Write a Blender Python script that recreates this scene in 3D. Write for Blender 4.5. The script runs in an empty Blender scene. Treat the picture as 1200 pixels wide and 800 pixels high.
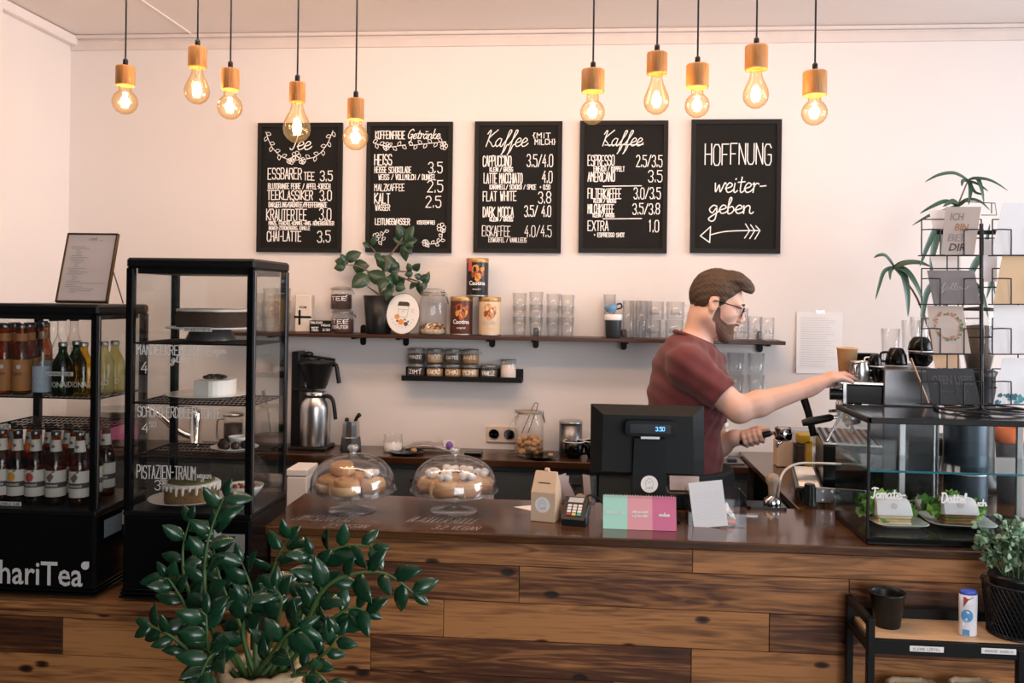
import bpy, math, random
import numpy as np
from mathutils import Vector, Matrix

# ------------------------------------------------------------------ camera, light, exposure
SC = bpy.context.scene
COL = SC.collection
F, HZ, YAW, ROLL, CZ = 1000.0, 350.0, math.atan(.082), .0133, 1.70
cam = bpy.data.cameras.new('camera')
cam.sensor_width = 36; cam.lens = 36 * F / 1200; cam.shift_y = -(400 - HZ) / 1200
cam.clip_start = .05
camo = bpy.data.objects.new('camera', cam); COL.objects.link(camo)
camo.matrix_world = Matrix.Translation((0, 0, CZ)) @ Matrix.Rotation(YAW, 4, 'Z') @ Matrix.Rotation(math.pi / 2, 4, 'X') @ Matrix.Rotation(ROLL, 4, 'Z')
SC.camera = camo
SC.view_settings.view_transform = 'Standard'; SC.view_settings.look = 'None'
SC.view_settings.exposure = 0.0; SC.view_settings.gamma = 1; SC.view_settings.use_curve_mapping = False
SC.cycles.use_denoising = True
SC.cycles.max_bounces = 14; SC.cycles.transparent_max_bounces = 40; SC.cycles.transmission_bounces = 8
SC.cycles.caustics_refractive = False; SC.cycles.caustics_reflective = False
SC.cycles.sample_clamp_indirect = 6
W = bpy.data.worlds.new('world'); SC.world = W; W.use_nodes = True
W.node_tree.nodes['Background'].inputs[0].default_value = (.80, .88, 1, 1)
W.node_tree.nodes['Background'].inputs[1].default_value = 1.0

def area(name, loc, target, sx, sy, power, col):
    l = bpy.data.lights.new(name, 'AREA'); l.shape = 'RECTANGLE'; l.size = sx; l.size_y = sy
    l.energy = power; l.color = col
    o = bpy.data.objects.new(name, l); COL.objects.link(o); o.location = loc
    o.rotation_euler = (Vector(target) - Vector(loc)).to_track_quat('-Z', 'Y').to_euler()
    return o
area('window_daylight', (5.0, 2.25, 2.0), (0, 2.8, 1.3), 3.2, 2.4, 280, (.90, .93, 1))
area('shopfront_daylight', (1.7, -2.35, 1.75), (.8, 3, 1.1), 2.6, 2.0, 100, (.98, .98, 1))
area('added_overhead_strip', (-.35, 2.9, 2.98), (-.35, 4.3, 1.2), 2.9, .25, 23, (1, .72, .54))  # added warm strip without a fixture, strengthens wall light and shelf shadow
BULB_POWER = 3.9

CA, SA = math.cos(YAW), math.sin(YAW)
cr, sr = math.cos(ROLL), math.sin(ROLL)
def ray(px, py):
    u, v = px - 600, HZ - py
    a, b = (u * cr - v * sr) / F, (u * sr + v * cr) / F
    return Vector((CA * a - SA, SA * a + CA, b))
def at(px, py, Y):                      # the point at depth Y seen at a pixel
    d = ray(px, py); t = Y / d.y
    return Vector((d.x * t, Y, CZ + d.z * t))
def onz(px, py, Z):                     # the point at height Z seen at a pixel
    d = ray(px, py); t = (Z - CZ) / d.z
    return Vector((d.x * t, d.y * t, Z))
def mpp(px, Y):                         # metres per pixel there
    return Y / ray(px, HZ).y / F
R_ = math.radians
rnd = random.Random(7)

# ------------------------------------------------------------------ mesh builder
class B:
    def __init__(s): s.v = []; s.f = []; s.m = []; s.s = []; s.a = []; s.cur = 0.0
    def add(s, vs, fs, mi=0, sm=False, M=None):
        n = len(s.v)
        if M is not None: vs = [M @ Vector(p) for p in vs]
        s.v.extend([tuple(p) for p in vs])
        for f in fs:
            s.f.append(tuple(i + n for i in f)); s.m.append(mi); s.s.append(sm); s.a.append(s.cur)
        return s
    def box(s, c, d, b=0.0, mi=0, M=None):
        x, y, z = d[0] / 2, d[1] / 2, d[2] / 2
        b = min(b, x * .9, y * .9, z * .9)
        if b <= 0:
            vs = [(i * x, j * y, k * z) for i in (-1, 1) for j in (-1, 1) for k in (-1, 1)]
            fs = [(0, 1, 3, 2), (4, 6, 7, 5), (0, 4, 5, 1), (2, 3, 7, 6), (0, 2, 6, 4), (1, 5, 7, 3)]
        else:
            vs = []; ix = {}
            for i in (-1, 1):
                for j in (-1, 1):
                    for k in (-1, 1):
                        for ax in range(3):
                            ix[i, j, k, ax] = len(vs)
                            vs.append((i * (x - (0 if ax == 0 else b)), j * (y - (0 if ax == 1 else b)), k * (z - (0 if ax == 2 else b))))
            fs = []
            for q in (-1, 1):
                r = [(-1, -1), (1, -1), (1, 1), (-1, 1)]
                if q < 0: r = r[::-1]
                fs.append([ix[q, p[0], p[1], 0] for p in r])
                fs.append([ix[p[1], q, p[0], 1] for p in r])
                fs.append([ix[p[0], p[1], q, 2] for p in r])
            for p in (-1, 1):
                for q in (-1, 1):
                    e = [(ix[-1, p, q, 1], ix[1, p, q, 1], ix[1, p, q, 2], ix[-1, p, q, 2]),
                         (ix[p, -1, q, 2], ix[p, 1, q, 2], ix[p, 1, q, 0], ix[p, -1, q, 0]),
                         (ix[p, q, -1, 0], ix[p, q, 1, 0], ix[p, q, 1, 1], ix[p, q, -1, 1])]
                    for f in e: fs.append(f if p * q > 0 else f[::-1])
            for i in (-1, 1):
                for j in (-1, 1):
                    for k in (-1, 1):
                        f = (ix[i, j, k, 0], ix[i, j, k, 1], ix[i, j, k, 2])
                        fs.append(f if i * j * k > 0 else f[::-1])
        T = Matrix.Translation(c)
        return s.add(vs, fs, mi, False, (M @ T) if M is not None else T)
    def lathe(s, prof, n=24, c=(0, 0, 0), mi=0, sm=True, M=None, cap=True, sx=1, sy=1):
        vs = []; fs = []
        for r, z in prof:
            for k in range(n):
                t = 2 * math.pi * k / n
                vs.append((c[0] + r * sx * math.cos(t), c[1] + r * sy * math.sin(t), c[2] + z))
        m = len(prof)
        for i in range(m - 1):
            for k in range(n):
                k2 = (k + 1) % n
                fs.append((i * n + k, i * n + k2, (i + 1) * n + k2, (i + 1) * n + k))
        s.add(vs, fs, mi, sm, M)
        if cap:
            for i, fl in ((0, True), (m - 1, False)):
                if prof[i][0] > 1e-5:
                    r = list(range(i * n, i * n + n))
                    b0 = len(s.v) - len(vs)
                    s.f.append(tuple(b0 + q for q in (r[::-1] if fl else r))); s.m.append(mi); s.s.append(False); s.a.append(s.cur)
        return s
    def cyl(s, p0, p1, r0, r1=None, n=16, mi=0, sm=True, cap=True, M=None):
        return s.tube([p0, p1], [r0, r0 if r1 is None else r1], n, mi, sm, cap, M)
    def tube(s, pts, r, n=8, mi=0, sm=True, cap=True, M=None, closed=False):
        P = [Vector(p) for p in pts]; m = len(P)
        rr = r if isinstance(r, (list, tuple)) else [r] * m
        vs = []; fs = []; nrm = None
        for i in range(m):
            a = P[(i - 1) % m] if (closed or i > 0) else P[i]
            b = P[(i + 1) % m] if (closed or i < m - 1) else P[i]
            t = (b - a).normalized()
            if nrm is None:
                h = Vector((0, 0, 1)) if abs(t.z) < .9 else Vector((1, 0, 0))
                nrm = t.cross(h).normalized()
            nrm = (nrm - t * nrm.dot(t))
            nrm = nrm.normalized() if nrm.length > 1e-6 else t.orthogonal().normalized()
            bn = t.cross(nrm)
            for k in range(n):
                q = 2 * math.pi * k / n
                vs.append(P[i] + (nrm * math.cos(q) + bn * math.sin(q)) * rr[i])
        for i in range(m if closed else m - 1):
            i2 = (i + 1) % m
            for k in range(n):
                k2 = (k + 1) % n
                fs.append((i * n + k, i * n + k2, i2 * n + k2, i2 * n + k))
        s.add(vs, fs, mi, sm, M)
        if cap and not closed:
            s.add(vs[:n], [tuple(range(n))[::-1]], mi, False, M); s.add(vs[-n:], [tuple(range(n))], mi, False, M)
        return s
    def ball(s, c, r, n=12, mi=0, M=None, jit=0, seed=0):
        if not isinstance(r, (tuple, list)): r = (r, r, r)
        rg = random.Random(seed); vs = []; fs = []; h = max(4, n // 2)
        for i in range(h + 1):
            t = math.pi * i / h
            for k in range(n):
                q = 2 * math.pi * k / n
                j = 1 + rg.uniform(-jit, jit) if 0 < i < h else 1
                vs.append((c[0] + r[0] * j * math.sin(t) * math.cos(q), c[1] + r[1] * j * math.sin(t) * math.sin(q), c[2] - r[2] * j * math.cos(t)))
        for i in range(h):
            for k in range(n):
                k2 = (k + 1) % n
                fs.append((i * n + k, i * n + k2, (i + 1) * n + k2, (i + 1) * n + k))
        return s.add(vs, fs, mi, True, M)
    def prism(s, out, z0, z1, mi=0, M=None, sm=False):
        n = len(out); vs = [(p[0], p[1], z0) for p in out] + [(p[0], p[1], z1) for p in out]
        fs = [(k, (k + 1) % n, n + (k + 1) % n, n + k) for k in range(n)]
        s.add(vs, fs, mi, sm, M)
        s.add(vs, [tuple(range(n))[::-1], tuple(range(n, 2 * n))], mi, False, M)
        return s
    def quad(s, a, b, c, d, mi=0): return s.add([a, b, c, d], [(0, 1, 2, 3)], mi)
    def build(s, name, mat, parent=None, loc=None, rot=None):
        me = bpy.data.meshes.new(name); me.from_pydata(s.v, [], s.f)
        me.polygons.foreach_set('use_smooth', s.s); me.polygons.foreach_set('material_index', s.m)
        for mm in (mat if isinstance(mat, (list, tuple)) else [mat]): me.materials.append(mm)
        if any(s.a):
            at_ = me.attributes.new('plank', 'FLOAT', 'FACE'); at_.data.foreach_set('value', s.a)
        me.update()
        o = bpy.data.objects.new(name, me); COL.objects.link(o)
        if parent is not None: o.parent = parent
        if loc is not None: o.location = loc
        if rot is not None: o.rotation_euler = rot
        return o

def RM(x=0, y=0, z=0, loc=(0, 0, 0)):
    return Matrix.Translation(loc) @ Matrix.Rotation(z, 4, 'Z') @ Matrix.Rotation(y, 4, 'Y') @ Matrix.Rotation(x, 4, 'X')
def rrect(w, h, r, n=5):
    p = []
    for cx, cy, a in ((w / 2 - r, h / 2 - r, 0), (-w / 2 + r, h / 2 - r, 90), (-w / 2 + r, -h / 2 + r, 180), (w / 2 - r, -h / 2 + r, 270)):
        for k in range(n):
            t = R_(a + 90 * k / (n - 1)); p.append((cx + r * math.cos(t), cy + r * math.sin(t)))
    return p
def tag(o, label, cat, group=None):
    o['label'] = label; o['category'] = cat
    if group: o['group'] = group
    return o
def thing(name, label, cat, loc, rz=0.0, group=None, rot=None):
    o = bpy.data.objects.new(name, None); COL.objects.link(o); o.location = loc
    o.empty_display_size = .05; o.rotation_euler = rot if rot else (0, 0, rz)
    return tag(o, label, cat, group)
def st(o): o['kind'] = 'structure'; return o
def dup(root, loc, label, rz=None, scale=None):
    r = root.copy(); COL.objects.link(r); r.location = loc; r['label'] = label
    if rz is not None: r.rotation_euler = (0, 0, rz)
    if scale: r.scale = scale
    def rec(a, b):
        for ch in list(a.children):
            c = ch.copy(); COL.objects.link(c); c.parent = b; rec(ch, c)
    rec(root, r)
    return r
def cat_(pts, n=6, closed=False):       # Catmull-Rom through points
    P = [Vector(p) for p in pts]; m = len(P); out = []
    for i in range(m if closed else m - 1):
        g = lambda k: P[k % m] if closed else P[min(max(k, 0), m - 1)]
        a, b, c, d = g(i - 1), g(i), g(i + 1), g(i + 2)
        for k in range(n):
            t = k / n
            out.append(.5 * (2 * b + (c - a) * t + (2 * a - 5 * b + 4 * c - d) * t * t + (3 * b - a - 3 * c + d) * t ** 3))
    if not closed: out.append(P[-1])
    return out
ORD = ['first', 'second', 'third', 'fourth', 'fifth', 'sixth', 'seventh', 'eighth', 'ninth', 'tenth', 'eleventh', 'twelfth']

# ------------------------------------------------------------------ materials
def nt(name):
    m = bpy.data.materials.new(name); m.use_nodes = True
    return m, m.node_tree, m.node_tree.nodes['Principled BSDF']
def lin(c):
    if isinstance(c, str):
        c = [int(c[i:i + 2], 16) / 255 for i in (0, 2, 4)]
        c = [x / 12.92 if x <= .04045 else ((x + .055) / 1.055) ** 2.4 for x in c]
    return tuple(c[:3])
def mk(name, col, rough=.5, metal=0, var=.08, scale=12, bump=0, bscale=60, coat=0, emis=0, sss=0, spec=.5, stretch=None, sheen=0):
    m, t, p = nt(name); c = lin(col); N = t.nodes; L = t.links
    tc = N.new('ShaderNodeTexCoord'); mp = N.new('ShaderNodeMapping'); L.new(tc.outputs['Object'], mp.inputs[0])
    if stretch: mp.inputs['Scale'].default_value = stretch
    nz = N.new('ShaderNodeTexNoise'); nz.inputs['Scale'].default_value = scale; nz.inputs['Detail'].default_value = 4
    L.new(mp.outputs[0], nz.inputs['Vector'])
    mx = N.new('ShaderNodeMix'); mx.data_type = 'RGBA'
    mx.inputs[6].default_value = (*[x * (1 - var) for x in c], 1); mx.inputs[7].default_value = (*[min(1, x * (1 + var)) for x in c], 1)
    L.new(nz.outputs[0], mx.inputs[0]); L.new(mx.outputs[2], p.inputs['Base Color'])
    p.inputs['Roughness'].default_value = rough; p.inputs['Metallic'].default_value = metal
    p.inputs['Specular IOR Level'].default_value = spec
    if coat: p.inputs['Coat Weight'].default_value = coat; p.inputs['Coat Roughness'].default_value = .08
    if sheen: p.inputs['Sheen Weight'].default_value = sheen
    if sss: p.inputs['Subsurface Weight'].default_value = sss; p.inputs['Subsurface Radius'].default_value = (.012, .004, .002); p.inputs['Subsurface Scale'].default_value = 1
    if emis: L.new(mx.outputs[2], p.inputs['Emission Color']); p.inputs['Emission Strength'].default_value = emis
    if bump:
        n2 = N.new('ShaderNodeTexNoise'); n2.inputs['Scale'].default_value = bscale; n2.inputs['Detail'].default_value = 5
        L.new(mp.outputs[0], n2.inputs['Vector'])
        bp = N.new('ShaderNodeBump'); bp.inputs['Strength'].default_value = bump; bp.inputs['Distance'].default_value = .004
        L.new(n2.outputs[0], bp.inputs['Height']); L.new(bp.outputs[0], p.inputs['Normal'])
    return m
def glass(name, tint=(1, 1, 1), edge=(.62, .65, .66), rough=.02, refl=.045, body=0.0, bcol=(1, 1, 1)):
    m, t, p = nt(name); N = t.nodes; L = t.links; N.remove(p)
    lw = N.new('ShaderNodeLayerWeight'); lw.inputs['Blend'].default_value = .5
    pw = N.new('ShaderNodeMath'); pw.operation = 'POWER'; pw.inputs[1].default_value = 4.5; L.new(lw.outputs['Facing'], pw.inputs[0])
    ml = N.new('ShaderNodeMath'); ml.operation = 'MULTIPLY_ADD'; ml.inputs[1].default_value = .75; ml.inputs[2].default_value = refl; L.new(pw.outputs[0], ml.inputs[0])
    p2 = N.new('ShaderNodeMath'); p2.operation = 'POWER'; p2.inputs[1].default_value = 2.2; L.new(lw.outputs['Facing'], p2.inputs[0])
    nz = N.new('ShaderNodeTexNoise'); nz.inputs['Scale'].default_value = 9
    mx = N.new('ShaderNodeMix'); mx.data_type = 'RGBA'; mx.inputs[6].default_value = (*tint, 1); mx.inputs[7].default_value = (*edge, 1); L.new(p2.outputs[0], mx.inputs[0])
    tr = N.new('ShaderNodeBsdfTransparent'); L.new(mx.outputs[2], tr.inputs[0])
    gl = N.new('ShaderNodeBsdfGlossy')
    rg = N.new('ShaderNodeMath'); rg.operation = 'MULTIPLY_ADD'; rg.inputs[1].default_value = .03; rg.inputs[2].default_value = rough; L.new(nz.outputs[0], rg.inputs[0])
    L.new(rg.outputs[0], gl.inputs['Roughness'])
    ms = N.new('ShaderNodeMixShader'); L.new(ml.outputs[0], ms.inputs[0]); L.new(tr.outputs[0], ms.inputs[1]); L.new(gl.outputs[0], ms.inputs[2])
    out = N['Material Output']
    if body:
        df = N.new('ShaderNodeBsdfDiffuse'); df.inputs[0].default_value = (*bcol, 1)
        m2 = N.new('ShaderNodeMixShader'); m2.inputs[0].default_value = body
        L.new(ms.outputs[0], m2.inputs[1]); L.new(df.outputs[0], m2.inputs[2]); L.new(m2.outputs[0], out.inputs[0])
    else: L.new(ms.outputs[0], out.inputs[0])
    return m
def wood(name, dark, mid, light, rough=.45, coat=0, axis=0, sc=1.0, knots=False, plank=False, bump=.15, ramp=(.12, .42, .82)):
    m, t, p = nt(name); N = t.nodes; L = t.links
    tc = N.new('ShaderNodeTexCoord'); mp = N.new('ShaderNodeMapping')
    s = [16 * sc, 16 * sc, 16 * sc]; s[axis] = 1.15 * sc
    mp.inputs['Scale'].default_value = s
    src = tc.outputs['Object']
    if plank:
        at_ = N.new('ShaderNodeAttribute'); at_.attribute_name = 'plank'
        cx = N.new('ShaderNodeCombineXYZ')
        for k, q in enumerate((3.7, 1.3, 2.9)):
            mm = N.new('ShaderNodeMath'); mm.operation = 'MULTIPLY'; mm.inputs[1].default_value = q; L.new(at_.outputs['Fac'], mm.inputs[0]); L.new(mm.outputs[0], cx.inputs[k])
        va = N.new('ShaderNodeVectorMath'); L.new(src, va.inputs[0]); L.new(cx.outputs[0], va.inputs[1]); src = va.outputs[0]
    L.new(src, mp.inputs[0])
    n1 = N.new('ShaderNodeTexNoise'); n1.inputs['Scale'].default_value = 1.1; n1.inputs['Detail'].default_value = 3; n1.inputs['Distortion'].default_value = .6; L.new(mp.outputs[0], n1.inputs['Vector'])
    m1 = N.new('ShaderNodeMath'); m1.operation = 'MULTIPLY'; m1.inputs[1].default_value = 16; L.new(n1.outputs[0], m1.inputs[0])
    fr = N.new('ShaderNodeMath'); fr.operation = 'PINGPONG'; fr.inputs[1].default_value = 1; L.new(m1.outputs[0], fr.inputs[0])
    n2 = N.new('ShaderNodeTexNoise'); n2.inputs['Scale'].default_value = 6; n2.inputs['Detail'].default_value = 8; L.new(mp.outputs[0], n2.inputs['Vector'])
    n3 = N.new('ShaderNodeTexNoise'); n3.inputs['Scale'].default_value = .55; n3.inputs['Detail'].default_value = 2; L.new(mp.outputs[0], n3.inputs['Vector'])
    a1 = N.new('ShaderNodeMath'); a1.operation = 'MULTIPLY_ADD'; a1.inputs[1].default_value = .17; L.new(fr.outputs[0], a1.inputs[0])
    a2 = N.new('ShaderNodeMath'); a2.operation = 'MULTIPLY_ADD'; a2.inputs[1].default_value = .50; L.new(n2.outputs[0], a2.inputs[0])
    a3 = N.new('ShaderNodeMath'); a3.operation = 'MULTIPLY_ADD'; a3.inputs[1].default_value = .85; a3.inputs[2].default_value = -.24; L.new(n3.outputs[0], a3.inputs[0])
    L.new(a3.outputs[0], a2.inputs[2]); L.new(a2.outputs[0], a1.inputs[2])
    val = a1.outputs[0]
    if plank:
        wn = N.new('ShaderNodeTexWhiteNoise'); wn.noise_dimensions = '1D'; L.new(at_.outputs['Fac'], wn.inputs['W'])
        a4 = N.new('ShaderNodeMath'); a4.operation = 'MULTIPLY_ADD'; a4.inputs[1].default_value = .36; L.new(wn.outputs[0], a4.inputs[0])
        a5 = N.new('ShaderNodeMath'); a5.operation = 'SUBTRACT'; a5.inputs[1].default_value = .16; L.new(val, a5.inputs[0]); L.new(a5.outputs[0], a4.inputs[2]); val = a4.outputs[0]
    if knots:
        sx = N.new('ShaderNodeSeparateXYZ'); L.new(src, sx.inputs[0]); c2 = N.new('ShaderNodeCombineXYZ')
        for k_, (o_, q_) in enumerate((('X', 3.1), ('Z', 6.2))):
            mq = N.new('ShaderNodeMath'); mq.operation = 'MULTIPLY'; mq.inputs[1].default_value = q_; L.new(sx.outputs[o_], mq.inputs[0]); L.new(mq.outputs[0], c2.inputs[k_])
        vo = N.new('ShaderNodeTexVoronoi'); vo.voronoi_dimensions = '2D'; vo.inputs['Scale'].default_value = 1; L.new(c2.outputs[0], vo.inputs['Vector'])
        mr = N.new('ShaderNodeMapRange'); mr.inputs[1].default_value = .025; mr.inputs[2].default_value = .085; mr.inputs[3].default_value = .55; mr.inputs[4].default_value = 0; L.new(vo.outputs['Distance'], mr.inputs[0])
        sc_ = N.new('ShaderNodeSeparateColor'); L.new(vo.outputs['Color'], sc_.inputs[0]); gt = N.new('ShaderNodeMath'); gt.operation = 'GREATER_THAN'; gt.inputs[1].default_value = .45; L.new(sc_.outputs[0], gt.inputs[0])
        mg = N.new('ShaderNodeMath'); mg.operation = 'MULTIPLY'; L.new(mr.outputs[0], mg.inputs[0]); L.new(gt.outputs[0], mg.inputs[1]); mr = mg
        sb = N.new('ShaderNodeMath'); sb.operation = 'SUBTRACT'; L.new(val, sb.inputs[0]); L.new(mr.outputs[0], sb.inputs[1]); val = sb.outputs[0]
    cr_ = N.new('ShaderNodeValToRGB'); e = cr_.color_ramp.elements
    e[0].position = ramp[0]; e[0].color = (*lin(dark), 1); e[1].position = ramp[2]; e[1].color = (*lin(light), 1)
    k = e.new(ramp[1]); k.color = (*lin(mid), 1)
    L.new(val, cr_.inputs[0]); L.new(cr_.outputs[0], p.inputs['Base Color'])
    p.inputs['Roughness'].default_value = rough
    if coat: p.inputs['Coat Weight'].default_value = coat; p.inputs['Coat Roughness'].default_value = .12
    bp = N.new('ShaderNodeBump'); bp.inputs['Strength'].default_value = bump; bp.inputs['Distance'].default_value = .003
    L.new(val, bp.inputs['Height']); L.new(bp.outputs[0], p.inputs['Normal'])
    return m

M_wall = mk('wall_paint', (.81, .75, .725), .85, var=.015, scale=3, bump=.06, bscale=45)
M_wallL = mk('side_wall_paint', (.88, .82, .79), .85, var=.015, scale=3, bump=.06, bscale=45)
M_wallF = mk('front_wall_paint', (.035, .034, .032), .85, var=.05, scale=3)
M_ceil = mk('ceiling_paint', (.90, .83, .80), .9, var=.02, scale=2)
M_floor = wood('floor_boards', '2a1b10', '4a3220', '6b4a30', .5, axis=0)
M_front = wood('counter_planks', '1d0e05', '57311a', 'b27a48', .5, axis=0, knots=True, plank=True, bump=.3, ramp=(.16, .44, .74))
M_top = wood('countertop_wood', '1f1108', '462a16', '74502f', .2, coat=.45, axis=0, sc=1.2, bump=.06)
M_shelf = wood('shelf_wood', '1e110a', '3a2114', '55331f', .4, axis=0)
M_back = wood('back_worktop_wood', '1d0f09', '38200f', '4f2f1b', .28, coat=.3, axis=0)
M_oak = wood('lamp_wood', '7d4a20', 'b0763c', 'd09a5c', .5, axis=2, sc=3)
M_ply = wood('birch_board', 'b48d66', 'd0a980', 'e3c29c', .5, axis=0)
M_black = mk('black_powder_coat', (.005, .0055, .006), .42, var=.2, spec=.25)
M_gloss = mk('black_gloss', (.003, .0033, .0037), .18, var=.2, spec=.22)
M_bplast = mk('black_plastic', (.008, .009, .010), .36, var=.15, spec=.3)
M_char = mk('charcoal_plastic', (.008, .010, .011), .5, var=.1, bump=.03, bscale=300, spec=.15)
M_bwire = mk('black_wire', (.010, .012, .016), .35, metal=.3)
M_steel = mk('brushed_steel', (.52, .52, .52), .28, metal=1, var=.06, stretch=(3, 3, 90))
M_dsteel = mk('dark_steel', (.20, .20, .21), .34, metal=1, var=.1, stretch=(40, 3, 3))
M_chrome = mk('chrome', (.72, .72, .72), .1, metal=1, var=.03)
M_alu = mk('aluminium', (.45, .46, .46), .4, metal=1, var=.08)
M_brass = mk('brass', (.52, .34, .13), .3, metal=1, var=.12)
M_white = mk('white_card', (.85, .83, .82), .7, var=.02)
M_paper = mk('white_paper', (.86, .85, .86), .85, var=.02)
M_porc = mk('white_porcelain', (.82, .80, .77), .2, var=.03)
M_kraft = mk('kraft_card', (.66, .48, .33), .8, var=.06, scale=80)
M_chalk = mk('chalk_marker', (.88, .86, .84), .8, var=.05, scale=90)
M_chalkd = mk('thin_chalk_marker', (.42, .41, .41), .8, var=.25, scale=120)
M_ink = mk('printed_ink', (.03, .03, .035), .7)
M_grey = mk('grey_ink', (.35, .34, .34), .7)
M_board = mk('blackboard', (.011, .010, .009), .75, var=.3, scale=6, spec=.2)
M_bframe = mk('board_frame', (.010, .009, .008), .6, var=.2, spec=.25)
M_leaf = mk('fig_leaf', (.022, .060, .030), .38, var=.35, scale=9, coat=.15)
M_zz = mk('glossy_leaf', (.008, .050, .021), .25, var=.5, scale=11, coat=.3)
M_stem = mk('green_stem', (.06, .13, .035), .45, var=.3)
M_drac = mk('strap_leaf', (.035, .085, .055), .4, var=.35, scale=6)
M_bark = mk('bark', (.16, .11, .07), .8, var=.3, bump=.4)
M_soil = mk('soil', (.02, .014, .010), .9, var=.4, bump=.5)
M_straw = mk('woven_straw', (.50, .36, .22), .8, var=.25, scale=40, bump=.4, bscale=90)
M_g = glass('clear_glass', (.985, .99, .99), (.55, .58, .60))
M_pane = glass('window_glass', (.96, .965, .96), (.7, .74, .73), refl=.03)
M_caseg = glass('case_glass', (.978, .986, .985), (.62, .74, .76), refl=.03)
M_edge = mk('glass_edge', (.03, .20, .26), .15, var=.1, coat=.5)
M_tglass = glass('tumbler_glass', (.994, .995, .995), (.74, .76, .78), refl=.045, body=.02)
M_acr = glass('acrylic', (.93, .94, .95), (.6, .63, .66), refl=.06)
# ------------------------------------------------------------------ lettering
GL = {'A': "00 26 40|12 32", 'B': "00 06 36 45 44 33 03|33 42 41 30 00", 'C': "45 36 16 05 01 10 30 41", 'D': "00 06 26 44 42 20 00",
 'E': "40 00 06 46|03 33", 'F': "00 06 46|03 33", 'G': "45 36 16 05 01 10 30 41 43 23", 'H': "00 06|40 46|03 43", 'I': "20 26", 'J': "36 31 20 10 01",
 'K': "00 06|46 03 40", 'L': "06 00 40", 'M': "00 06 23 46 40", 'N': "00 06 40 46", 'O': "16 05 01 10 30 41 45 36 16", 'P': "00 06 36 45 44 33 03",
 'Q': "16 05 01 10 30 41 45 36 16|22 40", 'R': "00 06 36 45 44 33 03|23 40", 'S': "45 36 16 05 04 13 33 42 41 30 10 01", 'T': "06 46|26 20",
 'U': "06 01 10 30 41 46", 'V': "06 20 46", 'W': "06 10 24 30 46", 'X': "06 40|00 46", 'Y': "06 23 46|23 20", 'Z': "06 46 00 40",
 '0': "16 05 01 10 30 41 45 36 16", '1': "15 26 20", '2': "05 16 36 45 44 00 40", '3': "05 16 36 45 44 33 23|33 42 41 30 10 01", '4': "36 02 42|34 30",
 '5': "46 06 04 34 43 41 30 10 01", '6': "45 36 16 05 01 10 30 41 42 33 03", '7': "06 46 10", '8': "13 04 05 16 36 45 44 33 13 02 01 10 30 41 42 33",
 '9': "01 10 30 41 45 36 16 05 04 13 43", '.': "20 21", ',': "21 10", '/': "00 46", '-': "13 33", '+': "13 33|22 24", '{': "36 26 24 13 22 20 30", '}': "16 26 24 33 22 20 10",
 'Ä': "00 26 40|12 32|17 18|37 38", 'Ü': "06 01 10 30 41 46|17 18|37 38", 'Ö': "16 05 01 10 30 41 45 36 16|17 18|37 38", ' ': ""}
WD = {'I': 1.2, '.': 1.2, ',': 1.4, ' ': 3, '1': 2.4, '-': 3, '{': 3, '}': 3, 'M': 4.6, 'W': 4.6}
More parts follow.
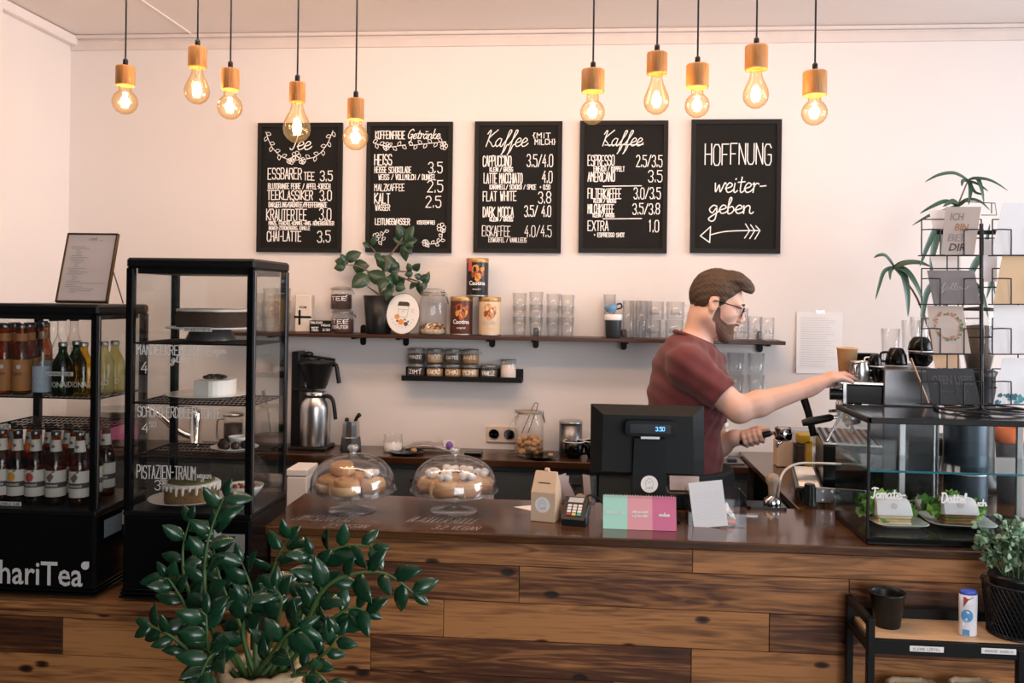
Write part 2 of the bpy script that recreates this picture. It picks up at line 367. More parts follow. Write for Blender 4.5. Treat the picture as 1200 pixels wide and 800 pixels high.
CU = {'a': [[(2.5, 2.6), (1.2, 3), (0, 1.5), (1, 0), (2.3, 1), (2.5, 2.8), (2.5, .6), (3.2, 0), (4, .8)]],
 'e': [[(0, 1.2), (2, 1.8), (2.4, 2.6), (1.2, 3.1), (.2, 1.6), (1, .1), (2.4, .3), (3.4, 1.2)]],
 'f': [[(0, .5), (1.8, 3.5), (2.6, 5.6), (1.8, 6), (1.3, 4), (1.2, -2), (.8, -3), (1.8, -1.4), (2.2, .4), (3.2, .8)]],
 'n': [[(0, 3), (.3, 0), (.4, 2), (1.5, 3), (2.3, 2.4), (2.4, .5), (3.2, 0), (3.8, .6)]],
 'r': [[(0, 2.6), (.6, 3), (.6, 0), (.7, 2), (1.6, 3), (2.4, 2.7)]],
 't': [[(1, 5), (1, 1), (1.6, 0), (2.6, .6)], [(-.2, 3.3), (2.4, 3.5)]],
 'i': [[(.4, 3), (.4, .6), (1, 0), (1.8, .6)], [(.5, 4.2), (.6, 4.5)]],
 'w': [[(0, 3), (.6, .2), (1.6, 2.4), (2.4, .2), (3.6, 3), (4.2, 2.7)]],
 'g': [[(2.6, 2.6), (1.2, 3), (0, 1.5), (1.2, .2), (2.6, 2), (2.6, -2), (1.4, -3), (.2, -2), (2, -.4), (3.6, .8)]],
 'b': [[(0, 2), (1, 5), (.7, 6), (.2, 5), (.3, .4), (1.4, 0), (2.4, 1.3), (1.6, 2.6), (.4, 2)]],
 'k': [[(.2, 6), (.2, 0)], [(2, 3), (.3, 1.4), (2.2, 0), (2.8, .4)]],
 'o': [[(1.2, 3), (0, 1.5), (1.2, 0), (2.4, 1.5), (1.2, 3)]], 'm': [[(0, 3), (.3, 0), (.5, 2.4), (1.5, 3), (2, 0), (2.2, 2.4), (3.2, 3), (3.7, .4), (4.4, .3)]],
 'v': [[(0, 3), (1.2, 0), (2.4, 3)]], 's': [[(2.2, 2.6), (1, 3), (.4, 2.2), (2, 1), (1.2, 0), (0, .4)]], 'u': [[(0, 3), (.3, .4), (1.4, 0), (2.4, 1), (2.5, 3), (2.6, .3), (3.4, .4)]],
 'l': [[(0, 1), (1.4, 5), (.9, 6), (.4, 4), (.6, .4), (1.6, .4)]], 'd': [[(2.5, 2.6), (1.2, 3), (0, 1.5), (1, 0), (2.3, 1), (2.6, 6), (2.6, .5), (3.4, .4)]],
 'c': [[(2.4, 2.5), (1.2, 3), (0, 1.5), (1.2, 0), (2.6, .7)]], 'h': [[(.2, 6), (.2, 0), (.4, 2), (1.5, 3), (2.4, 2), (2.4, .4), (3.2, .4)]],
 'K': [[(-.8, 4.6), (0, 6), (.5, 5.6), (.4, 4), (.2, 0)], [(3.8, 6.2), (.4, 3), (2.2, 1.2), (3.6, 0), (4.6, .7)]],
 'T': [[(0, 5.6), (1.5, 6.2), (4, 5.8)], [(2, 6), (1.6, 1), (.8, 0), (0, .6)]],
 'D': [[(.6, 6), (.4, .2), (2.4, .2), (3.8, 3), (2.4, 5.8), (-.2, 6)]],
 'G': [[(3.6, 5), (2.4, 6), (.6, 4.6), (.2, 2), (1.6, .2), (3.2, 1.6), (3.4, 2.8), (2, 2.6)], [(3.4, 2.6), (3.4, -1.6), (2.2, -2.6)]],
 'ä': [[(2.5, 2.6), (1.2, 3), (0, 1.5), (1, 0), (2.3, 1), (2.5, 2.8), (2.5, .6), (3.2, 0), (4, .8)], [(.8, 4.3), (.9, 4.6)], [(2, 4.3), (2.1, 4.6)]],
 '-': [[(.4, 2), (2.6, 2.2)]], ' ': []}
CW = {'a': 3.6, 'e': 3, 'f': 3, 'n': 3.5, 'r': 2.6, 't': 2.5, 'i': 1.8, 'w': 4.2, 'g': 3.5, 'b': 2.8, 'k': 2.8, 'K': 4.4, 'T': 3, 'G': 4.2, 'ä': 3.6, '-': 3, ' ': 2, 'o': 2.8, 'm': 4.4, 'v': 2.7, 's': 2.6, 'u': 3.4, 'l': 1.7, 'd': 3.4, 'c': 2.7, 'h': 3.2, 'D': 4.4}
RC = [0]
def ribbon(b, pts, w, T, mi=0):          # T maps flat (x, y) to a 3-D point
    P = [Vector((p[0], p[1])) for p in pts]
    for a, c in zip(P, P[1:]):
        d = c - a
        if d.length < 1e-9: continue
        d.normalize(); n = Vector((-d.y, d.x)) * w / 2; e = d * w * .35
        q = [T(*(a - e - n)), T(*(c + e - n)), T(*(c + e + n)), T(*(a - e + n))]
        m = (q[1] - q[0]).cross(q[3] - q[0]).normalized() * (5e-5 * (RC[0] % 14)); RC[0] += 1
        b.add([p + m for p in q], [(0, 1, 2, 3)], mi)
def caps(b, s, x, y, wd, h, w, T, mi=0, slant=.0):   # hand-drawn capitals: y is the baseline, wd the line's full width
    tot = sum(WD.get(c, 4) + 1.3 for c in s) - 1.3; k = wd / tot; cx = x
    for c in s:
        j = rnd.uniform(-.03, .03) * h
        if c in GL and GL[c]:
            off = (4 - WD[c]) / 2 if c in ('I', '.', '1', '-', '{', '}', ',') else 0
            for stq in GL[c].split('|'):
                pts = [(cx + (float(q[0]) - off) * k + float(q[1]) / 6 * h * slant, y + j + float(q[1]) / 6 * h) for q in stq.split()]
                ribbon(b, pts, w, T, mi)
        cx += (WD.get(c, 4) + 1.3) * k
def curs(b, s, x, y, wd, h, w, T, mi=0, slant=.25):
    tot = sum(CW[c] for c in s); k = wd / tot; cx = x
    for c in s:
        for stq in CU[c]:
            pts = cat_([(cx + p[0] * k + p[1] / 6 * h * slant, y + p[1] / 6 * h, 0) for p in stq], 5)
            ribbon(b, [(p.x, p.y) for p in pts], w, T, mi)
        cx += CW[c] * k
TXT = {}
def txt(b, s, h, T, mi=0, wd=None, align='C', bold=0, shear=0):  # type-set lettering, T maps flat to 3-D; h is cap height
    key = (s, bold, shear)
    if key not in TXT:
        cu = bpy.data.curves.new('t', 'FONT'); cu.body = s; cu.resolution_u = 2; cu.offset = bold; cu.shear = shear
        ob = bpy.data.objects.new('t', cu); me = bpy.data.meshes.new_from_object(ob)
        TXT[key] = ([(v.co.x, v.co.y) for v in me.vertices], [tuple(p.vertices) for p in me.polygons])
        bpy.data.objects.remove(ob); bpy.data.curves.remove(cu); bpy.data.meshes.remove(me)
    vs, fs = TXT[key]
    if not vs: return
    x0 = min(v[0] for v in vs); x1 = max(v[0] for v in vs)
    sy = h / .69; sx = sy if wd is None else wd / (x1 - x0)
    off = {'C': -(x0 + x1) / 2, 'L': -x0, 'R': -x1}[align]
    b.add([T((v[0] + off) * sx, v[1] * sy) for v in vs], fs, mi)
def TF(o=(0, 0, 0), x=(1, 0, 0), y=(0, 0, 1)):
    o, x, y = Vector(o), Vector(x), Vector(y)
    return lambda u, v: o + x * u + y * v
def TC(r, z, a0=-math.pi / 2, c=(0, 0)):  # onto a cylinder standing upright, reading from outside
    return lambda u, v: Vector((c[0] + r * math.cos(a0 + u / r), c[1] + r * math.sin(a0 + u / r), z + v))

# ------------------------------------------------------------------ implicit bodies -> smooth continuous meshes
class Field:
    def __init__(s, lo, hi, h):
        s.lo = np.array(lo, float); s.h = h
        s.n = np.ceil((np.array(hi) - s.lo) / h).astype(int) + 1
        s.d = np.full(tuple(s.n), 9.0, np.float32)
    def win(s, lo, hi):
        a = np.clip(np.floor((np.array(lo) - s.lo) / s.h).astype(int), 0, s.n); b = np.clip(np.ceil((np.array(hi) - s.lo) / s.h).astype(int) + 1, 0, s.n)
        sl = tuple(slice(a[i], max(a[i], b[i])) for i in range(3))
        ax = [s.lo[i] + s.h * np.arange(sl[i].start, sl[i].stop) for i in range(3)]
        return sl, np.stack(np.meshgrid(*ax, indexing='ij'), -1).astype(np.float32)
    def put(s, f, lo, hi, k=.01, mode='u'):
        m = max(.03, 2.0 * k)
        if mode == 's': m = k + .01
        sl, P = s.win(np.array(lo) - m, np.array(hi) + m)
        if P.size == 0: return
        d = f(P); o = s.d[sl]
        if mode == 's': d = -d; o2 = o; hh = np.clip(.5 - .5 * (d - o2) / k * -1, 0, 1); r = np.maximum(o2, d) + k * np.maximum(0, 1 - np.abs(o2 - d) / k) ** 2 / 4
        else: r = np.minimum(o, d) - k * np.maximum(0, 1 - np.abs(o - d) / k) ** 2 / 4
        s.d[sl] = r
    def cone(s, a, b, r0, r1, k=.01, mode='u'):
        a = np.array(a, np.float32); b = np.array(b, np.float32); ba = b - a; L2 = max(float(ba @ ba), 1e-9)
        def f(P):
            t = np.clip(((P - a) @ ba) / L2, 0, 1)
            return np.linalg.norm(P - a - t[..., None] * ba, axis=-1) - (r0 + (r1 - r0) * t)
        rm = max(r0, r1); s.put(f, np.minimum(a, b) - rm, np.maximum(a, b) + rm, k, mode)
    def ell(s, c, r, k=.01, R=None, mode='u'):
        c = np.array(c, np.float32); r = np.array(r, np.float32); R = np.eye(3, dtype=np.float32) if R is None else np.array(R, np.float32)
        def f(P):
            q = (P - c) @ R / r; n = np.linalg.norm(q, axis=-1); g = np.linalg.norm(q / r, axis=-1)
            return n * (n - 1) / np.maximum(g, 1e-6)
        s.put(f, c - r.max(), c + r.max(), k, mode)
    def mesh(s):
        d = np.pad(s.d, 1, constant_values=9.0); lo = s.lo - s.h; S = d < 0
        n = np.array(d.shape) - 1
        cnt = np.zeros(n, np.int8)
        for i in (0, 1):
            for j in (0, 1):
                for k in (0, 1): cnt += S[i:i + n[0], j:j + n[1], k:k + n[2]]
        act = (cnt > 0) & (cnt < 8); idx = np.argwhere(act); ids = np.full(n, -1, np.int64); ids[act] = np.arange(len(idx))
        acc = np.zeros((len(idx), 3)); ne = np.zeros(len(idx))
        cs = [(i, j, k) for i in (0, 1) for j in (0, 1) for k in (0, 1)]
        for a in cs:
            for ax in range(3):
                if a[ax] == 0:
                    b = list(a); b[ax] = 1
                    da = d[idx[:, 0] + a[0], idx[:, 1] + a[1], idx[:, 2] + a[2]]; db = d[idx[:, 0] + b[0], idx[:, 1] + b[1], idx[:, 2] + b[2]]
                    cr0 = (da < 0) != (db < 0); t = np.where(cr0, da / np.where(cr0, da - db, 1), 0)
                    p = np.array(a, float)[None].repeat(len(idx), 0); p[:, ax] = t
                    acc += np.where(cr0[:, None], p, 0); ne += cr0
        V = (idx + acc / ne[:, None]) * s.h + lo
        Fs = []
        for ax in range(3):
            o1, o2 = (ax + 1) % 3, (ax + 2) % 3
            A = np.moveaxis(S, ax, 0)[:-1]; Bq = np.moveaxis(S, ax, 0)[1:]
            ch = np.moveaxis(A != Bq, 0, ax); e = np.argwhere(ch)
            ok = (e[:, o1] > 0) & (e[:, o2] > 0) & (e[:, o1] < n[o1]) & (e[:, o2] < n[o2]); e = e[ok]
            q = []
            for u, v in ((0, 0), (-1, 0), (-1, -1), (0, -1)):
                c = e.copy(); c[:, o1] += u; c[:, o2] += v; q.append(ids[c[:, 0], c[:, 1], c[:, 2]])
            q = np.stack(q, 1); fl = ~S[e[:, 0], e[:, 1], e[:, 2]]; q[fl] = q[fl][:, ::-1]; Fs.append(q)
        return V, np.concatenate(Fs)
    def build(s, name, mat, parent=None, inv=None, smooth=0):
        V, Q = s.mesh()
        if inv is not None:
            Mx = np.array(inv); V = V @ Mx[:3, :3].T + Mx[:3, 3]
        me = bpy.data.meshes.new(name); me.from_pydata(V.tolist(), [], Q.tolist()); me.polygons.foreach_set('use_smooth', [True] * len(Q))
        me.materials.append(mat); me.update()
        o = bpy.data.objects.new(name, me); COL.objects.link(o)
        if parent is not None: o.parent = parent
        if smooth:
            md = o.modifiers.new('smooth', 'SMOOTH'); md.factor = .5; md.iterations = smooth
        return o
# ------------------------------------------------------------------ the room
YW = 4.30
XL = at(80, 300, YW).x; XR = 3.60; YF = -2.45
ZC = at(600, 35.5, YW).z
st(B().box(((XL + XR) / 2, (YW + YF) / 2, -.05), (XR - XL + .6, YW - YF + .6, .1)).build('floor', M_floor))
st(B().box(((XL + XR) / 2, (YW + YF) / 2, ZC + .06), (XR - XL + .6, YW - YF + .6, .12)).build('ceiling', M_ceil))
st(B().box(((XL + XR) / 2, YW + .1, ZC / 2), (XR - XL + .6, .2, ZC)).build('wall_back', M_wall))
b = B().box((XL - .1, (YW + YF) / 2, ZC / 2), (.2, YW - YF, ZC))
st(b.build('wall_left', M_wallL))
yp = 4.3 * 0 + 3.62
st(B().box((XL + .055, (yp + 2.7) / 2, ZC / 2), (.11, yp - 2.7, ZC), .006).build('trim_1', M_wallL))
st(B().box((XL + .05, (2.7 + YF) / 2, ZC / 2), (.1, 2.7 - YF, ZC)).build('added_dark_panel', M_wallF))  # added unseen dark panel, cuts reflections and bounce from the left wall
wy0, wy1, wz0, wz1 = .95, 3.65, .95, 2.9
b = B(); xr = XR + .1
b.box((xr, (YF + wy0) / 2, ZC / 2), (.2, wy0 - YF, ZC)); b.box((xr, (YW + wy1) / 2, ZC / 2), (.2, YW - wy1, ZC))
b.box((xr, (wy0 + wy1) / 2, wz0 / 2), (.2, wy1 - wy0, wz0)); b.box((xr, (wy0 + wy1) / 2, (wz1 + ZC) / 2), (.2, wy1 - wy0, ZC - wz1))
st(b.build('wall_right', M_wallL))
fx0, fx1, fz0, fz1 = -.1, 3.3, .5, 2.8
b = B(); yf = YF - .1
b.box(((XL + fx0) / 2, yf, ZC / 2), (fx0 - XL, .2, ZC)); b.box(((XR + fx1) / 2, yf, ZC / 2), (XR - fx1, .2, ZC))
b.box(((fx0 + fx1) / 2, yf, fz0 / 2), (fx1 - fx0, .2, fz0)); b.box(((fx0 + fx1) / 2, yf, (fz1 + ZC) / 2), (fx1 - fx0, .2, ZC - fz1))
st(b.build('wall_front', M_wallF))
def winframe(n, c, w, h, rz):
    r = bpy.data.objects.new('window_%d' % n, None); COL.objects.link(r); r.location = c; r.rotation_euler = (0, 0, rz); st(r)
    b = B(); t = .06
    for x, z, sx, sz in ((-w / 2, 0, t, h + t), (w / 2, 0, t, h + t), (0, 0, t * .8, h), (0, h / 2, w, t), (0, -h / 2, w, t), (0, h * .22, w, t * .6)):
        b.box((x, 0, z), (sx, .06, sz), .006)
    b.build('window_frame', M_white, r); B().box((0, .0, 0), (w, .006, h)).build('pane', M_g, r)
winframe(1, (XR + .04, (wy0 + wy1) / 2, (wz0 + wz1) / 2), wy1 - wy0, wz1 - wz0, math.pi / 2)
winframe(2, ((fx0 + fx1) / 2, YF - .04, (fz0 + fz1) / 2), fx1 - fx0, fz1 - fz0, 0)
# ceiling line: slim conduit in the corner, a paint seam on the ceiling and a batten above the left wall
b = B().box(((XL + XR) / 2, YW - .012, ZC - .012), (XR - XL, .024, .02), .004)
b.box(((XL + XR) / 2, YW - .004, ZC - .055), (XR - XL, .008, .05), .002)
st(b.build('trim_2', mk('cornice_paint', (.74, .65, .61), .8)))
st(B().box((at(215, 30, 4.2).x, (YW + 2) / 2, ZC - .003), (.012, YW - 2, .006)).build('trim_3', M_ceil))
st(B().box((XL + .02, (YW + yp) / 2, ZC - .03), (.04, YW - yp, .05), .005).build('trim_4', M_ceil))
b = B(); b.box(((XL + XR) / 2, YW - .008, .05), (XR - XL, .016, .1), .004); st(b.build('baseboard_back', M_white))

# ------------------------------------------------------------------ counter, bench, back worktop
YC, YCB = 2.62, 3.08
ZT = at(620, 627, YC).z
XC0 = at(302, 615, YC).x; XC1 = 2.45
YFR = YC + .03
def planks(b, rows, xa, xb, y, th, seed):
    q = seed
    for z1, z0, js in rows:
        xs = [xa] + sorted(js) + [xb]
        for a, c in zip(xs, xs[1:]):
            if c - a < .01: continue
            q += 1.37; b.cur = q
            b.box(((a + c) / 2, y + th / 2, (z0 + z1) / 2), (c - a - .0016, th, z1 - z0 - .0016), .0012)
    b.cur = 0
zz = [at(600, y, YFR).z for y in (634, 663, 706, 750, 793)]
zz[0] = ZT - .028
while zz[-1] > .14: zz.append(zz[-1] - .117)
zz[-1] = .0
jx = [[811], [608, 995], [520, 902], [435, 811], [318, 720, 1003], [560, 930], [420, 800], [640], [500, 900], [700]]
ctr = thing('service_counter', 'long wooden service counter clad in horizontal reclaimed planks', 'counter', ((XC0 + XC1) / 2, YFR, 0))
cx = ctr.location.x
b = B(); planks(b, [(zz[i], zz[i + 1], [at(j, 700, YFR).x - cx for j in jx[i]]) for i in range(len(zz) - 1)], XC0 + .03 - cx, XC1 - cx, 0, .022, 3.1)
b.build('plank_front', M_front, ctr)
b = B(); h = ZT - .03
b.box((XC0 + .045 - cx, (YCB - YFR) / 2 + .012, h / 2), (.03, YCB - YFR - .03, h)); b.box((XC1 - .02 - cx, (YCB - YFR) / 2 + .012, h / 2), (.03, YCB - YFR - .03, h))
b.box((0, YCB - YFR - .05, h / 2), (XC1 - XC0 - .1, .02, h)); b.box((0, (YCB - YFR) / 2, .42), (XC1 - XC0 - .12, YCB - YFR - .08, .02))
b.build('carcass', M_bplast, ctr)
top = thing('countertop', 'glossy dark brown wooden countertop running along the whole counter', 'countertop', ((XC0 + XC1) / 2, (YC + YCB) / 2, ZT))
B().box((0, 0, -.014), (XC1 - XC0, YCB - YC, .028), .004).build('wood_slab', M_top, top)
def surf_text(s, px0, px1, pyt, pyb, w, sl=.3):
    p0 = onz(px0, pyb, ZT); p1 = onz(px1, pyb + .0133 * 0, ZT); q = onz(px0, pyt, ZT)
    b = B(); caps(b, s, 0, 0, p1.x - p0.x, q.y - p0.y, w, TF((0, 0, 0), (1, 0, 0), (0, 1, 0)), slant=sl)
    return b, p0
for s, a, c, y0, y1, s2, a2, c2 in (('ZIMTSCHNECKE', 341, 413, 603, 609, '2.5 VEGAN', 378, 428), ('BLAUBEER-ROLLE', 476, 556, 605, 611, '3.2 VEGAN', 505, 560)):
    b, p = surf_text(s, a, c, y0, y1, .0022)
    q = onz(a2, 617.6 + (2 if a > 400 else 0), ZT); q1 = onz(a2, 613.4 + (2 if a > 400 else 0), ZT); r = onz(c2, 617, ZT)
    caps(b, s2, q.x - p.x, q.y - p.y, r.x - q.x, q1.y - q.y, .0018, TF((0, 0, 0), (1, 0, 0), (0, 1, 0)), slant=.3)
    b.build('chalk_lettering', M_chalkd, top, (p.x - top.location.x, p.y - top.location.y, .0006))

YV = 2.50
ZB = at(230, 708, YV).z
XB0, XB1 = XL + .13, XC0 + .028
bench = thing('low_bench', 'low dark wooden bench holding both display fridges', 'bench', ((XB0 + XB1) / 2, YV - .03, 0))
bx = bench.location.x
b = B(); zb = [ZB - .03, at(230, 731, YV - .02).z, at(230, 775, YV - .02).z]
while zb[-1] > .14: zb.append(zb[-1] - .112)
zb[-1] = 0
planks(b, [(zb[i], zb[i + 1], [at(j, 700, YV).x - bx for j in ([190], [78], [255], [30, 210], [100], [260], [150], [50])[i % 8]]) for i in range(len(zb) - 1)], XB0 - bx, XB1 - bx, .012, .022, 61.7)
b.build('plank_front', M_front, bench)
b = B(); b.cur = 90.3; b.box((0, .29, -.015 + ZB), (XB1 - XB0, .6, .03), .004); b.build('bench_top', M_front, bench)
b = B(); b.box((0, .58, (ZB - .03) / 2), (XB1 - XB0, .02, ZB - .03)); b.box((XB1 - bx - .012, .3, (ZB - .03) / 2), (.022, .52, ZB - .03)); b.box((XB0 - bx + .012, .3, (ZB - .03) / 2), (.022, .52, ZB - .03)); b.build('carcass', M_bplast, bench)

ZK = at(490, 523, YW).z; YK = 4.0
XS0 = at(937, 590, 3.12).x
XK0 = XL + .02; XK1 = XS0 - .004
kw = thing('back_worktop', 'dark wooden worktop along the back wall below the shelves', 'worktop', ((XK0 + XK1) / 2, (YK + YW) / 2, ZK))
B().box((0, -.004, -.018), (XK1 - XK0, YW - YK - .012, .036), .004).build('wood_slab', M_back, kw)
M_cab = mk('grey_cabinet_front', (.052, .062, .068), .5, var=.05)
n = 5; wcab = (XK1 - XK0) / n
for k in range(n):
    c = thing('base_cabinet', 'dark grey base cabinet under the back worktop, %s from the left' % ORD[k], 'cabinet', (XK0 + wcab * (k + .5), (YK + YW) / 2 + .02, 0), group='base cabinets under the back worktop')
    B().box((0, .0, (ZK - .04) / 2 + .04), (wcab - .004, .25, ZK - .12)).build('body', M_cab, c)
    d = B().box((0, -.136, (ZK - .04) / 2 + .03), (wcab - .008, .018, ZK - .14), .002).build('door', M_cab, c)
    B().box((wcab * .3, -.152, ZK - .11), (.12, .012, .012), .003).build('handle', M_bplast, d)
    B().box((0, .01, .0405), (wcab - .03, .22, .08)).build('plinth', M_bplast, c)

# side worktop the espresso machine stands on (return of the counter towards the wall)
sd = thing('side_worktop', 'dark return worktop under the espresso machine, joining counter and back wall', 'worktop', ((XS0 + XC1) / 2, (YCB + YW) / 2, ZT - .012))
B().box((0, 0, -.014), (XC1 - XS0, YW - YCB - .006, .028), .003).build('slab', M_top, sd)
B().box((.03, .0, -(ZT - .04) / 2 - .028), (XC1 - XS0 - .08, YW - YCB - .06, ZT - .042)).build('carcass', M_bplast, sd)

# ------------------------------------------------------------------ chalkboards
def board(c4, label):
    P = [at(x, y, YW - .02) for x, y in c4]          # TL TR BL BR
    c = sum(P, Vector()) / 4; w = ((P[1] - P[0]).length + (P[3] - P[2]).length) / 2; h = ((P[2] - P[0]).length + (P[3] - P[1]).length) / 2
    t = thing('chalkboard', label, 'chalkboard', (c.x, YW - .001, c.z))
    b = B(); fw = .022; D = .020
    for s in (-1, 1):
        o = w / 2; i = w / 2 - fw; H = h / 2; I = h / 2 - fw
        b.add([(s * o, -D, -H), (s * o, -D, H), (s * i, -D * .9, I), (s * i, -D * .9, -I), (s * o, 0, -H), (s * o, 0, H), (s * i, 0, I), (s * i, 0, -I)],
              [(0, 1, 2, 3), (0, 4, 5, 1), (3, 2, 6, 7)])
        b.add([(-o, -D, s * H), (o, -D, s * H), (i, -D * .9, s * I), (-i, -D * .9, s * I), (-o, 0, s * H), (o, 0, s * H), (i, 0, s * I), (-i, 0, s * I)],
              [(0, 1, 2, 3), (0, 4, 5, 1), (3, 2, 6, 7)])
    b.build('frame', M_bframe, t)
    B().box((0, -.006, 0), (w - 2 * fw + .004, .012, h - 2 * fw + .004)).build('slate_panel', M_board, t)
    pc = (sum(p[0] for p in c4) / 4, sum(p[1] for p in c4) / 4); k = w / ((c4[1][0] - c4[0][0] + c4[3][0] - c4[2][0]) / 2)
    def J(x, y): dx, dy = x - pc[0], y - pc[1]; return ((dx + ROLL * dy) * k, (-dy + ROLL * dx) * k)
    T = TF((0, -.0135, 0))
    def line(b, s, x0, x1, y0, y1, wt=1.0, mi=0):
        a = J(x0, y1); e = J(x1, y1); caps(b, s, a[0], a[1], e[0] - a[0], (y1 - y0) * k, wt * k, T, mi)
    def cur(b, s, x0, x1, y0, y1, wt=1.2, sl=.3):
        a = J(x0, y1); e = J(x1, y1); curs(b, s, a[0], a[1], e[0] - a[0], (y1 - y0) * k, wt * k, T, slant=sl)
    def path(b, pts, wt=.9, sm=True):
        q = [(*J(*p), 0) for p in pts]; q = cat_(q, 6) if sm else q
        ribbon(b, [(p[0], p[1]) for p in q], wt * k, T)
    return t, line, cur, path
def leafy(b, path, pts, n, s, wt=.7, side=1):
    Q = cat_([(x, y, 0) for x, y in pts], 8); path(b, pts, .7)
    for i in range(n):
        j = int((i + .5) / n * (len(Q) - 2)); a, c = Q[j], Q[j + 1]; d = (c - a).normalized(); m = Vector((-d.y, d.x, 0)) * (1 if i % 2 else -1)
        u = (d * .7 + m * .8).normalized(); v = Vector((-u.y, u.x, 0)); p = a
        path(b, [(p.x, p.y), tuple((p + u * s * .5 + v * s * .3))[:2], tuple(p + u * s)[:2], tuple(p + u * s * .5 - v * s * .3)[:2], (p.x, p.y)], wt)
def flower(b, path, x, y, r, n=5):
    for i in range(n):
        t = 2 * math.pi * i / n; px, py = x + r * math.cos(t), y + r * math.sin(t)
        path(b, [(x, y), (px - r * .5 * math.sin(t), py + r * .5 * math.cos(t)), (px + .3 * r * math.cos(t), py + .3 * r * math.sin(t)), (px + r * .5 * math.sin(t), py - r * .5 * math.cos(t)), (x, y)], .7)
t, line, cur, path = board([(302, 144), (401.5, 143.6), (300.5, 294.7), (399, 296)], 'tea menu chalkboard with a leafy garland, leftmost of the five boards')
b = B(); cur(b, 'Tee', 339, 363, 158, 176)
for s, *q in (('ESSBARER', 313.7, 353, 197, 209.5, 1.1), ('TEE', 356, 368, 202, 211, 1), ('3.5', 375, 389, 201, 212, 1.1), ('BLUTORANGE PEIRE / APFEL-KIRSCH', 314, 386.6, 214.5, 220.5, .9),
    ('TEEKLASSIKER', 313, 366, 222.5, 233, 1.1), ('3,0', 374.5, 388, 223, 234.5, 1.1), ('DARJEELING/GRÜNTEE/PFEFFERMINZE', 314.7, 382.8, 236, 241.5, .9),
    ('KRÄUTERTEE', 312, 359, 244, 256.7, 1.1), ('3.0', 374, 387.5, 243.5, 257, 1.1), ('MINZE, FENCHEL-KÜMMEL-ANIS, RÖMERKRÄUTER', 314.7, 391, 257.8, 262, .75),
    ('INGWER-ZITRONENGRAS, KAMILLE', 314.7, 363, 263.5, 267.5, .7), ('CHAI-LATTE', 312.8, 352.4, 269.3, 280.4, 1.1), ('3.5', 371.7, 386.6, 269.5, 282, 1.1)): line(b, s, *q)
b.build('chalk_lettering', M_chalk, t)
b = B(); leafy(b, path, [(311, 155), (318, 172), (330, 184), (346, 189)], 9, 6); leafy(b, path, [(390, 155), (382, 172), (370, 184), (352, 188)], 9, 6)
flower(b, path, 347, 183, 4); flower(b, path, 341, 189, 3); flower(b, path, 354, 189, 3); b.build('chalk_drawing', M_chalk, t)
t, line, cur, path = board([(429.3, 142.7), (530.7, 142.7), (428.4, 295.6), (528.4, 296)], 'hot and cold drinks chalkboard behind the shelf plant, second board from the left')
b = B(); cur(b, 'Getränke', 477, 515, 152, 163, 1)
for s, *q in (('KOFFEINFREIE', 439.8, 474.3, 153.7, 162.6, 1), ('HEISS', 438.8, 458.8, 180.7, 192.7, 1.2), ('HEISSE SCHOKOLADE', 438.8, 481.6, 195, 202, .9), ('3,5', 502, 518, 190.8, 203, 1.1),
    ('WEISS / VOLLMILCH / DUNKEL', 443.6, 510.7, 204, 210, .9), ('MALZKAFFEE', 438.8, 473.7, 215, 222.8, .9), ('2.5', 501, 518.6, 212, 225, 1.1), ('KALT', 438.8, 456.6, 226, 237.7, 1.2),
    ('WASSER', 439.8, 456.6, 239, 245.6, .9), ('2.5', 499, 516.4, 229.7, 242.4, 1.1), ('LEITUNGSWASSER', 439.5, 480, 255, 262, 1), ('KOSTENFREI', 489, 509.4, 258, 262, .8)): line(b, s, *q)
b.build('chalk_lettering', M_chalk, t)
b = B(); leafy(b, path, [(437, 167), (455, 172), (475, 170)], 8, 6); leafy(b, path, [(522, 167), (500, 169), (480, 171)], 8, 6)
flower(b, path, 453, 171, 3.4); flower(b, path, 520, 172, 3.4); leafy(b, path, [(447, 286), (448, 276), (452, 268)], 4, 5); flower(b, path, 441, 276, 3.4)
leafy(b, path, [(494, 283), (507, 285), (517, 280), (518, 268)], 8, 5); flower(b, path, 517, 266, 4); flower(b, path, 499, 284, 3); b.build('chalk_drawing', M_chalk, t)
t, line, cur, path = board([(556.3, 142), (659, 142), (554.7, 295.6), (657.3, 296.5)], 'milk coffee price chalkboard, middle one of the five boards')
b = B(); cur(b, 'Kaffee', 569, 617, 152, 171, 1.1)
for s, *q in (('{MIT', 624, 645, 156, 162, 1), ('MILCH}', 627, 651, 163.5, 169.5, 1), ('CAPPUCCINO', 566, 599, 182, 194, 1.1), ('3.5/4.0', 617.6, 647.7, 181, 195, 1.1), ('KLEIN / GROSS', 574, 601, 195.5, 200.3, .9),
    ('LATTE MACCHIATO', 567, 612, 202.5, 214, 1.1), ('4.0', 635.6, 647, 200.5, 214, 1.1), ('KARAMELL/ SCHOKO / SPICE  + 0.50', 574, 644.5, 215.8, 221, .9), ('FLAT WHITE', 566, 605, 223.6, 234.5, 1.1),
    ('3.8', 631, 645.4, 225, 238, 1.1), ('DARK MOCCA', 566, 601.7, 242, 253.3, 1.1), ('3.5/ 4.0', 614.7, 645.4, 241, 253.5, 1.1), ('KLEIN / GROSS', 574, 601, 254, 258.5, .9),
    ('EISKAFFEE', 565, 598, 264, 276, .8), ('4.0/4.5', 615, 646, 264, 277, .8), ('EISWÜRFEL / VANILLEEIS', 572.6, 617, 277.8, 283, .6)): line(b, s, *q)
b.build('chalk_lettering', M_chalk, t)
t, line, cur, path = board([(680.3, 141), (783.5, 141.4), (677.4, 295.6), (781.3, 296.9)], 'espresso and filter coffee price chalkboard, fourth board from the left')
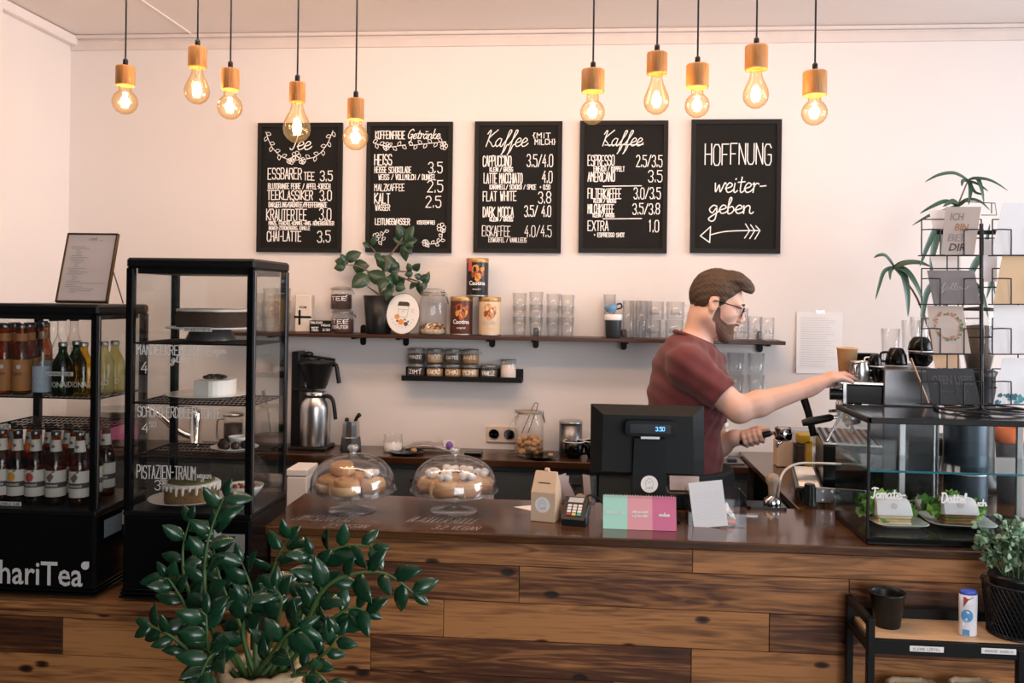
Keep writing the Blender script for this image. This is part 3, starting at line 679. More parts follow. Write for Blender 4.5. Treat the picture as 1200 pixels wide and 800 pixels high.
b = B(); cur(b, 'Kaffee', 706, 752, 152, 170, 1.1); path(b, [(709, 169), (754, 169)], 1, False); path(b, [(707, 217.7), (752, 217.7)], 1.2, False); path(b, [(707, 256.3), (752, 256.3)], 1.2, False)
for s, *q in (('ESPRESSO', 689, 720, 181, 193, 1.1), ('2.5/3.5', 746, 776, 181.6, 195, 1.1), ('EINFACH / DOPPELT', 696, 732, 194.3, 199.7, .9), ('AMERICANO', 689, 720.5, 201, 211.7, 1.1), ('3.5', 760, 776, 199.7, 213, 1.1),
    ('FILTERKAFFEE', 689, 728, 220.3, 232, 1.1), ('3.0/3,5', 743, 774, 220, 233, 1.1), ('KLEIN / GROSS', 696, 722, 232.5, 237, .9), ('MILCHKAFFEE', 689, 719.5, 239, 249.5, 1.1), ('3.5/3.8', 741.7, 773, 238.6, 251, 1.1),
    ('KLEIN / GROSS', 695, 720, 250, 254, .9), ('EXTRA', 689, 713, 258.5, 270, 1.1), ('1.0', 760.7, 772, 258.5, 272, 1.1), ('+ ESPRESSO SHOT', 696, 732, 272.8, 277.5, .9)): line(b, s, *q)
b.build('chalk_lettering', M_chalk, t)
t, line, cur, path = board([(811.4, 139.8), (916.8, 139.5), (808.5, 296.2), (914, 296.9)], 'chalkboard reading HOFFNUNG weitergeben with an arrow, rightmost board')
b = B(); line(b, 'HOFFNUNG', 826.5, 904, 167, 191.7, 1.3); cur(b, 'weiter-', 837, 898, 203, 225, 1.4, .15); cur(b, 'geben', 831, 882, 231, 250, 1.4, .15); b.build('chalk_lettering', M_chalk, t)
b = B(); path(b, [(821, 277), (833, 266), (832, 285), (821, 277)], 1.3, False); path(b, [(832, 276), (850, 272), (872, 271), (889, 271)], 1.3)
for dx in (0, 6, 12): path(b, [(880 + dx - 6, 263 + .2 * dx), (880 + dx - 1, 271)], 1.2, False); path(b, [(880 + dx - 7, 280 + .1 * dx), (880 + dx - 1, 271)], 1.2, False)
b.build('chalk_drawing', M_chalk, t)

# ------------------------------------------------------------------ pendant lamps
m, tr, p = nt('bulb_glass'); N = tr.nodes; L = tr.links; N.remove(p)
lw = N.new('ShaderNodeLayerWeight'); lw.inputs[0].default_value = .5
pw = N.new('ShaderNodeMath'); pw.operation = 'POWER'; pw.inputs[1].default_value = 4; L.new(lw.outputs['Facing'], pw.inputs[0])
tb = N.new('ShaderNodeBsdfTransparent'); mx = N.new('ShaderNodeMix'); mx.data_type = 'RGBA'; mx.inputs[6].default_value = (.985, .91, .77, 1); mx.inputs[7].default_value = (.70, .47, .26, 1); L.new(lw.outputs['Facing'], mx.inputs[0]); L.new(mx.outputs[2], tb.inputs[0])
gb = N.new('ShaderNodeBsdfGlossy'); gb.inputs['Roughness'].default_value = .05
ms = N.new('ShaderNodeMixShader'); ml = N.new('ShaderNodeMath'); ml.operation = 'MULTIPLY_ADD'; ml.inputs[1].default_value = .3; ml.inputs[2].default_value = .05; L.new(pw.outputs[0], ml.inputs[0]); L.new(ml.outputs[0], ms.inputs[0]); L.new(tb.outputs[0], ms.inputs[1]); L.new(gb.outputs[0], ms.inputs[2])
em = N.new('ShaderNodeEmission'); em.inputs[0].default_value = (1, .62, .26, 1); em.inputs[1].default_value = .12
ad = N.new('ShaderNodeAddShader'); L.new(ms.outputs[0], ad.inputs[0]); L.new(em.outputs[0], ad.inputs[1]); L.new(ad.outputs[0], N['Material Output'].inputs[0])
M_bulb = m
M_fil = mk('glowing_filament', (1, .80, .45), emis=16, var=.02)
PN = [(147, 78, 100.5, 134, 21.5, 29, 0), (231.5, 55.5, 79.5, 122, 21, 29, 1), (270, 81, 105.4, 140, 20.5, 29, 0), (348.5, 97, 120, 167, 18.5, 32, 1), (417, 116, 140.6, 176, 19.5, 30, 0),
      (695, 82, 108, 146, 27, 29, 0), (770, 62, 87, 134, 24, 30, 1), (817.5, 76, 103, 138, 26.5, 29, 0), (886.5, 54, 82, 127, 26.5, 30, 1), (955, 84, 112, 147, 27.5, 30, 0)]
PL = ['leftmost of all the lamps, round bulb near the left wall', 'pear bulb hanging highest of the left five', 'third lamp from the left, round bulb', 'pear bulb overlapping the top of the tea board', 'lowest of the left five, round bulb between two boards',
      'leftmost of the right five, round bulb over the fourth board', 'pear bulb, second lamp of the right five', 'round bulb over the left corner of the arrow board', 'pear bulb hanging highest of the right five', 'rightmost of all the lamps, round bulb']
for i, (px, y0, y1, y2, sw, bw, pear) in enumerate(PN):
    Y = 3.0 if i < 5 else 2.9
    a = at(px, y0, Y); k = mpp(px, Y); h = (y1 - y0) * k; r = sw * k / 2; H = (y2 - y1) * k; br = bw * k / 2
    t = thing('pendant_lamp', 'bulb pendant with wooden socket, ' + PL[i], 'pendant lamp', (a.x, Y, ZC), group='pendant lamps over the counter')
    z0 = a.z - ZC
    B().cyl((0, 0, z0 + .02), (0, 0, -.001), .0032, n=8).build('cord', M_bwire, t)
    B().lathe([(.0, .002), (.035, .002), (.04, -.008), (.04, -.026), (.0, -.028)][::-1], 20).build('ceiling_rose', M_bplast, t)
    B().lathe([(.004, z0 + .03), (.009, z0 + .024), (.009, z0 - .002)][::-1], 14).build('cord_grip', M_bplast, t)
    rs = [(0, -h * .98), (r * .72, -h * .98), (r * .75, -h), (r * .97, -h), (r, -h + .003), (r, -.004), (r * .95, 0), (0, 0)]
    B().lathe([(q, z0 + z) for q, z in rs], 28).build('wooden_socket', M_oak, t)
    zb_ = z0 - h
    if pear: pr = [(.0, -H), (br * .35, -H * .985), (br * .7, -H + br * .28), (br * .93, -H + br * .62), (br, -H + br), (br * .94, -H + br * 1.4), (br * .76, -H + br * 1.85), (br * .55, -H * .24), (br * .44, -H * .1), (br * .42, .006)]
    else: pr = [(br * math.sin(q), -H + br - br * math.cos(q)) for q in [R_(x) for x in (0, 20, 40, 60, 80, 100, 120, 138, 150)]] + [(br * .46, .004)]
    B().lathe([(q, zb_ + z) for q, z in pr], 28, cap=False).build('bulb', M_bulb, t)
    b = B(); f0 = -H + br * 1.0
    for q in range(6):
        t0 = 2 * math.pi * q / 6; rr = br * .22
        b.tube([(rr * .6 * math.cos(t0), rr * .6 * math.sin(t0), zb_ + f0 + br * .75), (rr * math.cos(t0 + .5), rr * math.sin(t0 + .5), zb_ + f0 - br * .45)], .0016, 5)
    b.build('filament', M_fil, t)
    B().lathe([(.002, zb_ + f0 - br * .3), (.004, zb_ + f0 + br * .6), (.009, zb_ + .004)], 10).build('glass_stem', M_g, t)
    l = bpy.data.lights.new('bulb_light', 'POINT'); l.energy = BULB_POWER; l.color = (1, .58, .28); l.shadow_soft_size = .02
    lo = bpy.data.objects.new('bulb_light', l); COL.objects.link(lo); lo.location = (0, 0, zb_ - H + br); lo.parent = t
# ------------------------------------------------------------------ glass showcases on the bench
DV = .31
def wire_shelf(par, x0, x1, y0, y1, z, fill=22, name='shelf'):
    b = B(); r = .0028
    for y in (y0, y1): b.tube([(x0, y, z), (x1, y, z)], r, 6)
    for x in (x0, x1): b.tube([(x, y0, z), (x, y1, z)], r, 6)
    n = fill
    for i in range(1, n): x = x0 + (x1 - x0) * i / n; b.tube([(x, y0, z + .002), (x, y1, z + .002)], .0014, 5)
    for i in range(1, 5): y = y0 + (y1 - y0) * i / 5; b.tube([(x0, y, z), (x1, y, z)], .0016, 5)
    return b.build(name, M_black, par)
def showcase(name, label, pxl, pxr, pyt, py_glass, xl=None):
    R = at(pxr, pyt, YV); Lf = at(pxl, pyt, YV); W = R.x - Lf.x
    zt = R.z - ZB; zg = at(pxr, py_glass, YV).z - ZB
    t = thing(name, label, 'display fridge', ((R.x + Lf.x) / 2, YV, ZB))
    h = W / 2
    B().box((0, DV / 2, zg / 2 + .012), (W, DV, zg - .024), .008).build('base_cabinet', M_gloss, t)
    b = B()
    for i in range(3): b.box((0, DV / 2, .014 + .011 * i), (W + .012 - i * .004, DV + .012 - i * .004, .007), .002)
    b.build('ribbed_foot', M_gloss, t)
    b = B().box((0, DV / 2, zt - .016), (W, DV, .032), .007); b.box((0, DV / 2, zt - .04), (W - .05, DV - .05, .016)); b.build('top_panel', M_black, t)
    pw = .024
    for sx in (-1, 1):
        for y in (pw / 2, DV - pw / 2):
            B().box((sx * (h - pw / 2), y, (zg + zt) / 2 - .01), (pw, pw, zt - zg - .04), .004).build('post', M_gloss, t)
            if y < .1: B().box((sx * (h - .002), y, (zg + zt) / 2 - .01), (.005, .012, zt - zg - .05), .002).build('trim_strip', M_dsteel, t)
    b = B().box((0, DV / 2, zg + .004), (W, DV, .016), .003); b.build('floor_tray', M_black, t)
    pn = B().box((0, .006, (zg + zt) / 2 - .01), (W - 2 * pw, .004, zt - zg - .045)); pn.build('front_pane', M_pane, t)
    for sx in (-1, 1): B().box((sx * (h - .006), DV / 2, (zg + zt) / 2 - .01), (.004, DV - 2 * pw, zt - zg - .045)).build('side_pane', M_pane, t)
    b = B().box((0, DV - .006, (zg + zt) / 2 - .01), (W - 2 * pw, .004, zt - zg - .045)); b.build('back_door', M_pane, t)
    return t, W, zt, zg
M_tagp = mk('price_tag', (.72, .70, .67), .6, var=.02)
def price_tag(par, x, y, z, w, h, s):
    o = B().box((x, y, z), (w, .002, h), .0006).build('price_tag', M_tagp, par)
    b = B(); caps(b, s, x - w * .44, z - h * .25, w * .88, h * .5, h * .1, TF((0, y - .0016, 0))); b.build('lettering', M_ink, o)

# ---- drinks fridge (left)
fr, FW, FZT, FZG = showcase('drinks_fridge', 'black glass drinks fridge full of bottles, at the left edge', -30, 115, 357, 604)
SHF = [at(60, 466, YV + .03).z - ZB, at(60, 502.5, YV + .03).z - ZB]
for z in SHF: wire_shelf(fr, -FW / 2 + .012, FW / 2 - .012, .03, DV - .03, z)
fx = fr.location.x
def loc(px, py, Y=YV): p = at(px, py, Y); return p.x - fx, p.z - ZB
for px0, px1, py, s in ((54, 86, 437.5, 'LIMONADE 2,80'), (-6, 13, 499, 'TEE 2,90'), (-4, 25, 589.5, 'SCHORLE 2,80')):
    a = loc(px0, py, YV + .026); c = loc(px1, py, YV + .026); price_tag(fr, (a[0] + c[0]) / 2, .024 if py < 550 else .026, a[1], c[0] - a[0], .0125, s)
a = loc(-24, 681.5); c = loc(97, 681.5); b = B()
txt(b, 'ChariTea', (681.5 - 654.5) * mpp(50, YV), TF(((a[0] + c[0]) / 2, -.0012, a[1])), wd=c[0] - a[0], bold=.012)
for (px, py, w) in ((-10, 681, 8),): pass
c0 = loc(100, 662.5); rr = 4.8 * mpp(99, YV)
b.prism([(c0[0] + rr * math.cos(R_(q)), c0[1] + rr * math.sin(R_(q))) for q in range(90, 361, 15)] + [(c0[0] + rr, c0[1] + rr)], .0008, .0018, M=Matrix(((1, 0, 0, 0), (0, 0, -1, 0), (0, 1, 0, 0), (0, 0, 0, 1))))
b.build('brand_lettering', mk('fridge_lettering', (.62, .60, .58), .6, var=.02), fr)
B().box((FW / 2 + .0008, .1, FZG - .055), (.0012, .1, .055)).build('side_sticker', mk('grey_sticker', (.16, .2, .22), .5), fr)
B().box((FW / 2 + .0008, .18, FZG - .045), (.0012, .05, .045)).build('warning_sticker', M_tagp, fr)

# ---- bottles
M_amber = glass('amber_glass', (.66, .30, .09), (.22, .07, .02), refl=.05, body=.12, bcol=(.3, .1, .02))
M_cider = glass('amber_drink', (.68, .34, .10), (.22, .09, .02), refl=.05)
M_rdrk = glass('red_brown_drink', (.42, .15, .06), (.16, .05, .02), refl=.05)
M_greeng = glass('green_glass', (.04, .19, .06), (.01, .05, .015), refl=.06)
M_yel = glass('yellow_drink', (.80, .62, .10), (.42, .28, .03), refl=.05)
M_lime = glass('pale_lemon_drink', (.86, .80, .48), (.5, .44, .2), refl=.05, body=.35, bcol=(.72, .62, .25))
M_olab = mk('orange_label', (.42, .17, .05), .6, var=.2, scale=30)
M_blab = mk('blue_white_label', (.42, .50, .60), .6, var=.3, scale=25)
M_wlab = mk('cream_label', (.62, .58, .52), .6, var=.05)
M_red = mk('red_print', (.42, .05, .04), .6); M_orng = mk('orange_print', (.70, .30, .05), .6); M_dgreen = mk('green_print', (.06, .2, .07), .6)
M_band = mk('dark_label_band', (.05, .045, .045), .6)
def bottle(name, label, glassm, prof, capz, capm, group, labels, fill=None, txt_=None, txtm=None, fruit=None, neck=None, capr=.0145):
    t = thing(name, label, 'bottle', (0, 0, -9), group=group)
    B().lathe(prof, 20).build('bottle_body', glassm, t)
    B().lathe([(capr * .97, capz), (capr, capz + .002), (capr, capz + .011), (capr * .9, capz + .0135), (0, capz + .0137)], 18).build('cap', capm, t)
    rm = max(r for r, z in prof) + .0004
    for z0, z1, m in labels:
        lb = B().lathe([(rm, z0), (rm + .0003, z0 + .0005), (rm + .0003, z1 - .0005), (rm, z1)], 24, cap=False).build('label', m, t)
    if neck:
        z0, z1, r, m = neck; B().lathe([(r[0], z0), (r[1], z1)], 18, cap=False).build('neck_label', m, t)
    if fruit:
        b = B(); T = TC(rm + .0018, 0)
        if fruit[0] == 'round':
            for q0 in range(0, 360, 30):
                a, c = R_(q0), R_(q0 + 30); b.add([T(0, fruit[1]), T(.013 * math.cos(a), fruit[1] + .015 * math.sin(a)), T(.013 * math.cos(c), fruit[1] + .015 * math.sin(c))], [(0, 1, 2)])
        else:
            b.add([T(-.013, fruit[1]), T(-.005, fruit[1] + .009), T(.003, fruit[1] + .017), T(.012, fruit[1] + .004), T(.0, fruit[1]), T(.0, fruit[1] - .015)], [(0, 4, 1), (1, 4, 2), (2, 4, 3), (0, 5, 4), (4, 5, 3)])
        b.build('fruit_print', fruit[2], t)
        b = B(); b.add([T(.002, fruit[1] + .014), T(.012, fruit[1] + .026), T(.015, fruit[1] + .018)], [(0, 1, 2)]); b.build('leaf_print', M_dgreen, t)
    if txt_:
        s, z, h, wd = txt_; b = B(); txt(b, s, h, TC(rm + .0008, z), wd=wd, bold=.01); b.build('lettering', txtm or M_chalk, t)
    return t
def place(proto, n, xyz, label, used={}):
    k = proto.name
    if k not in used: used[k] = 1; proto.location = xyz; proto['label'] = label; return proto
    return dup(proto, xyz, label)
LN = [(.0, 0), (.0275, 0), (.0295, .003), (.0300, .008), (.0300, .128), (.0275, .145), (.018, .165), (.0138, .182), (.0128, .214), (.0142, .216), (.0142, .222), (.012, .224)]
cider = []
for nm, fruit, gm in (('apple', ('round', .088, M_red), M_cider), ('orange', ('round', .088, M_orng), M_rdrk), ('pear', ('kite', .088, M_bark), M_cider)):
    t = bottle('juice_bottle', '', gm, LN, .217, M_dsteel, 'juice bottles on the bottom of the drinks fridge', [(.028, .110, M_wlab)], neck=(.168, .204, (.0178, .0133), M_wlab), fruit=fruit)
    B().lathe([(.0309, .056), (.0309, .073)], 24, cap=False).build('label_band', M_band, t)
    b = B(); txt(b, 'ostmost', .009, TC(.0312, .0605), wd=.046, bold=.01); b.build('lettering', M_wlab, t)
    b = B(); T = TC(.0180, .184); b.add([T(-.008, 0), T(0, .007), T(.008, 0), T(0, -.006)], [(0, 1, 2, 3)]); b.build('neck_emblem', M_bark, t)
    cider.append(t)
floor_z = ZB + FZG + .012
fl = ['red apple label', 'orange fruit label', 'pear label']
front = [(-19, 1), (2, 0), (20, 1), (41, 0), (65, 2), (93, 2)]
for i, (px, k) in enumerate(front[1:]):
    p = at(px, 590, YV + .075); place(cider[k], 0, (p.x, YV + .075, floor_z), 'juice bottle with %s, bottom fridge row at the front, %s from the left' % (fl[k], ORD[i]))
for row, off in ((1, 0), (2, .5)):
    for i in range(6):
        px = -6 + (i + off) * 22 + row * 4; Y = YV + .075 + .07 * row
        p = at(px, 590, Y)
        if p.x - fx > FW / 2 - .05: continue
        place(cider[(i + row) % 3], 0, (p.x, Y, floor_z), 'juice bottle in the %s row on the fridge floor, %s from the left' % (['', 'middle', 'rear'][row], ORD[i]))
sz = ZB + SHF[0] + .005
TALL = [(.0, 0), (.0255, 0), (.0275, .004), (.0275, .125), (.0255, .142), (.0185, .165), (.0170, .205), (.0178, .207), (.0178, .214), (.012, .2145)]
ta = bottle('tea_bottle', '', M_amber, TALL, .208, M_dsteel, 'amber tea bottles in the drinks fridge', [(.012, .110, M_olab)], txt_=('Organic', .062, .012, .04), txtm=M_ink, neck=(.168, .192, (.0186, .0182), M_olab), capr=.0182)
b = B(); T = TC(.0284, 0); [b.add([T(.008, .088), T(.008 + .007 * math.cos(R_(q)), .088 + .007 * math.sin(R_(q))), T(.008 + .007 * math.cos(R_(q + 45)), .088 + .007 * math.sin(R_(q + 45)))], [(0, 1, 2)]) for q in range(0, 360, 45)]; b.build('label_dot', M_wlab, ta)
q = 0
for row, pxs in ((0, (5, 25)), (1, (-2, 14, 31)), (2, (10, 28, 45))):
    for i, px in enumerate(pxs):
        Y = YV + .07 + .075 * row; p = at(px + row * 3, 450, Y)
        place(ta, 0, (p.x, Y, sz), 'amber tea bottle with orange label, %s row of the upper shelf, %s from the left' % (['front', 'second', 'rear'][row], ORD[i]))
FAT = [(.0, 0), (.0285, 0), (.0310, .004), (.0315, .010), (.0315, .085), (.0285, .105), (.018, .125), (.0125, .137), (.0120, .152), (.0135, .153), (.0135, .160), (.011, .161)]
for k, (px, Y, gm, lab, s, col) in enumerate(((73, YV + .06, M_greeng, 'green lemonade bottle under the price tag, at the front of the upper shelf', 'LEMONAID', None),
        (97.5, YV + .075, M_yel, 'yellow lemonade bottle beside the fridge corner post, upper shelf', 'LEMONAID', None),
        (89, YV + .15, M_greeng, 'green lemonade bottle behind the yellow one, upper shelf', 'LEMONAID', None),
        (121.5, YV + .145, M_lime, 'cloudy pale lemonade bottle behind the side pane, left of two', 'LEMONAID', None),
        (134, YV + .195, M_lime, 'cloudy pale lemonade bottle behind the side pane, right of two', 'LEMONAID', None))):
    p = at(px, 460, Y)
    if p.x - fx > FW / 2 - .045: p.x = fx + FW / 2 - .046
    t = bottle('lemonade_bottle', lab, gm, FAT, .1535, M_alu, 'lemonade bottles in the drinks fridge', [], txt_=(s, .028, .017, .095), txtm=M_wlab, capr=.0138); t.location = (p.x, Y, sz)
    if k > 2: B().box((0, -.0325, .066), (.016, .0008, .018)).build('label_square', M_wlab, t); t.rotation_euler = (0, 0, -.5)
t = bottle('water_bottle', 'clear bottle with blue and white label beside the green lemonade, upper shelf', M_g, [(r * .95, z * 1.18) for r, z in LN][:-1] + [(.0, .262)], .256, M_dsteel, None, [(.010, .105, M_blab)]); p = at(49.5, 450, YV + .08); t.location = (p.x, YV + .08, sz); t.scale = (1, 1, .86)
b = B(); T = TC(.0297, 0)
b.add([T(-.018, .035), T(-.006, .062), T(.002, .048), T(.012, .058), T(.018, .035)], [(0, 1, 2), (0, 2, 4), (2, 3, 4)]); b.build('label_print', M_wlab, t)
ck = None
for i, (px, Y) in enumerate(((62, YV + .2), (72, YV + .235), (86, YV + .24))):
    p = at(px, 450, Y); lab = 'dark capped clear bottle standing behind the green lemonade, %s of three' % ORD[i]
    if ck is None: ck = bottle('soda_bottle', lab, M_g, [(r, z * 1.05) for r, z in LN], .228, M_black, 'dark capped bottles at the back of the upper shelf', [(.03, .10, M_wlab)]); ck.location = (p.x, Y, sz)
    else: dup(ck, (p.x, Y, sz), lab)

# ---- menu frame standing on the drinks fridge
zt = ZB + FZT
TLp, TRp, BLp, BRp = [at(x, y, YV + .13) for x, y in ((84, 268), (147, 267.5), (67, 352), (133, 353))]
w = .170; h = .236
t = thing('menu_stand', 'slim brass framed menu sheet propped on the drinks fridge', 'menu frame', ((BLp.x + BRp.x) / 2, YV + .11, zt + .004), rot=(R_(-16.5), 0, R_(2)))
b = B(); q = .006
for x in (-w / 2 + q / 2, w / 2 - q / 2): b.box((x, 0, h / 2), (q, .014, h), .001)
for z in (q / 2, h - q / 2): b.box((0, 0, z), (w, .014, q), .001)
b.build('brass_frame', mk('dark_brass', (.20, .12, .05), .32, metal=.9, var=.2), t)
sh = B().box((0, -.002, h / 2), (w - 2 * q, .003, h - 2 * q)).build('paper_sheet', mk('blush_paper', (.80, .64, .57), .5, var=.02), t)
b = B(); T = TF((0, -.0042, 0))
txt(b, 'CAFÉ', .008, lambda u, v: T(u + .005, v + h * .895), bold=.02); txt(b, 'Menü', .004, lambda u, v: T(u + .032, v + h * .885))
zz_ = h * .80
for i in range(26):
    ln = (.016 if i % 7 in (2, 3, 4) else .05) * (1 + .3 * math.sin(i * 2.3)) + (.06 if i in (20, 23, 24) else 0)
    x0 = -w * .38 + (.02 if i % 7 in (2, 3, 4) else .004 * (i % 3)); z = zz_ - i * .0062
    b.box((x0 + ln / 2, -.0042, z), (ln, .0004, .0013))
b.build('printed_text', M_grey, sh)
B().tube([(w * .46, .007, h * .5), (w * .47, .105, h * .13)], .0022, 6).build('easel_leg', M_brass, t)

# ---- cake vitrine
vt, VW, VZT, VZG = showcase('cake_vitrine', 'tall black glass cake vitrine beside the counter, with white writing', 147.5, 298.5, 303, 608)
vx = vt.location.x
def vloc(px, py, Y=YV): p = at(px, py, Y); return p.x - vx, p.z - ZB
VS = [vloc(220, y, YV + .03)[1] for y in (403, 473.5, 537)]
for z in VS: wire_shelf(vt, -VW / 2 + .012, VW / 2 - .012, .03, DV - .03, z, 26)
b = B(); T = TF((0, .0025, 0)); k = mpp(220, YV)
def vline(s, x0, x1, y0, y1, wt=1.15):
    a = vloc(x0, y1); c = vloc(x1, y1); caps(b, s, a[0], a[1], c[0] - a[0], (y1 - y0) * k, wt * k, T)
def vcur(s, x0, x1, y0, y1, wt=1.0):
    a = vloc(x0, y1); c = vloc(x1, y1); curs(b, s, a[0], a[1], c[0] - a[0], (y1 - y0) * k, wt * k, T)
for s, *q in (('MANDELKREMETORTE', 160, 247, 404, 415), ('4', 165, 172, 424, 437), ('SCHOKO-ERDBEER-TORTE', 161, 258, 476, 488), ('4', 166, 173, 496, 506), ('50', 174, 182, 494, 500, .8),
     ('PISTAZIEN-TRAUM', 160, 229, 545, 560), ('3', 181, 187, 563, 574), ('50', 188, 194, 562, 567, .8)): vline(s, *q)
for s, *q in (('vegan', 248, 264, 406, 414), ('gluten', 200, 224, 416, 424), ('vegan', 230, 247, 552, 560)): vcur(s, *q)
b.build('chalk_lettering', mk('glass_marker', (.68, .66, .63), .8, var=.2, scale=60), vt)
B().box((VW / 2 * .42, -.001, VZG - .055), (.05, .0012, .036)).build('type_sticker', M_tagp, vt)
B().box((VW / 2 * .72, -.001, VZG - .075), (.075, .0012, .055)).build('rating_sticker', mk('grey_label', (.34, .32, .30), .5, var=.05), vt)
# cakes
M_sponge = mk('dark_sponge', (.055, .030, .018), .9, var=.5, scale=50, bump=.5, bscale=120)
M_cream = mk('cream', (.82, .74, .66), .55, var=.06, scale=30, bump=.3, bscale=60)
M_pist = mk('pistachio_sponge', (.22, .12, .045), .9, var=.4, scale=60, bump=.5, bscale=120)
M_crumb = mk('pistachio_crumbs', (.14, .13, .04), .9, var=.5, scale=120, bump=.8, bscale=200)
M_choc = mk('chocolate', (.035, .016, .010), .45, var=.3)
M_brown = mk('dark_bronze', (.09, .08, .075), .35, metal=.6, var=.2)
def cyl_cake(r, h, seed, lump=.003, n=36, wedge=None):
    rg = random.Random(seed); b = B(); vs = []; fs = []; zs = [0, h * .12, h * .5, h * .9, h]
    for i, z in enumerate(zs):
        for q in range(n):
            t = 2 * math.pi * q / n; rr = r * (.985 if i in (0, 4) else 1) + rg.uniform(-lump, lump)
            vs.append((rr * math.cos(t), rr * math.sin(t), z + (rg.uniform(0, lump) if i == 4 else 0)))
    for i in range(4):
        for q in range(n): fs.append((i * n + q, i * n + (q + 1) % n, (i + 1) * n + (q + 1) % n, (i + 1) * n + q))
    vs.append((0, 0, h)); fs += [(4 * n + q, 4 * n + (q + 1) % n, len(vs) - 1) for q in range(n)]
    b.add(vs, fs, 0, True); return b
def plate_mesh(r, h=.016, n=36, rim=.8):
    return B().lathe([(0, 0), (r * .55, 0), (r * .6, .002), (r * .97, h), (r, h + .001), (r * .97, h + .002), (r * .62, .006), (0, .005)], n)
Yc = YV + .155
z1 = ZB + VS[0] + .006
p = at(247, 400, Yc); R1 = .135
s_ = thing('cake_stand', 'dark flared cake stand with pale plate on the top vitrine shelf', 'cake stand', (p.x, Yc, z1))
B().lathe([(0, 0), (.078, 0), (.078, .003), (.062, .036), (.0, .038)], 32).build('foot', M_brown, s_)
B().lathe([(0, .037), (R1, .039), (R1 + .002, .042), (R1, .044), (0, .044)], 44).build('plate', M_porc, s_)
B().box((.02, -R1 - .0035, .040), (.09, .002, .013)).build('name_card', M_tagp, s_)
b = B(); caps(b, 'SCHOKOTORTE', -.02, .0365, .08, .007, .0012, TF((0, -R1 - .0048, 0))); b.build('lettering', M_ink, s_)
c = thing('chocolate_cake', 'dark chocolate cake with pale cream top on the flared stand', 'cake', (p.x + .012, Yc, z1 + .0445))
cyl_cake(.118, .048, 4, .002).build('sponge', M_sponge, c)
cyl_cake(.117, .007, 5, .002).build('cream_top', M_cream, c).location = (0, 0, .0485)
z2 = ZB + VS[1] + .006; p = at(247, 470, Yc)
pl = tag(plate_mesh(.135, .014).build('cake_plate', M_porc), 'pale plate with crumbs on the second vitrine shelf', 'plate'); pl.location = (p.x - .005, Yc, z2)
c = thing('strawberry_cream_cake', 'white cream cake with dark chocolate pieces on top, second vitrine shelf', 'cake', (p.x + .03, Yc - .01, z2 + .0065))
pts = [(0.05 * math.cos(R_(q)), .075 * math.sin(R_(q))) for q in range(-90, 91, 15)] + [(-.055, .06), (-.055, -.06)]
B().prism(pts, 0, .055).build('cream_body', mk('white_icing', (.84, .80, .76), .5, var=.04, bump=.4, bscale=50), c)
b = B(); rg = random.Random(3)
for i in range(9): b.ball((rg.uniform(-.04, .03), rg.uniform(-.05, .04), .060 + rg.uniform(0, .006)), (.014, .01, .006), 8, i % 2)
b.build('topping', [M_choc, mk('green_leaf_topping', (.06, .07, .03), .6)], c)
z3 = ZB + VS[2] + .006; p = at(272, 532, Yc - .02)
pl = tag(plate_mesh(.075, .012).build('dessert_plate', M_porc), 'small plate of chocolate balls on the third vitrine shelf', 'plate'); pl.location = (p.x, Yc, z3)
bo = tag(B().lathe([(0, 0), (.024, 0), (.034, .03), (.036, .036), (.033, .036), (.022, .004), (0, .004)], 24).build('sugar_bowl', M_porc), 'little white bowl on the plate of chocolate balls', 'bowl'); bo.location = (p.x + .008, Yc + .02, z3 + .006)
ch = None
for i, (dx, dy, dz) in enumerate(((-.034, -.02, 0), (-.012, -.042, 0), (.018, -.04, 0), (.038, -.012, 0), (-.045, .012, 0))):
    o = tag(B().ball((0, 0, .0135), .0138, 14, jit=.04, seed=i).build('chocolate_ball', M_choc), 'dark chocolate ball on the small plate, %s of five' % ORD[i], 'chocolate', 'chocolate balls on the plate'); o.location = (p.x + dx, Yc + dy, z3 + .0075)
z4 = ZB + VZG + .012; p = at(219, 592, YV + .13)
pl = tag(plate_mesh(.118, .016).build('cake_plate', M_porc), 'wide white plate under the pistachio cake on the vitrine floor', 'plate'); pl.location = (p.x, YV + .13, z4)
c = thing('pistachio_cake', 'brown pistachio cake with dripping white icing and green crumbs', 'cake', (p.x + .015, YV + .13, z4 + .006))
cyl_cake(.082, .052, 8, .002).build('sponge', M_pist, c)
b = cyl_cake(.084, .009, 9, .001); rg = random.Random(5)
for i in range(26):
    t = 2 * math.pi * i / 26; L_ = rg.uniform(.006, .024); b.tube([(.083 * math.cos(t), .083 * math.sin(t), .006), (.0845 * math.cos(t), .0845 * math.sin(t), -L_ * .6), (.084 * math.cos(t), .084 * math.sin(t), -L_)], [.006, .0048, .0025], 7)
b.build('icing', M_cream, c).location = (0, 0, .052)
cyl_cake(.07, .006, 10, .003).build('crumb_topping', M_crumb, c).location = (0, 0, .0605)
p = at(283, 597, YV + .15)
bw = thing('dessert_bowl', 'white bowl of crumble on the vitrine floor behind the corner post', 'bowl', (p.x - .012, YV + .2, z4))
B().lathe([(0, 0), (.03, 0), (.055, .03), (.062, .045), (.059, .045), (.05, .03), (.026, .006), (0, .006)], 28).build('bowl', M_porc, bw)
b = B(); rg = random.Random(8)
for i in range(40): a_ = rg.uniform(0, 6.28); r_ = .05 * math.sqrt(rg.random()); b.ball((r_ * math.cos(a_), r_ * math.sin(a_), .036 + .006 * (1 - r_ / .05)), rg.uniform(.004, .008), 6, i % 3)
o = b.build('crumble', [mk('crumble', (.45, .24, .1), .9, var=.4), mk('berries', (.3, .04, .03), .5), M_cream], bw); o['kind'] = 'stuff'
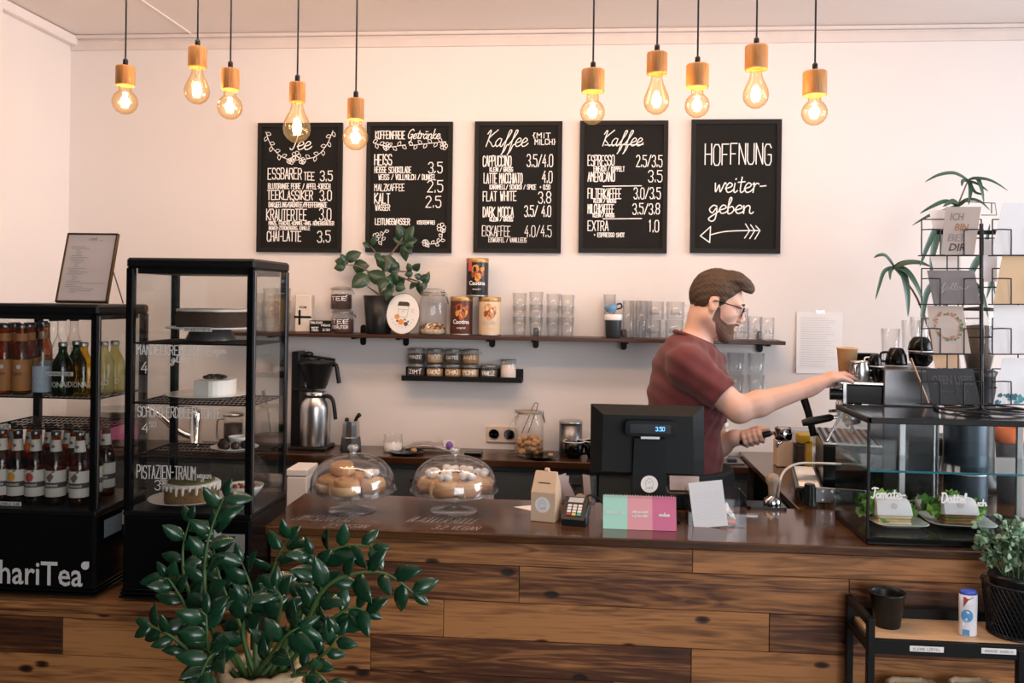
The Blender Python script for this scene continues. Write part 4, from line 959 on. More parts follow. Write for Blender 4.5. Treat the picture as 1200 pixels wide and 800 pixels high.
# ------------------------------------------------------------------ wall shelf and everything on it
YS = YW - .20
a0 = at(600, 394.5, YS); ZS = a0.z; ths = 4.2 * mpp(600, YS)
xs0, xs1 = at(250, 392, YS).x, at(921, 400, YS).x
sh = thing('wall_shelf', 'long dark wood shelf on black brackets under the chalkboards', 'shelf', ((xs0 + xs1) / 2, YW - .002, ZS))
B().box((0, -.10 + .001, -ths / 2), (xs1 - xs0, .198, ths), .002).build('shelf_board', M_shelf, sh)
for px in (331, 426, 476, 577, 628, 731, 800, 890):
    x = at(px, 400, YW).x - sh.location.x; b = B()
    b.prism(rrect(.030, .105, .0145), -.0, .006, M=Matrix(((1, 0, 0, x), (0, 0, -1, 0), (0, 1, 0, -.012), (0, 0, 0, 1))))
    b.box((x, -.1, -ths - .004), (.024, .19, .007), .002); b.box((x, -.192, -ths + .002), (.024, .006, .02), .002)
    b.build('bracket', M_black, sh)
def on(px, Y=YW - .10): return at(px, 392, Y).x
zs = ZS + .0008
ks = mpp(600, YW - .10)
# paper package and small tea sign
t = thing('paper_package', 'pale upright paper package with dark crossed tape, left end of the shelf', 'package', (on(356), YW - .09, zs))
B().box((0, 0, .095), (.085, .06, .19), .006).build('package_body', mk('beige_paper', (.74, .66, .58), .7, var=.05), t)
b = B(); b.box((-.016, -.031, .075), (.011, .002, .075), .0008); b.box((0, -.0312, .077), (.087, .002, .011), .0008); b.build('black_tape', M_black, t)
b = B(); txt(b, 'VOM', .012, TF((0, -.0312, .120)), bold=.02); b.build('lettering', M_ink, t)
t = thing('tea_sign', 'small black card with white handwritten tea price on the shelf', 'sign', (on(375.5, YW - .15), YW - .15, zs))
B().box((0, 0, .031), (.112, .004, .062), .001).build('card', M_board, t)
b = B(); T = TF((0, -.0026, .0)); caps(b, 'ENGLISCHER', -.05, .046, .06, .010, .0016, T); caps(b, 'FRÜCHTE', .005, .034, .045, .008, .0016, T); caps(b, 'TEE', -.046, .010, .036, .018, .0032, T); caps(b, '2.50', .012, .011, .036, .010, .002, T); b.build('chalk_lettering', M_chalk, t)
# clip jars
def clip_jar(name, label, cat, group, r, h, fillm, fill, lettering=None, lid_open=False, gm=None, shoulder=.8):
    t = thing(name, label, cat, (0, 0, -9), group=group)
    B().lathe([(0, 0), (r * .9, 0), (r, r * .1), (r, h * .66), (r * .94, h * .74), (r * shoulder, h * .82), (r * shoulder, h * .86)], 24, cap=False).build('glass_jar', gm or M_tglass, t)
    b = B().lathe([(r * shoulder + .002, h * .855), (r * (shoulder + .05), h * .86), (r * (shoulder + .05), h * .885), (r * shoulder, h * .89)], 24)
    b.build('rubber_seal', mk('seal_' + name, (.36, .30, .24), .6), t)
    if not lid_open: B().lathe([(r * (shoulder + .04), h * .892), (r * (shoulder + .05), h * .92), (r * (shoulder - .05), h * .97), (r * .4, h), (0, h)], 24, cap=False).build('glass_lid', gm or M_tglass, t)
    b = B(); w = r * .028 + .0006; q = r * (shoulder + .07)
    b.tube([(q * math.cos(R_(a)), q * math.sin(R_(a)), h * .845) for a in range(0, 360, 20)], w, 5, closed=True)
    if not lid_open: b.tube([(q * math.cos(R_(a)), q * math.sin(R_(a)), h * .915) for a in range(0, 360, 20)], w, 5, closed=True)
    b.tube([(q, -.006, h * .845), (q + .012, 0, h * .72), (q + .014, 0, h * .66), (q + .006, 0, h * .9)], w * 1.2, 5); b.tube([(-q, 0, h * .83), (-q - .006, 0, h * .88), (-q, 0, h * .92)], w * 1.2, 5)
    b.build('wire_clip', M_steel, t)
    if fill: B().lathe([(0, .003), (r * .86, .003), (r * .95, r * .1 + .002), (r * .955, h * fill * .97), (r * .6, h * fill * 1.02), (0, h * fill)], 22).build('contents', fillm, t)
    if lettering:
        b = B(); T = TC(r + .0012, 0); [caps(b, s, -r * .75, z, r * 1.5, hh, hh * .16, T) for s, z, hh in lettering]; b.build('chalk_lettering', M_chalk, t)
    return t
M_tea = mk('dark_tea', (.05, .022, .014), .9, var=.6, scale=120, bump=.6, bscale=200)
M_dtea = mk('berry_tea', (.07, .02, .02), .9, var=.6, scale=120, bump=.6, bscale=200)
rj = 13.2 * ks; hj = 27.5 * ks
lj = clip_jar('tea_jar', 'lower of two stacked clip jars of dark loose tea, on the shelf', 'jar', 'stacked tea jars', rj, hj, M_dtea, .6, [('TEE &'[:3], hj * .42, hj * .16), ('KRÄUTER', hj * .2, hj * .13)], shoulder=.88)
lj.location = (on(401.5), YW - .1, zs)
uj = clip_jar('tea_jar', 'upper of two stacked clip jars of dark loose tea, on the shelf', 'jar', 'stacked tea jars', rj * .95, hj, M_tea, .66, [('TEE', hj * .4, hj * .16)], shoulder=.88); uj.location = (on(399.5), YW - .1, zs + hj + .001)
# round sign
t = thing('round_sign', 'round white sign with gold rim and takeaway cup drawing, beside the shelf plant', 'sign', (on(470, YW - .165), YW - .165, zs), rot=(R_(-7), R_(3), R_(0)))
kq = mpp(470, YW - .165); rx, rz = 20 * kq, 24.6 * kq
MY = Matrix(((1, 0, 0, 0), (0, 0, -1, 0), (0, 1, 0, rz), (0, 0, 0, 1)))
el = lambda f: [(rx * f * math.cos(R_(q)), rz * f * math.sin(R_(q))) for q in range(0, 360, 8)]
B().prism(el(1), -.006, .0, M=MY).build('gold_rim', M_brass, t); B().prism(el(.965), -.004, .0015, M=MY).build('plate', M_porc, t)
b = B(); T = TF((0, -.0024, rz))
def poly(b, pts, T, mi=0): b.add([T(*p) for p in pts], [tuple(range(len(pts)))], mi)
u = kq
poly(b, [(-6.5 * u, 12 * u), (-5.5 * u, 14 * u), (5 * u, 14 * u), (7 * u, 12 * u), (7 * u, 9 * u), (-7 * u, 9 * u)], T, 0)
for p in ([(-6 * u, 8.5 * u), (-5 * u, -4 * u), (5 * u, -4 * u), (6.4 * u, 8.5 * u)], [(-5.8 * u, 5 * u), (6 * u, 5 * u)], [(-1.5 * u, 1.5 * u), (0, 4 * u), (1.5 * u, 1.5 * u)], [(9 * u, 6 * u), (13 * u, 5 * u)], [(9 * u, 3 * u), (13 * u, 2.5 * u)]): ribbon(b, p, .45 * u, T, 1)
for (cx_, cz_, r_, mi) in ((-6.5, -4, 3.0, 2), (-1.5, -10, 3.4, 2), (4.5, -12, 2.6, 3), (-6, -9, 1.4, 3), (3, -7, 1.3, 4), (7, -9, 1.2, 4)): poly(b, [(cx_ * u + r_ * u * math.cos(R_(q)), cz_ * u + r_ * u * math.sin(R_(q))) for q in range(0, 360, 36)], T, mi)
for i in range(9): a_ = R_(200 + i * 18); ribbon(b, [(12 * u * math.cos(a_), -3 * u + 12 * u * math.sin(a_)), (14 * u * math.cos(a_), -3 * u + 14 * u * math.sin(a_))], .5 * u, T, 1)
b.build('printed_motif', [mk('brown_print', (.04, .03, .025), .6), M_grey, mk('orange_motif', (.75, .28, .05), .6), mk('plum_motif', (.16, .04, .05), .6), M_dgreen], t)
# big jar of mixed nuts
rj, hj = 16.2 * ks, 54.5 * ks
M_mix = mk('nut_mix', (.62, .44, .30), .9, var=.75, scale=70, bump=.8, bscale=90)
bj = clip_jar('nut_jar', 'tall clip jar part filled with pale and dark nuts, right of the round sign', 'jar', None, rj, hj, M_mix, .12, shoulder=.84); bj.location = (on(507), YW - .1, zs)
b = B(); rg = random.Random(4)
for i in range(110):
    a_, r_ = rg.uniform(0, 6.28), rj * .86 * math.sqrt(rg.random()); b.ball((r_ * math.cos(a_), r_ * math.sin(a_), hj * .12 + rg.uniform(0, hj * .13) * (1 - .4 * r_ / rj)), (rg.uniform(.006, .009), .006, .006), 6, i % 3, seed=i)
o = b.build('nuts', [M_cream, mk('brown_nuts', (.22, .09, .035), .7, var=.4), mk('almond_nuts', (.55, .32, .16), .7, var=.3)], bj); o['kind'] = 'stuff'
# cocoa cans
def can(px, zo, body, label, sx=1):
    r, h = 13.1 * ks, 45 * ks
    t = thing('cocoa_can', label, 'can', (on(px), YW - .1, zs + zo), group='cocoa cans on the shelf')
    B().lathe([(0, 0), (r * .98, 0), (r, .003), (r, h * .9)], 28, cap=False).build('can_body', body, t)
    B().lathe([(r * 1.01, 0), (r * 1.012, h * .035), (r * .99, h * .04)], 28).build('bottom_rim', M_alu, t)
    B().lathe([(r, h * .88), (r * 1.015, h * .89), (r * 1.015, h * .985), (r * .97, h), (0, h)], 28).build('lid', mk('gold_lid', (.50, .30, .12), .4, metal=.5, var=.3, scale=60), t)
    return t, r, h
M_c1 = mk('cocoa_dark_print', (.10, .028, .015), .4, var=.3); M_c2 = mk('cocoa_cream_print', (.78, .58, .38), .4, var=.12); M_c3 = mk('cocoa_black_print', (.018, .014, .013), .35, var=.2)
M_sw = mk('chocolate_splash', (.36, .07, .02), .4, var=.4, scale=25); M_sw2 = mk('milk_splash', (.62, .32, .12), .4, var=.4, scale=25)
def canprint(t, r, h, tone, sub, tc):
    b = B(); T = TC(r + .0012, 0, -math.pi / 2 + .12)
    for i, (x, z, s) in enumerate(((-.012, .72, .03), (.012, .62, .034), (.002, .52, .026), (-.02, .58, .018), (.026, .72, .016))):
        poly(b, [(x + s * .62 * math.cos(R_(q)) * (1 + .25 * math.sin(q * 3)), h * z + s * .8 * math.sin(R_(q)) * (1 + .3 * math.cos(q * 5))) for q in range(0, 360, 24)], lambda u_, v_: TC(r + .0006 + .0002 * i, 0, -math.pi / 2 + .12)(u_, v_), i % 2)
    b.build('splash_print', [tone, M_sw if tone != M_sw else M_orng], t)
    b = B(); txt(b, 'Caotina', h * .105, TC(r + .0022, h * .30, -math.pi / 2 + .1), wd=r * 1.55, bold=.02); txt(b, sub, h * .055, TC(r + .0022, h * .17, -math.pi / 2 + .1), wd=r * .8)
    b.build('lettering', tc, t)
t, r, h = can(540.5, 0, M_c1, 'dark brown cocoa can with red splash, lower left of the three cans'); canprint(t, r, h, M_sw, 'original', M_chalk)
t, r, h = can(573.5, 0, M_c2, 'cream coloured cocoa can, lower right of the three cans'); canprint(t, r, h, M_sw2, 'blanc', M_wlab)
t, r, h = can(558.5, 45 * ks + .001, M_c3, 'black cocoa can with orange splash, standing on the two lower cans'); canprint(t, r, h, M_orng, 'noir', M_chalk)
B().box((-.03, -.047, h * .78), (.018, .022, .05), .002).build('red_flag_print', M_red, t)
# drinking glasses
def tumbler(name, label, cat, group, r, h, handle=False, mark=None, base=.006, tap=.86):
    t = thing(name, label, cat, (0, 0, -9), group=group)
    B().lathe([(0, 0), (r * tap, 0), (r * tap + .001, .002), (r, h), (r - .0022, h), (r * tap - .003, base), (0, base)], 22, cap=False).build('glass', M_tglass, t)
    if handle: B().tube(cat_([(r * .95, 0, h * .82), (r * 1.55, 0, h * .78), (r * 1.65, 0, h * .5), (r * .9, 0, h * .22)], 5), r * .11, 8).build('handle', M_tglass, t)
    if mark:
        b = B(); curs(b, mark, -r * .7, h * .3, r * 1.3, h * .22, .0014, TC(r + .002, 0)); b.build('handwriting', M_ink, t)
    return t
r, h = 8.4 * ks, 22.5 * ks; g0 = None
cols = [(608.5, 50), (628, 51.5), (648, 49.5), (664.5, 48.5), (302, 46), (317, 52), (332, 52)]
for ci, (px, tot) in enumerate(cols):
    step = (tot * ks - h) / 2
    for lv in range(3):
        wh = ('%s stack from the cans' % ORD[ci]) if ci < 4 else ('%s stack seen behind the vitrine' % ORD[ci - 4])
        lab = 'tumbler, %s of three in the %s' % (('bottom', 'middle', 'top')[lv], wh)
        loc_ = (on(px), YW - .10 - (.012 if ci % 2 else 0), zs + lv * (step + .0005))
        if g0 is None: g0 = tumbler('tumbler', lab, 'glass', 'stacked tumblers on the shelf', r, h, tap=.8); g0.location = loc_
        else: dup(g0, loc_, lab)
# keep cup with blue cup, tall glass
t = thing('reusable_cup', 'dark reusable cup with white band, on the shelf left of the man', 'cup', (on(718.5, YW - .13), YW - .13, zs)); r = 10 * ks
B().lathe([(0, 0), (r * .8, 0), (r * .84, .003), (r * .97, 20 * ks), (r * .97, 20.4 * ks)], 26).build('cup_body', mk('dark_teal_ceramic', (.022, .030, .036), .45), t)
B().lathe([(r, 20.2 * ks), (r * 1.03, 21 * ks), (r * 1.05, 26 * ks), (r * .9, 27 * ks), (0, 27 * ks)], 26).build('lid', M_white, t)
t = thing('espresso_cup', 'small blue espresso cup lying tilted on the dark reusable cup', 'cup', (on(717, YW - .13), YW - .13, zs + 29 * ks), rot=(0, R_(-14), R_(0))); r = 8.0 * ks
B().lathe([(0, 0), (r * .5, 0), (r * .8, .01), (r, 9 * ks), (r * .93, 9 * ks), (r * .7, .012), (0, .005)], 24).build('cup', mk('blue_glaze', (.12, .27, .46), .25, var=.2), t)
B().tube(cat_([(r * .9, 0, 8 * ks), (r * 1.5, 0, 7.5 * ks), (r * 1.45, 0, 3 * ks), (r * .75, 0, 2.6 * ks)], 5), .004, 8).build('handle', M_bplast, t)
t = tumbler('tall_glass', 'tall clear glass standing behind the dark reusable cup', 'glass', 'tall glasses on the shelf', 7.2 * ks, 50 * ks); t.location = (on(714, YW - .05), YW - .05, zs)
for i, px in enumerate((736, 744, 751, 757)):
    Y = YW - .06 if i % 2 else YW - .13
    dup(t, (on(px, Y), Y, zs), 'tall clear glass in the row between reusable cup and glass mugs, %s from the left' % ORD[i]).scale = (.95, .95, .86)
m0 = tumbler('glass_mug', 'glass mug with handwriting, lower left of the four behind the man', 'mug', 'glass mugs behind the man', 10.5 * ks, 21 * ks, True, 'lasse', tap=.94)
m0.location = (on(764), YW - .1, zs)
for px, z, lab in ((790, 0, 'lower right'), (767, 21 * ks + .001, 'upper left'), (791, 21 * ks + .001, 'upper right')):
    dup(m0, (on(px), YW - .1, zs + z), 'glass mug with handwriting, %s of the four behind the man' % lab)
for i, (px, z, sc) in enumerate(((871, 0, 1.0), (884.5, 0, 1.28), (897, 0, 1.22), (876, 29 * ks, .75))):
    t = dup(m0, (on(px), YW - (.06 if i == 0 else .13 if i == 2 else .1), zs + (z and .0 + 21 * ks + .001)), ['short glass mug close to the mans face', 'large glass mug in the middle by the shelf end', 'large glass mug at the right end of the shelf', 'small glass mug on top of the one by the mans face'][i], rz=math.pi * .8)
    t['group'] = 'glass mugs at the right end of the shelf'; t.scale = (.78, .78, sc) if i < 3 else (.7, .7, .7)
    if i == 3: t.location.x = on(871); t.location.y = YW - .06
# lower glass ledge partly behind the arm
zl = at(875, 464, YW - .06).z; xl0, xl1 = at(846, 464, YW - .06).x, at(902, 464, YW - .06).x
t = thing('glass_ledge', 'small black wall ledge with stacked glasses, behind the outstretched arm', 'ledge', ((xl0 + xl1) / 2, YW - .001, zl))
B().box((0, -.06, -.006), (xl1 - xl0, .118, .012), .002).build('ledge_board', M_black, t); B().tube([(.01, -.121, -.004), (.01, -.13, .004), (.01, -.131, .014)], .005, 8).build('hook', M_bplast, t)
for i, px in enumerate((862.5, 886.5)):
    for lv in range(2):
        o = dup(g0, (on(px, YW - .06), YW - .06, zl + .0006 + lv * 25 * ks), 'tumbler on the ledge behind the arm, %s of the %s stack' % (('bottom', 'top')[lv], ('left', 'right')[i]))
        o['group'] = 'tumblers on the small ledge'; o.scale = (1.15, 1.15, 1.1)
# fig plant
t = thing('fig_plant', 'dark leaved rubber plant in black pot on the shelf', 'plant', (on(444), YW - .105, zs)); kp = ks
B().lathe([(0, 0), (14 * kp, 0), (14.5 * kp, .004), (18.5 * kp, 45 * kp), (17.3 * kp, 45 * kp), (16.8 * kp, 40 * kp), (0, 40 * kp)], 28).build('pot', M_bplast, t)
B().lathe([(17 * kp, 40.5 * kp), (0, 41 * kp)], 24).build('soil', M_soil, t)
px0 = t.location
def pl(px, py, dy=0): p = at(px, py, YW - .105 + dy); return Vector((p.x - px0.x, dy, p.z - px0.z))
def leaf(b, base, tip, w, up, n=5, curl=.12, mi=0):
    base, tip = Vector(base), Vector(tip); d = tip - base; L_ = d.length; d.normalize(); s = d.cross(Vector(up)); s = s.normalized() if s.length > 1e-4 else d.orthogonal().normalized(); u_ = s.cross(d)
    vs = []; fs = []
    for i in range(n + 1):
        f = i / n; ww = w / 2 * (math.sin(math.pi * min(1, f ** .8)) ** .75 if 0 < f < 1 else .04); c = base + d * L_ * f + u_ * (-curl * L_ * (2 * f - 1) ** 2 * .5 - curl * L_ * f * .3)
        vs += [c - s * ww + u_ * ww * .16, c, c + s * ww + u_ * ww * .16]
    for i in range(n): fs += [(3 * i, 3 * i + 1, 3 * i + 4, 3 * i + 3), (3 * i + 1, 3 * i + 2, 3 * i + 5, 3 * i + 4)]
    m = len(vs); th = u_ * (-.0012); vs2 = vs + [v + th for v in vs]; f2 = fs + [tuple(q + m for q in f[::-1]) for f in fs]
    for i in range(n): f2 += [(3 * i, 3 * i + 3, m + 3 * i + 3, m + 3 * i), (3 * i + 2, m + 3 * i + 2, m + 3 * i + 5, 3 * i + 5)]
    b.add(vs2, f2, mi, True)
b = B(); br = [[(445, 352), (448, 330), (452, 312), (452, 300)], [(446, 345), (440, 325), (420, 312), (404, 310)], [(450, 315), (440, 296), (434, 288)], [(452, 305), (462, 320), (478, 328), (487, 332)], [(452, 305), (468, 285), (474, 272)], [(444, 345), (430, 335)], [(478, 326), (492, 330)], [(455, 310), (470, 318), (482, 316)]]
for q in br: b.tube(cat_([pl(x, y, -.03 * i / len(q)) for i, (x, y) in enumerate(q)], 4), [.006 - .004 * i / (4 * (len(q) - 1)) for i in range(4 * (len(q) - 1) + 1)], 6)
b.build('stems', M_bark, t)
LF = [(404, 305, 423, 295, 13), (408, 308, 392, 305, 10), (405, 312, 391, 314, 9), (405, 308, 399, 297, 7), (413, 313, 432, 311, 15), (432, 322, 412, 336, 17), (452, 330, 430, 318, 16), (452, 325, 445, 338, 14), (452, 318, 456, 298, 22), (456, 306, 466, 322, 15), (458, 300, 448, 318, 22),
      (474, 284, 466, 262, 12), (474, 284, 484, 264, 12), (474, 284, 489, 280, 12), (474, 284, 461, 278, 12), (474, 284, 475, 306, 11), (473, 285, 482, 297, 10), (434, 290, 425, 284, 7), (436, 288, 440, 275, 7), (440, 296, 446, 306, 7),
      (462, 334, 452, 324, 12), (462, 334, 474, 326, 12), (462, 334, 460, 318, 12), (463, 335, 475, 338, 11), (462, 335, 452, 342, 12), (455, 338, 452, 352, 13),
      (482, 318, 477, 308, 7), (484, 317, 492, 309, 8), (484, 320, 474, 322, 7), (489, 330, 480, 338, 8), (490, 330, 494, 346, 8), (492, 328, 502, 322, 7), (497, 334, 503, 318, 7), (494, 326, 486, 322, 7), (498, 330, 496, 340, 6), (452, 312, 440, 300, 9), (446, 322, 436, 330, 11), (476, 285, 484, 290, 9)]
b = B(); rg = random.Random(2)
for i, (x0, y0, x1, y1, w) in enumerate(LF):
    dy = rg.uniform(-.07, .01); leaf(b, pl(x0, y0, dy + .01), pl(x1, y1, dy + rg.uniform(-.025, .02)), w * ks * 1.18, (rg.uniform(-.5, .5), -1, rg.uniform(.0, .7)))
b.build('leaves', M_leaf, t)

# ------------------------------------------------------------------ small picture ledge with jars
kl = mpp(540, YW - .06); p0, p1 = at(470.5, 446, YW - .11), at(611.5, 449, YW - .11); zl = (p0.z + p1.z) / 2 + .001
t = thing('picture_ledge', 'short black wall ledge full of small clip jars, under the shelf', 'ledge', ((p0.x + p1.x) / 2, YW - .001, zl)); w = p1.x - p0.x
b = B(); b.box((0, -.055, .006), (w, .108, .012)); b.box((0, -.108, .013), (w, .008, .026)); b.box((0, -.005, .03), (w, .008, .062)); b.build('ledge', M_black, t)
zj = zl + .0125; rj, hj = 10.2 * kl, 17.5 * kl
fills = [mk('herbs', (.10, .09, .05), .9, var=.5, scale=90), M_tea, mk('cinnamon', (.46, .25, .08), .9, var=.5, scale=90), mk('seeds', (.50, .33, .17), .9, var=.5, scale=120), M_choc]
for i, px in enumerate((488, 509.5, 531, 551, 573)):
    q = clip_jar('spice_jar', 'small clip jar in the lower row on the picture ledge, %s from the left' % ORD[i], 'jar', 'spice jars on the picture ledge', rj, hj, fills[(i + (0 if i in (2, 3) else 1)) % 5 if i not in (2, 3) else i], .62, [(('ZIMT', 'KAKAO', 'CHAI', 'MOHN', 'VANILLE')[i], hj * .3, hj * .26)], shoulder=.9)
    q.location = (at(px, 440, YW - .06).x, YW - .06, zj)
for i, px in enumerate((489, 510.5, 531.5, 550)):
    q = clip_jar('spice_jar', 'small clip jar in the upper row above the picture ledge, %s from the left' % ORD[i], 'jar', 'spice jars on the picture ledge', rj, hj, fills[(i * 2 + 1) % 5], .6, [(('MINZE', 'TEE', 'KAFFEE', 'ANIS')[i], hj * .3, hj * .2)], shoulder=.9)
    q.location = (at((488, 509.5, 531, 551)[i], 440, YW - .06).x, YW - .06, zj + hj + .0005)
t = thing('yogurt_jar', 'glass jar filled with pale pink powder, right end of the picture ledge', 'jar', (at(595.5, 440, YW - .06).x, YW - .06, zj)); r, h = 9.3 * kl, 23 * kl
B().lathe([(0, 0), (r * .9, 0), (r, .004), (r, h * .75), (r * .93, h * .86), (r, h * .92), (r * 1.02, h)], 24, cap=False).build('glass_jar', M_tglass, t)
B().lathe([(0, .003), (r * .93, .003), (r * .96, .006), (r * .96, h * .76), (0, h * .78)], 24).build('powder', mk('pale_powder', (.86, .74, .68), .8, var=.03), t)
B().lathe([(r * 1.04, h * .95), (r * 1.06, h), (0, h + .002)], 24).build('lid', M_alu, t)

# wall socket and pinned sheet
c = at(588, 508.5, YW); t = thing('wall_socket', 'double round power socket on the wall behind the cookie jar', 'socket', (c.x, YW - .0005, c.z)); k = mpp(588, YW)
B().box((0, -.005, 0), (36 * k, .010, 19 * k), .003).build('cover_plate', mk('cream_plastic', (.72, .60, .50), .4, var=.02), t)
for sx in (-9, 9):
    MX = Matrix(((1, 0, 0, sx * k), (0, 0, -1, -.010), (0, 1, 0, 0), (0, 0, 0, 1)))
    s = B().lathe([(6.2 * k, 0), (6.2 * k, .003), (5.6 * k, .003), (5.4 * k, -.001), (0, -.001)], 22, M=MX).build('socket_insert', M_dsteel, t)
    b = B(); [b.cyl((sx * k + dx, -.0085, 0), (sx * k + dx, -.0105, 0), .004, n=8) for dx in (-.01, .01)]; b.build('pin_hole', M_ink, s)
c4 = [at(x, y, YW - .004) for x, y in ((934, 365), (988, 367), (932, 437), (987, 437))]
t = thing('pinned_sheet', 'white printed sheet taped to the wall right of the shelf', 'paper', tuple(sum(c4, Vector()) / 4)); t.location.y = YW - .0025; w = (c4[1] - c4[0]).length; h = (c4[0] - c4[2]).length
b = B(); n = 6
vs = [(-w / 2 + w * i / n, -.001 - .006 * (abs(i / n - .5) * 2) ** 2 * (1 - j / n), -h / 2 + h * j / n) for j in range(n + 1) for i in range(n + 1)]
b.add(vs, [(j * (n + 1) + i, j * (n + 1) + i + 1, (j + 1) * (n + 1) + i + 1, (j + 1) * (n + 1) + i) for j in range(n) for i in range(n)], 0, True); ps = b.build('sheet', M_paper, t)
b = B(); rg = random.Random(1)
for i in range(22): ln = w * rg.uniform(.55, .8); b.box((-w * .42 + ln / 2, -.0085, h * .40 - i * h * .037), (ln, .0004, .0016))
b.build('printed_text', mk('pale_ink', (.62, .60, .62), .8), ps)
B().box((0, -.0025, h / 2), (.05, .001, .018)).build('tape', M_acr, t)

# ------------------------------------------------------------------ back worktop
zk = ZK + .0008; YB = YW - .15
def bk(px, Y=YB): return (at(px, 527, Y).x, Y, zk)
kb = mpp(500, YB)
t = thing('filter_coffee_machine', 'black filter coffee machine with funnel above the steel flask', 'coffee machine', bk(372, YB + .02)); x0 = t.location.x; y0_ = YB + .02
kk = mpp(372, y0_)
def fz(py): return at(372, py, y0_).z - zk
def fxp(px): return at(px, 470, y0_).x - x0
b = B(); b.box((fxp(347), .03, fz(412) / 2), (.042, .10, fz(412)), .006); b.build('column', M_bplast, t)
B().box((fxp(366), 0, .008), (.19, .17, .016), .004).build('base_plate', M_bplast, t)
B().box((fxp(356), 0, fz(456)), (.10, .10, .014), .004).build('filter_arm', M_bplast, t)
B().lathe([(0, fz(455)), (10 * kk, fz(455)), (12 * kk, fz(451)), (20 * kk, fz(426)), (21 * kk, fz(425)), (21 * kk, fz(423)), (19 * kk, fz(423)), (0, fz(426))], 28, c=(fxp(371.5), -.005, 0)).build('filter_funnel', M_bplast, t)
b = B().tube(cat_([(fxp(389), -.005, fz(427)), (fxp(394), -.01, fz(427.5)), (fxp(396), -.012, fz(437)), (fxp(398), -.012, fz(448))], 4), .011, 8); b.build('funnel_handle', M_bplast, t)
b = B(); b.tube([(fxp(345), 0, fz(416)), (fxp(358), 0, fz(417)), (fxp(392), 0, fz(421))], .007, 8); b.ball((fxp(361), 0, fz(415)), (.025, .025, .014), 12); b.lathe([(.04, fz(422)), (.045, fz(420)), (.02, fz(417)), (0, fz(416))], 18, c=(fxp(365), 0, 0)); b.build('spray_arm', M_bplast, t)
t = thing('vacuum_flask', 'brushed steel vacuum flask with black handle under the filter funnel', 'flask', (x0 + fxp(370.5), y0_ - .01, zk + .0168))
q = lambda py: fz(py) - .0165
B().lathe([(0, 0), (17.3 * kk, 0), (17.6 * kk, .005), (17.6 * kk, q(478)), (16.5 * kk, q(471)), (12 * kk, q(465)), (11 * kk, q(463)), (12.5 * kk, q(459)), (11 * kk, q(458)), (0, q(459))], 32).build('steel_body', M_steel, t)
B().lathe([(11.6 * kk, q(466)), (12.4 * kk, q(462)), (12.4 * kk, q(464.5))], 24).build('collar', M_bplast, t)
B().tube(cat_([(10 * kk, -.01, q(464)), (17 * kk, -.012, q(463.5)), (22 * kk, -.012, q(470)), (25 * kk, -.012, q(490))], 5), .010, 8).build('handle', M_bplast, t)
t = thing('moka_pot', 'steel moka pot with dark base and a black scoop, beside the steel flask', 'pot', bk(411)); k = mpp(411, YB)
B().lathe([(0, 0), (12.5 * k, 0), (12.8 * k, .004), (11.4 * k, 15 * k), (10.8 * k, 16 * k)], 10, sm=False).build('base', M_dsteel, t)
B().lathe([(10.6 * k, 16 * k), (10 * k, 30 * k), (9.6 * k, 34 * k), (0, 34 * k)], 10, sm=False).build('upper_chamber', M_steel, t)
b = B().tube([(3 * k, 0, 30 * k), (8 * k, -.01, 39 * k), (11 * k, -.015, 42 * k)], [.006, .009, .012], 8); b.build('scoop_handle', M_bplast, t); B().ball((-5 * k, 0, 35 * k), .012, 10).build('lid_knob', M_bplast, t)
t = thing('sugar_jar', 'open low glass jar of white sugar on the back worktop', 'jar', bk(460.5)); k = mpp(460, YB)
B().lathe([(0, 0), (10.5 * k, 0), (11 * k, .004), (11.2 * k, 13 * k), (10.2 * k, 15 * k), (10.8 * k, 16 * k), (11 * k, 20 * k)], 26, cap=False).build('glass_jar', M_tglass, t)
B().lathe([(0, .003), (10.3 * k, .003), (10.6 * k, .006), (10.6 * k, 9 * k), (0, 10 * k)], 24).build('sugar', M_white, t)
def dark_plate(px, Y, r, label):
    o = tag(plate_mesh(r, .012).build('dark_plate', M_gloss), label, 'plate'); o.location = (at(px, 530, Y).x, Y, zk); return o
M_cook = mk('cookie', (.50, .28, .12), .8, var=.3, scale=50, bump=.4)
o = dark_plate(477, YW - .215, 20 * kb, 'black plate with a small cookie in front of the sugar jar')
c = tag(B().ball((0, 0, .012), (.016, .014, .011), 12, jit=.08).build('cookie', M_cook), 'single small cookie on the black plate by the sugar jar', 'cookie'); c.location = (at(485, 526, YW - .215).x, YW - .215, zk + .006)
o = dark_plate(634, YW - .225, 19 * kb, 'black plate with a biscuit piece in front of the cookie jar')
c = tag(B().ball((0, 0, .010), (.015, .012, .009), 10, jit=.15, seed=3).build('biscuit_piece', M_cook), 'biscuit piece on the black plate before the cookie jar', 'biscuit'); c.location = (at(645, 529, YW - .225).x, YW - .225, zk + .006)
t = thing('coffee_bag', 'flat clear bag of goods with a round purple tag lying on the worktop', 'bag', bk(502, YW - .10)); k = kb
b = B(); n = 10; rg = random.Random(6); vs = []
for i in range(n + 1):
    f = i / n; th = (6 * k) * math.sin(math.pi * min(1, f * .9 + .08)) ** .6
    for q in range(8): a_ = 2 * math.pi * q / 8; vs.append((-27 * k + 50 * k * f, .05 * math.cos(a_), th * .75 * (1 + math.sin(a_)) * (1 + rg.uniform(-.08, .08)) + .002 + 4 * k * f * .4))
b.add(vs, [(i * 8 + q, i * 8 + (q + 1) % 8, (i + 1) * 8 + (q + 1) % 8, (i + 1) * 8 + q) for i in range(n) for q in range(8)], 0, True); b.build('clear_bag', glass('foil_bag', (.80, .76, .77), (.5, .48, .5), rough=.2, refl=.25, body=.3, bcol=(.62, .56, .56)), t)
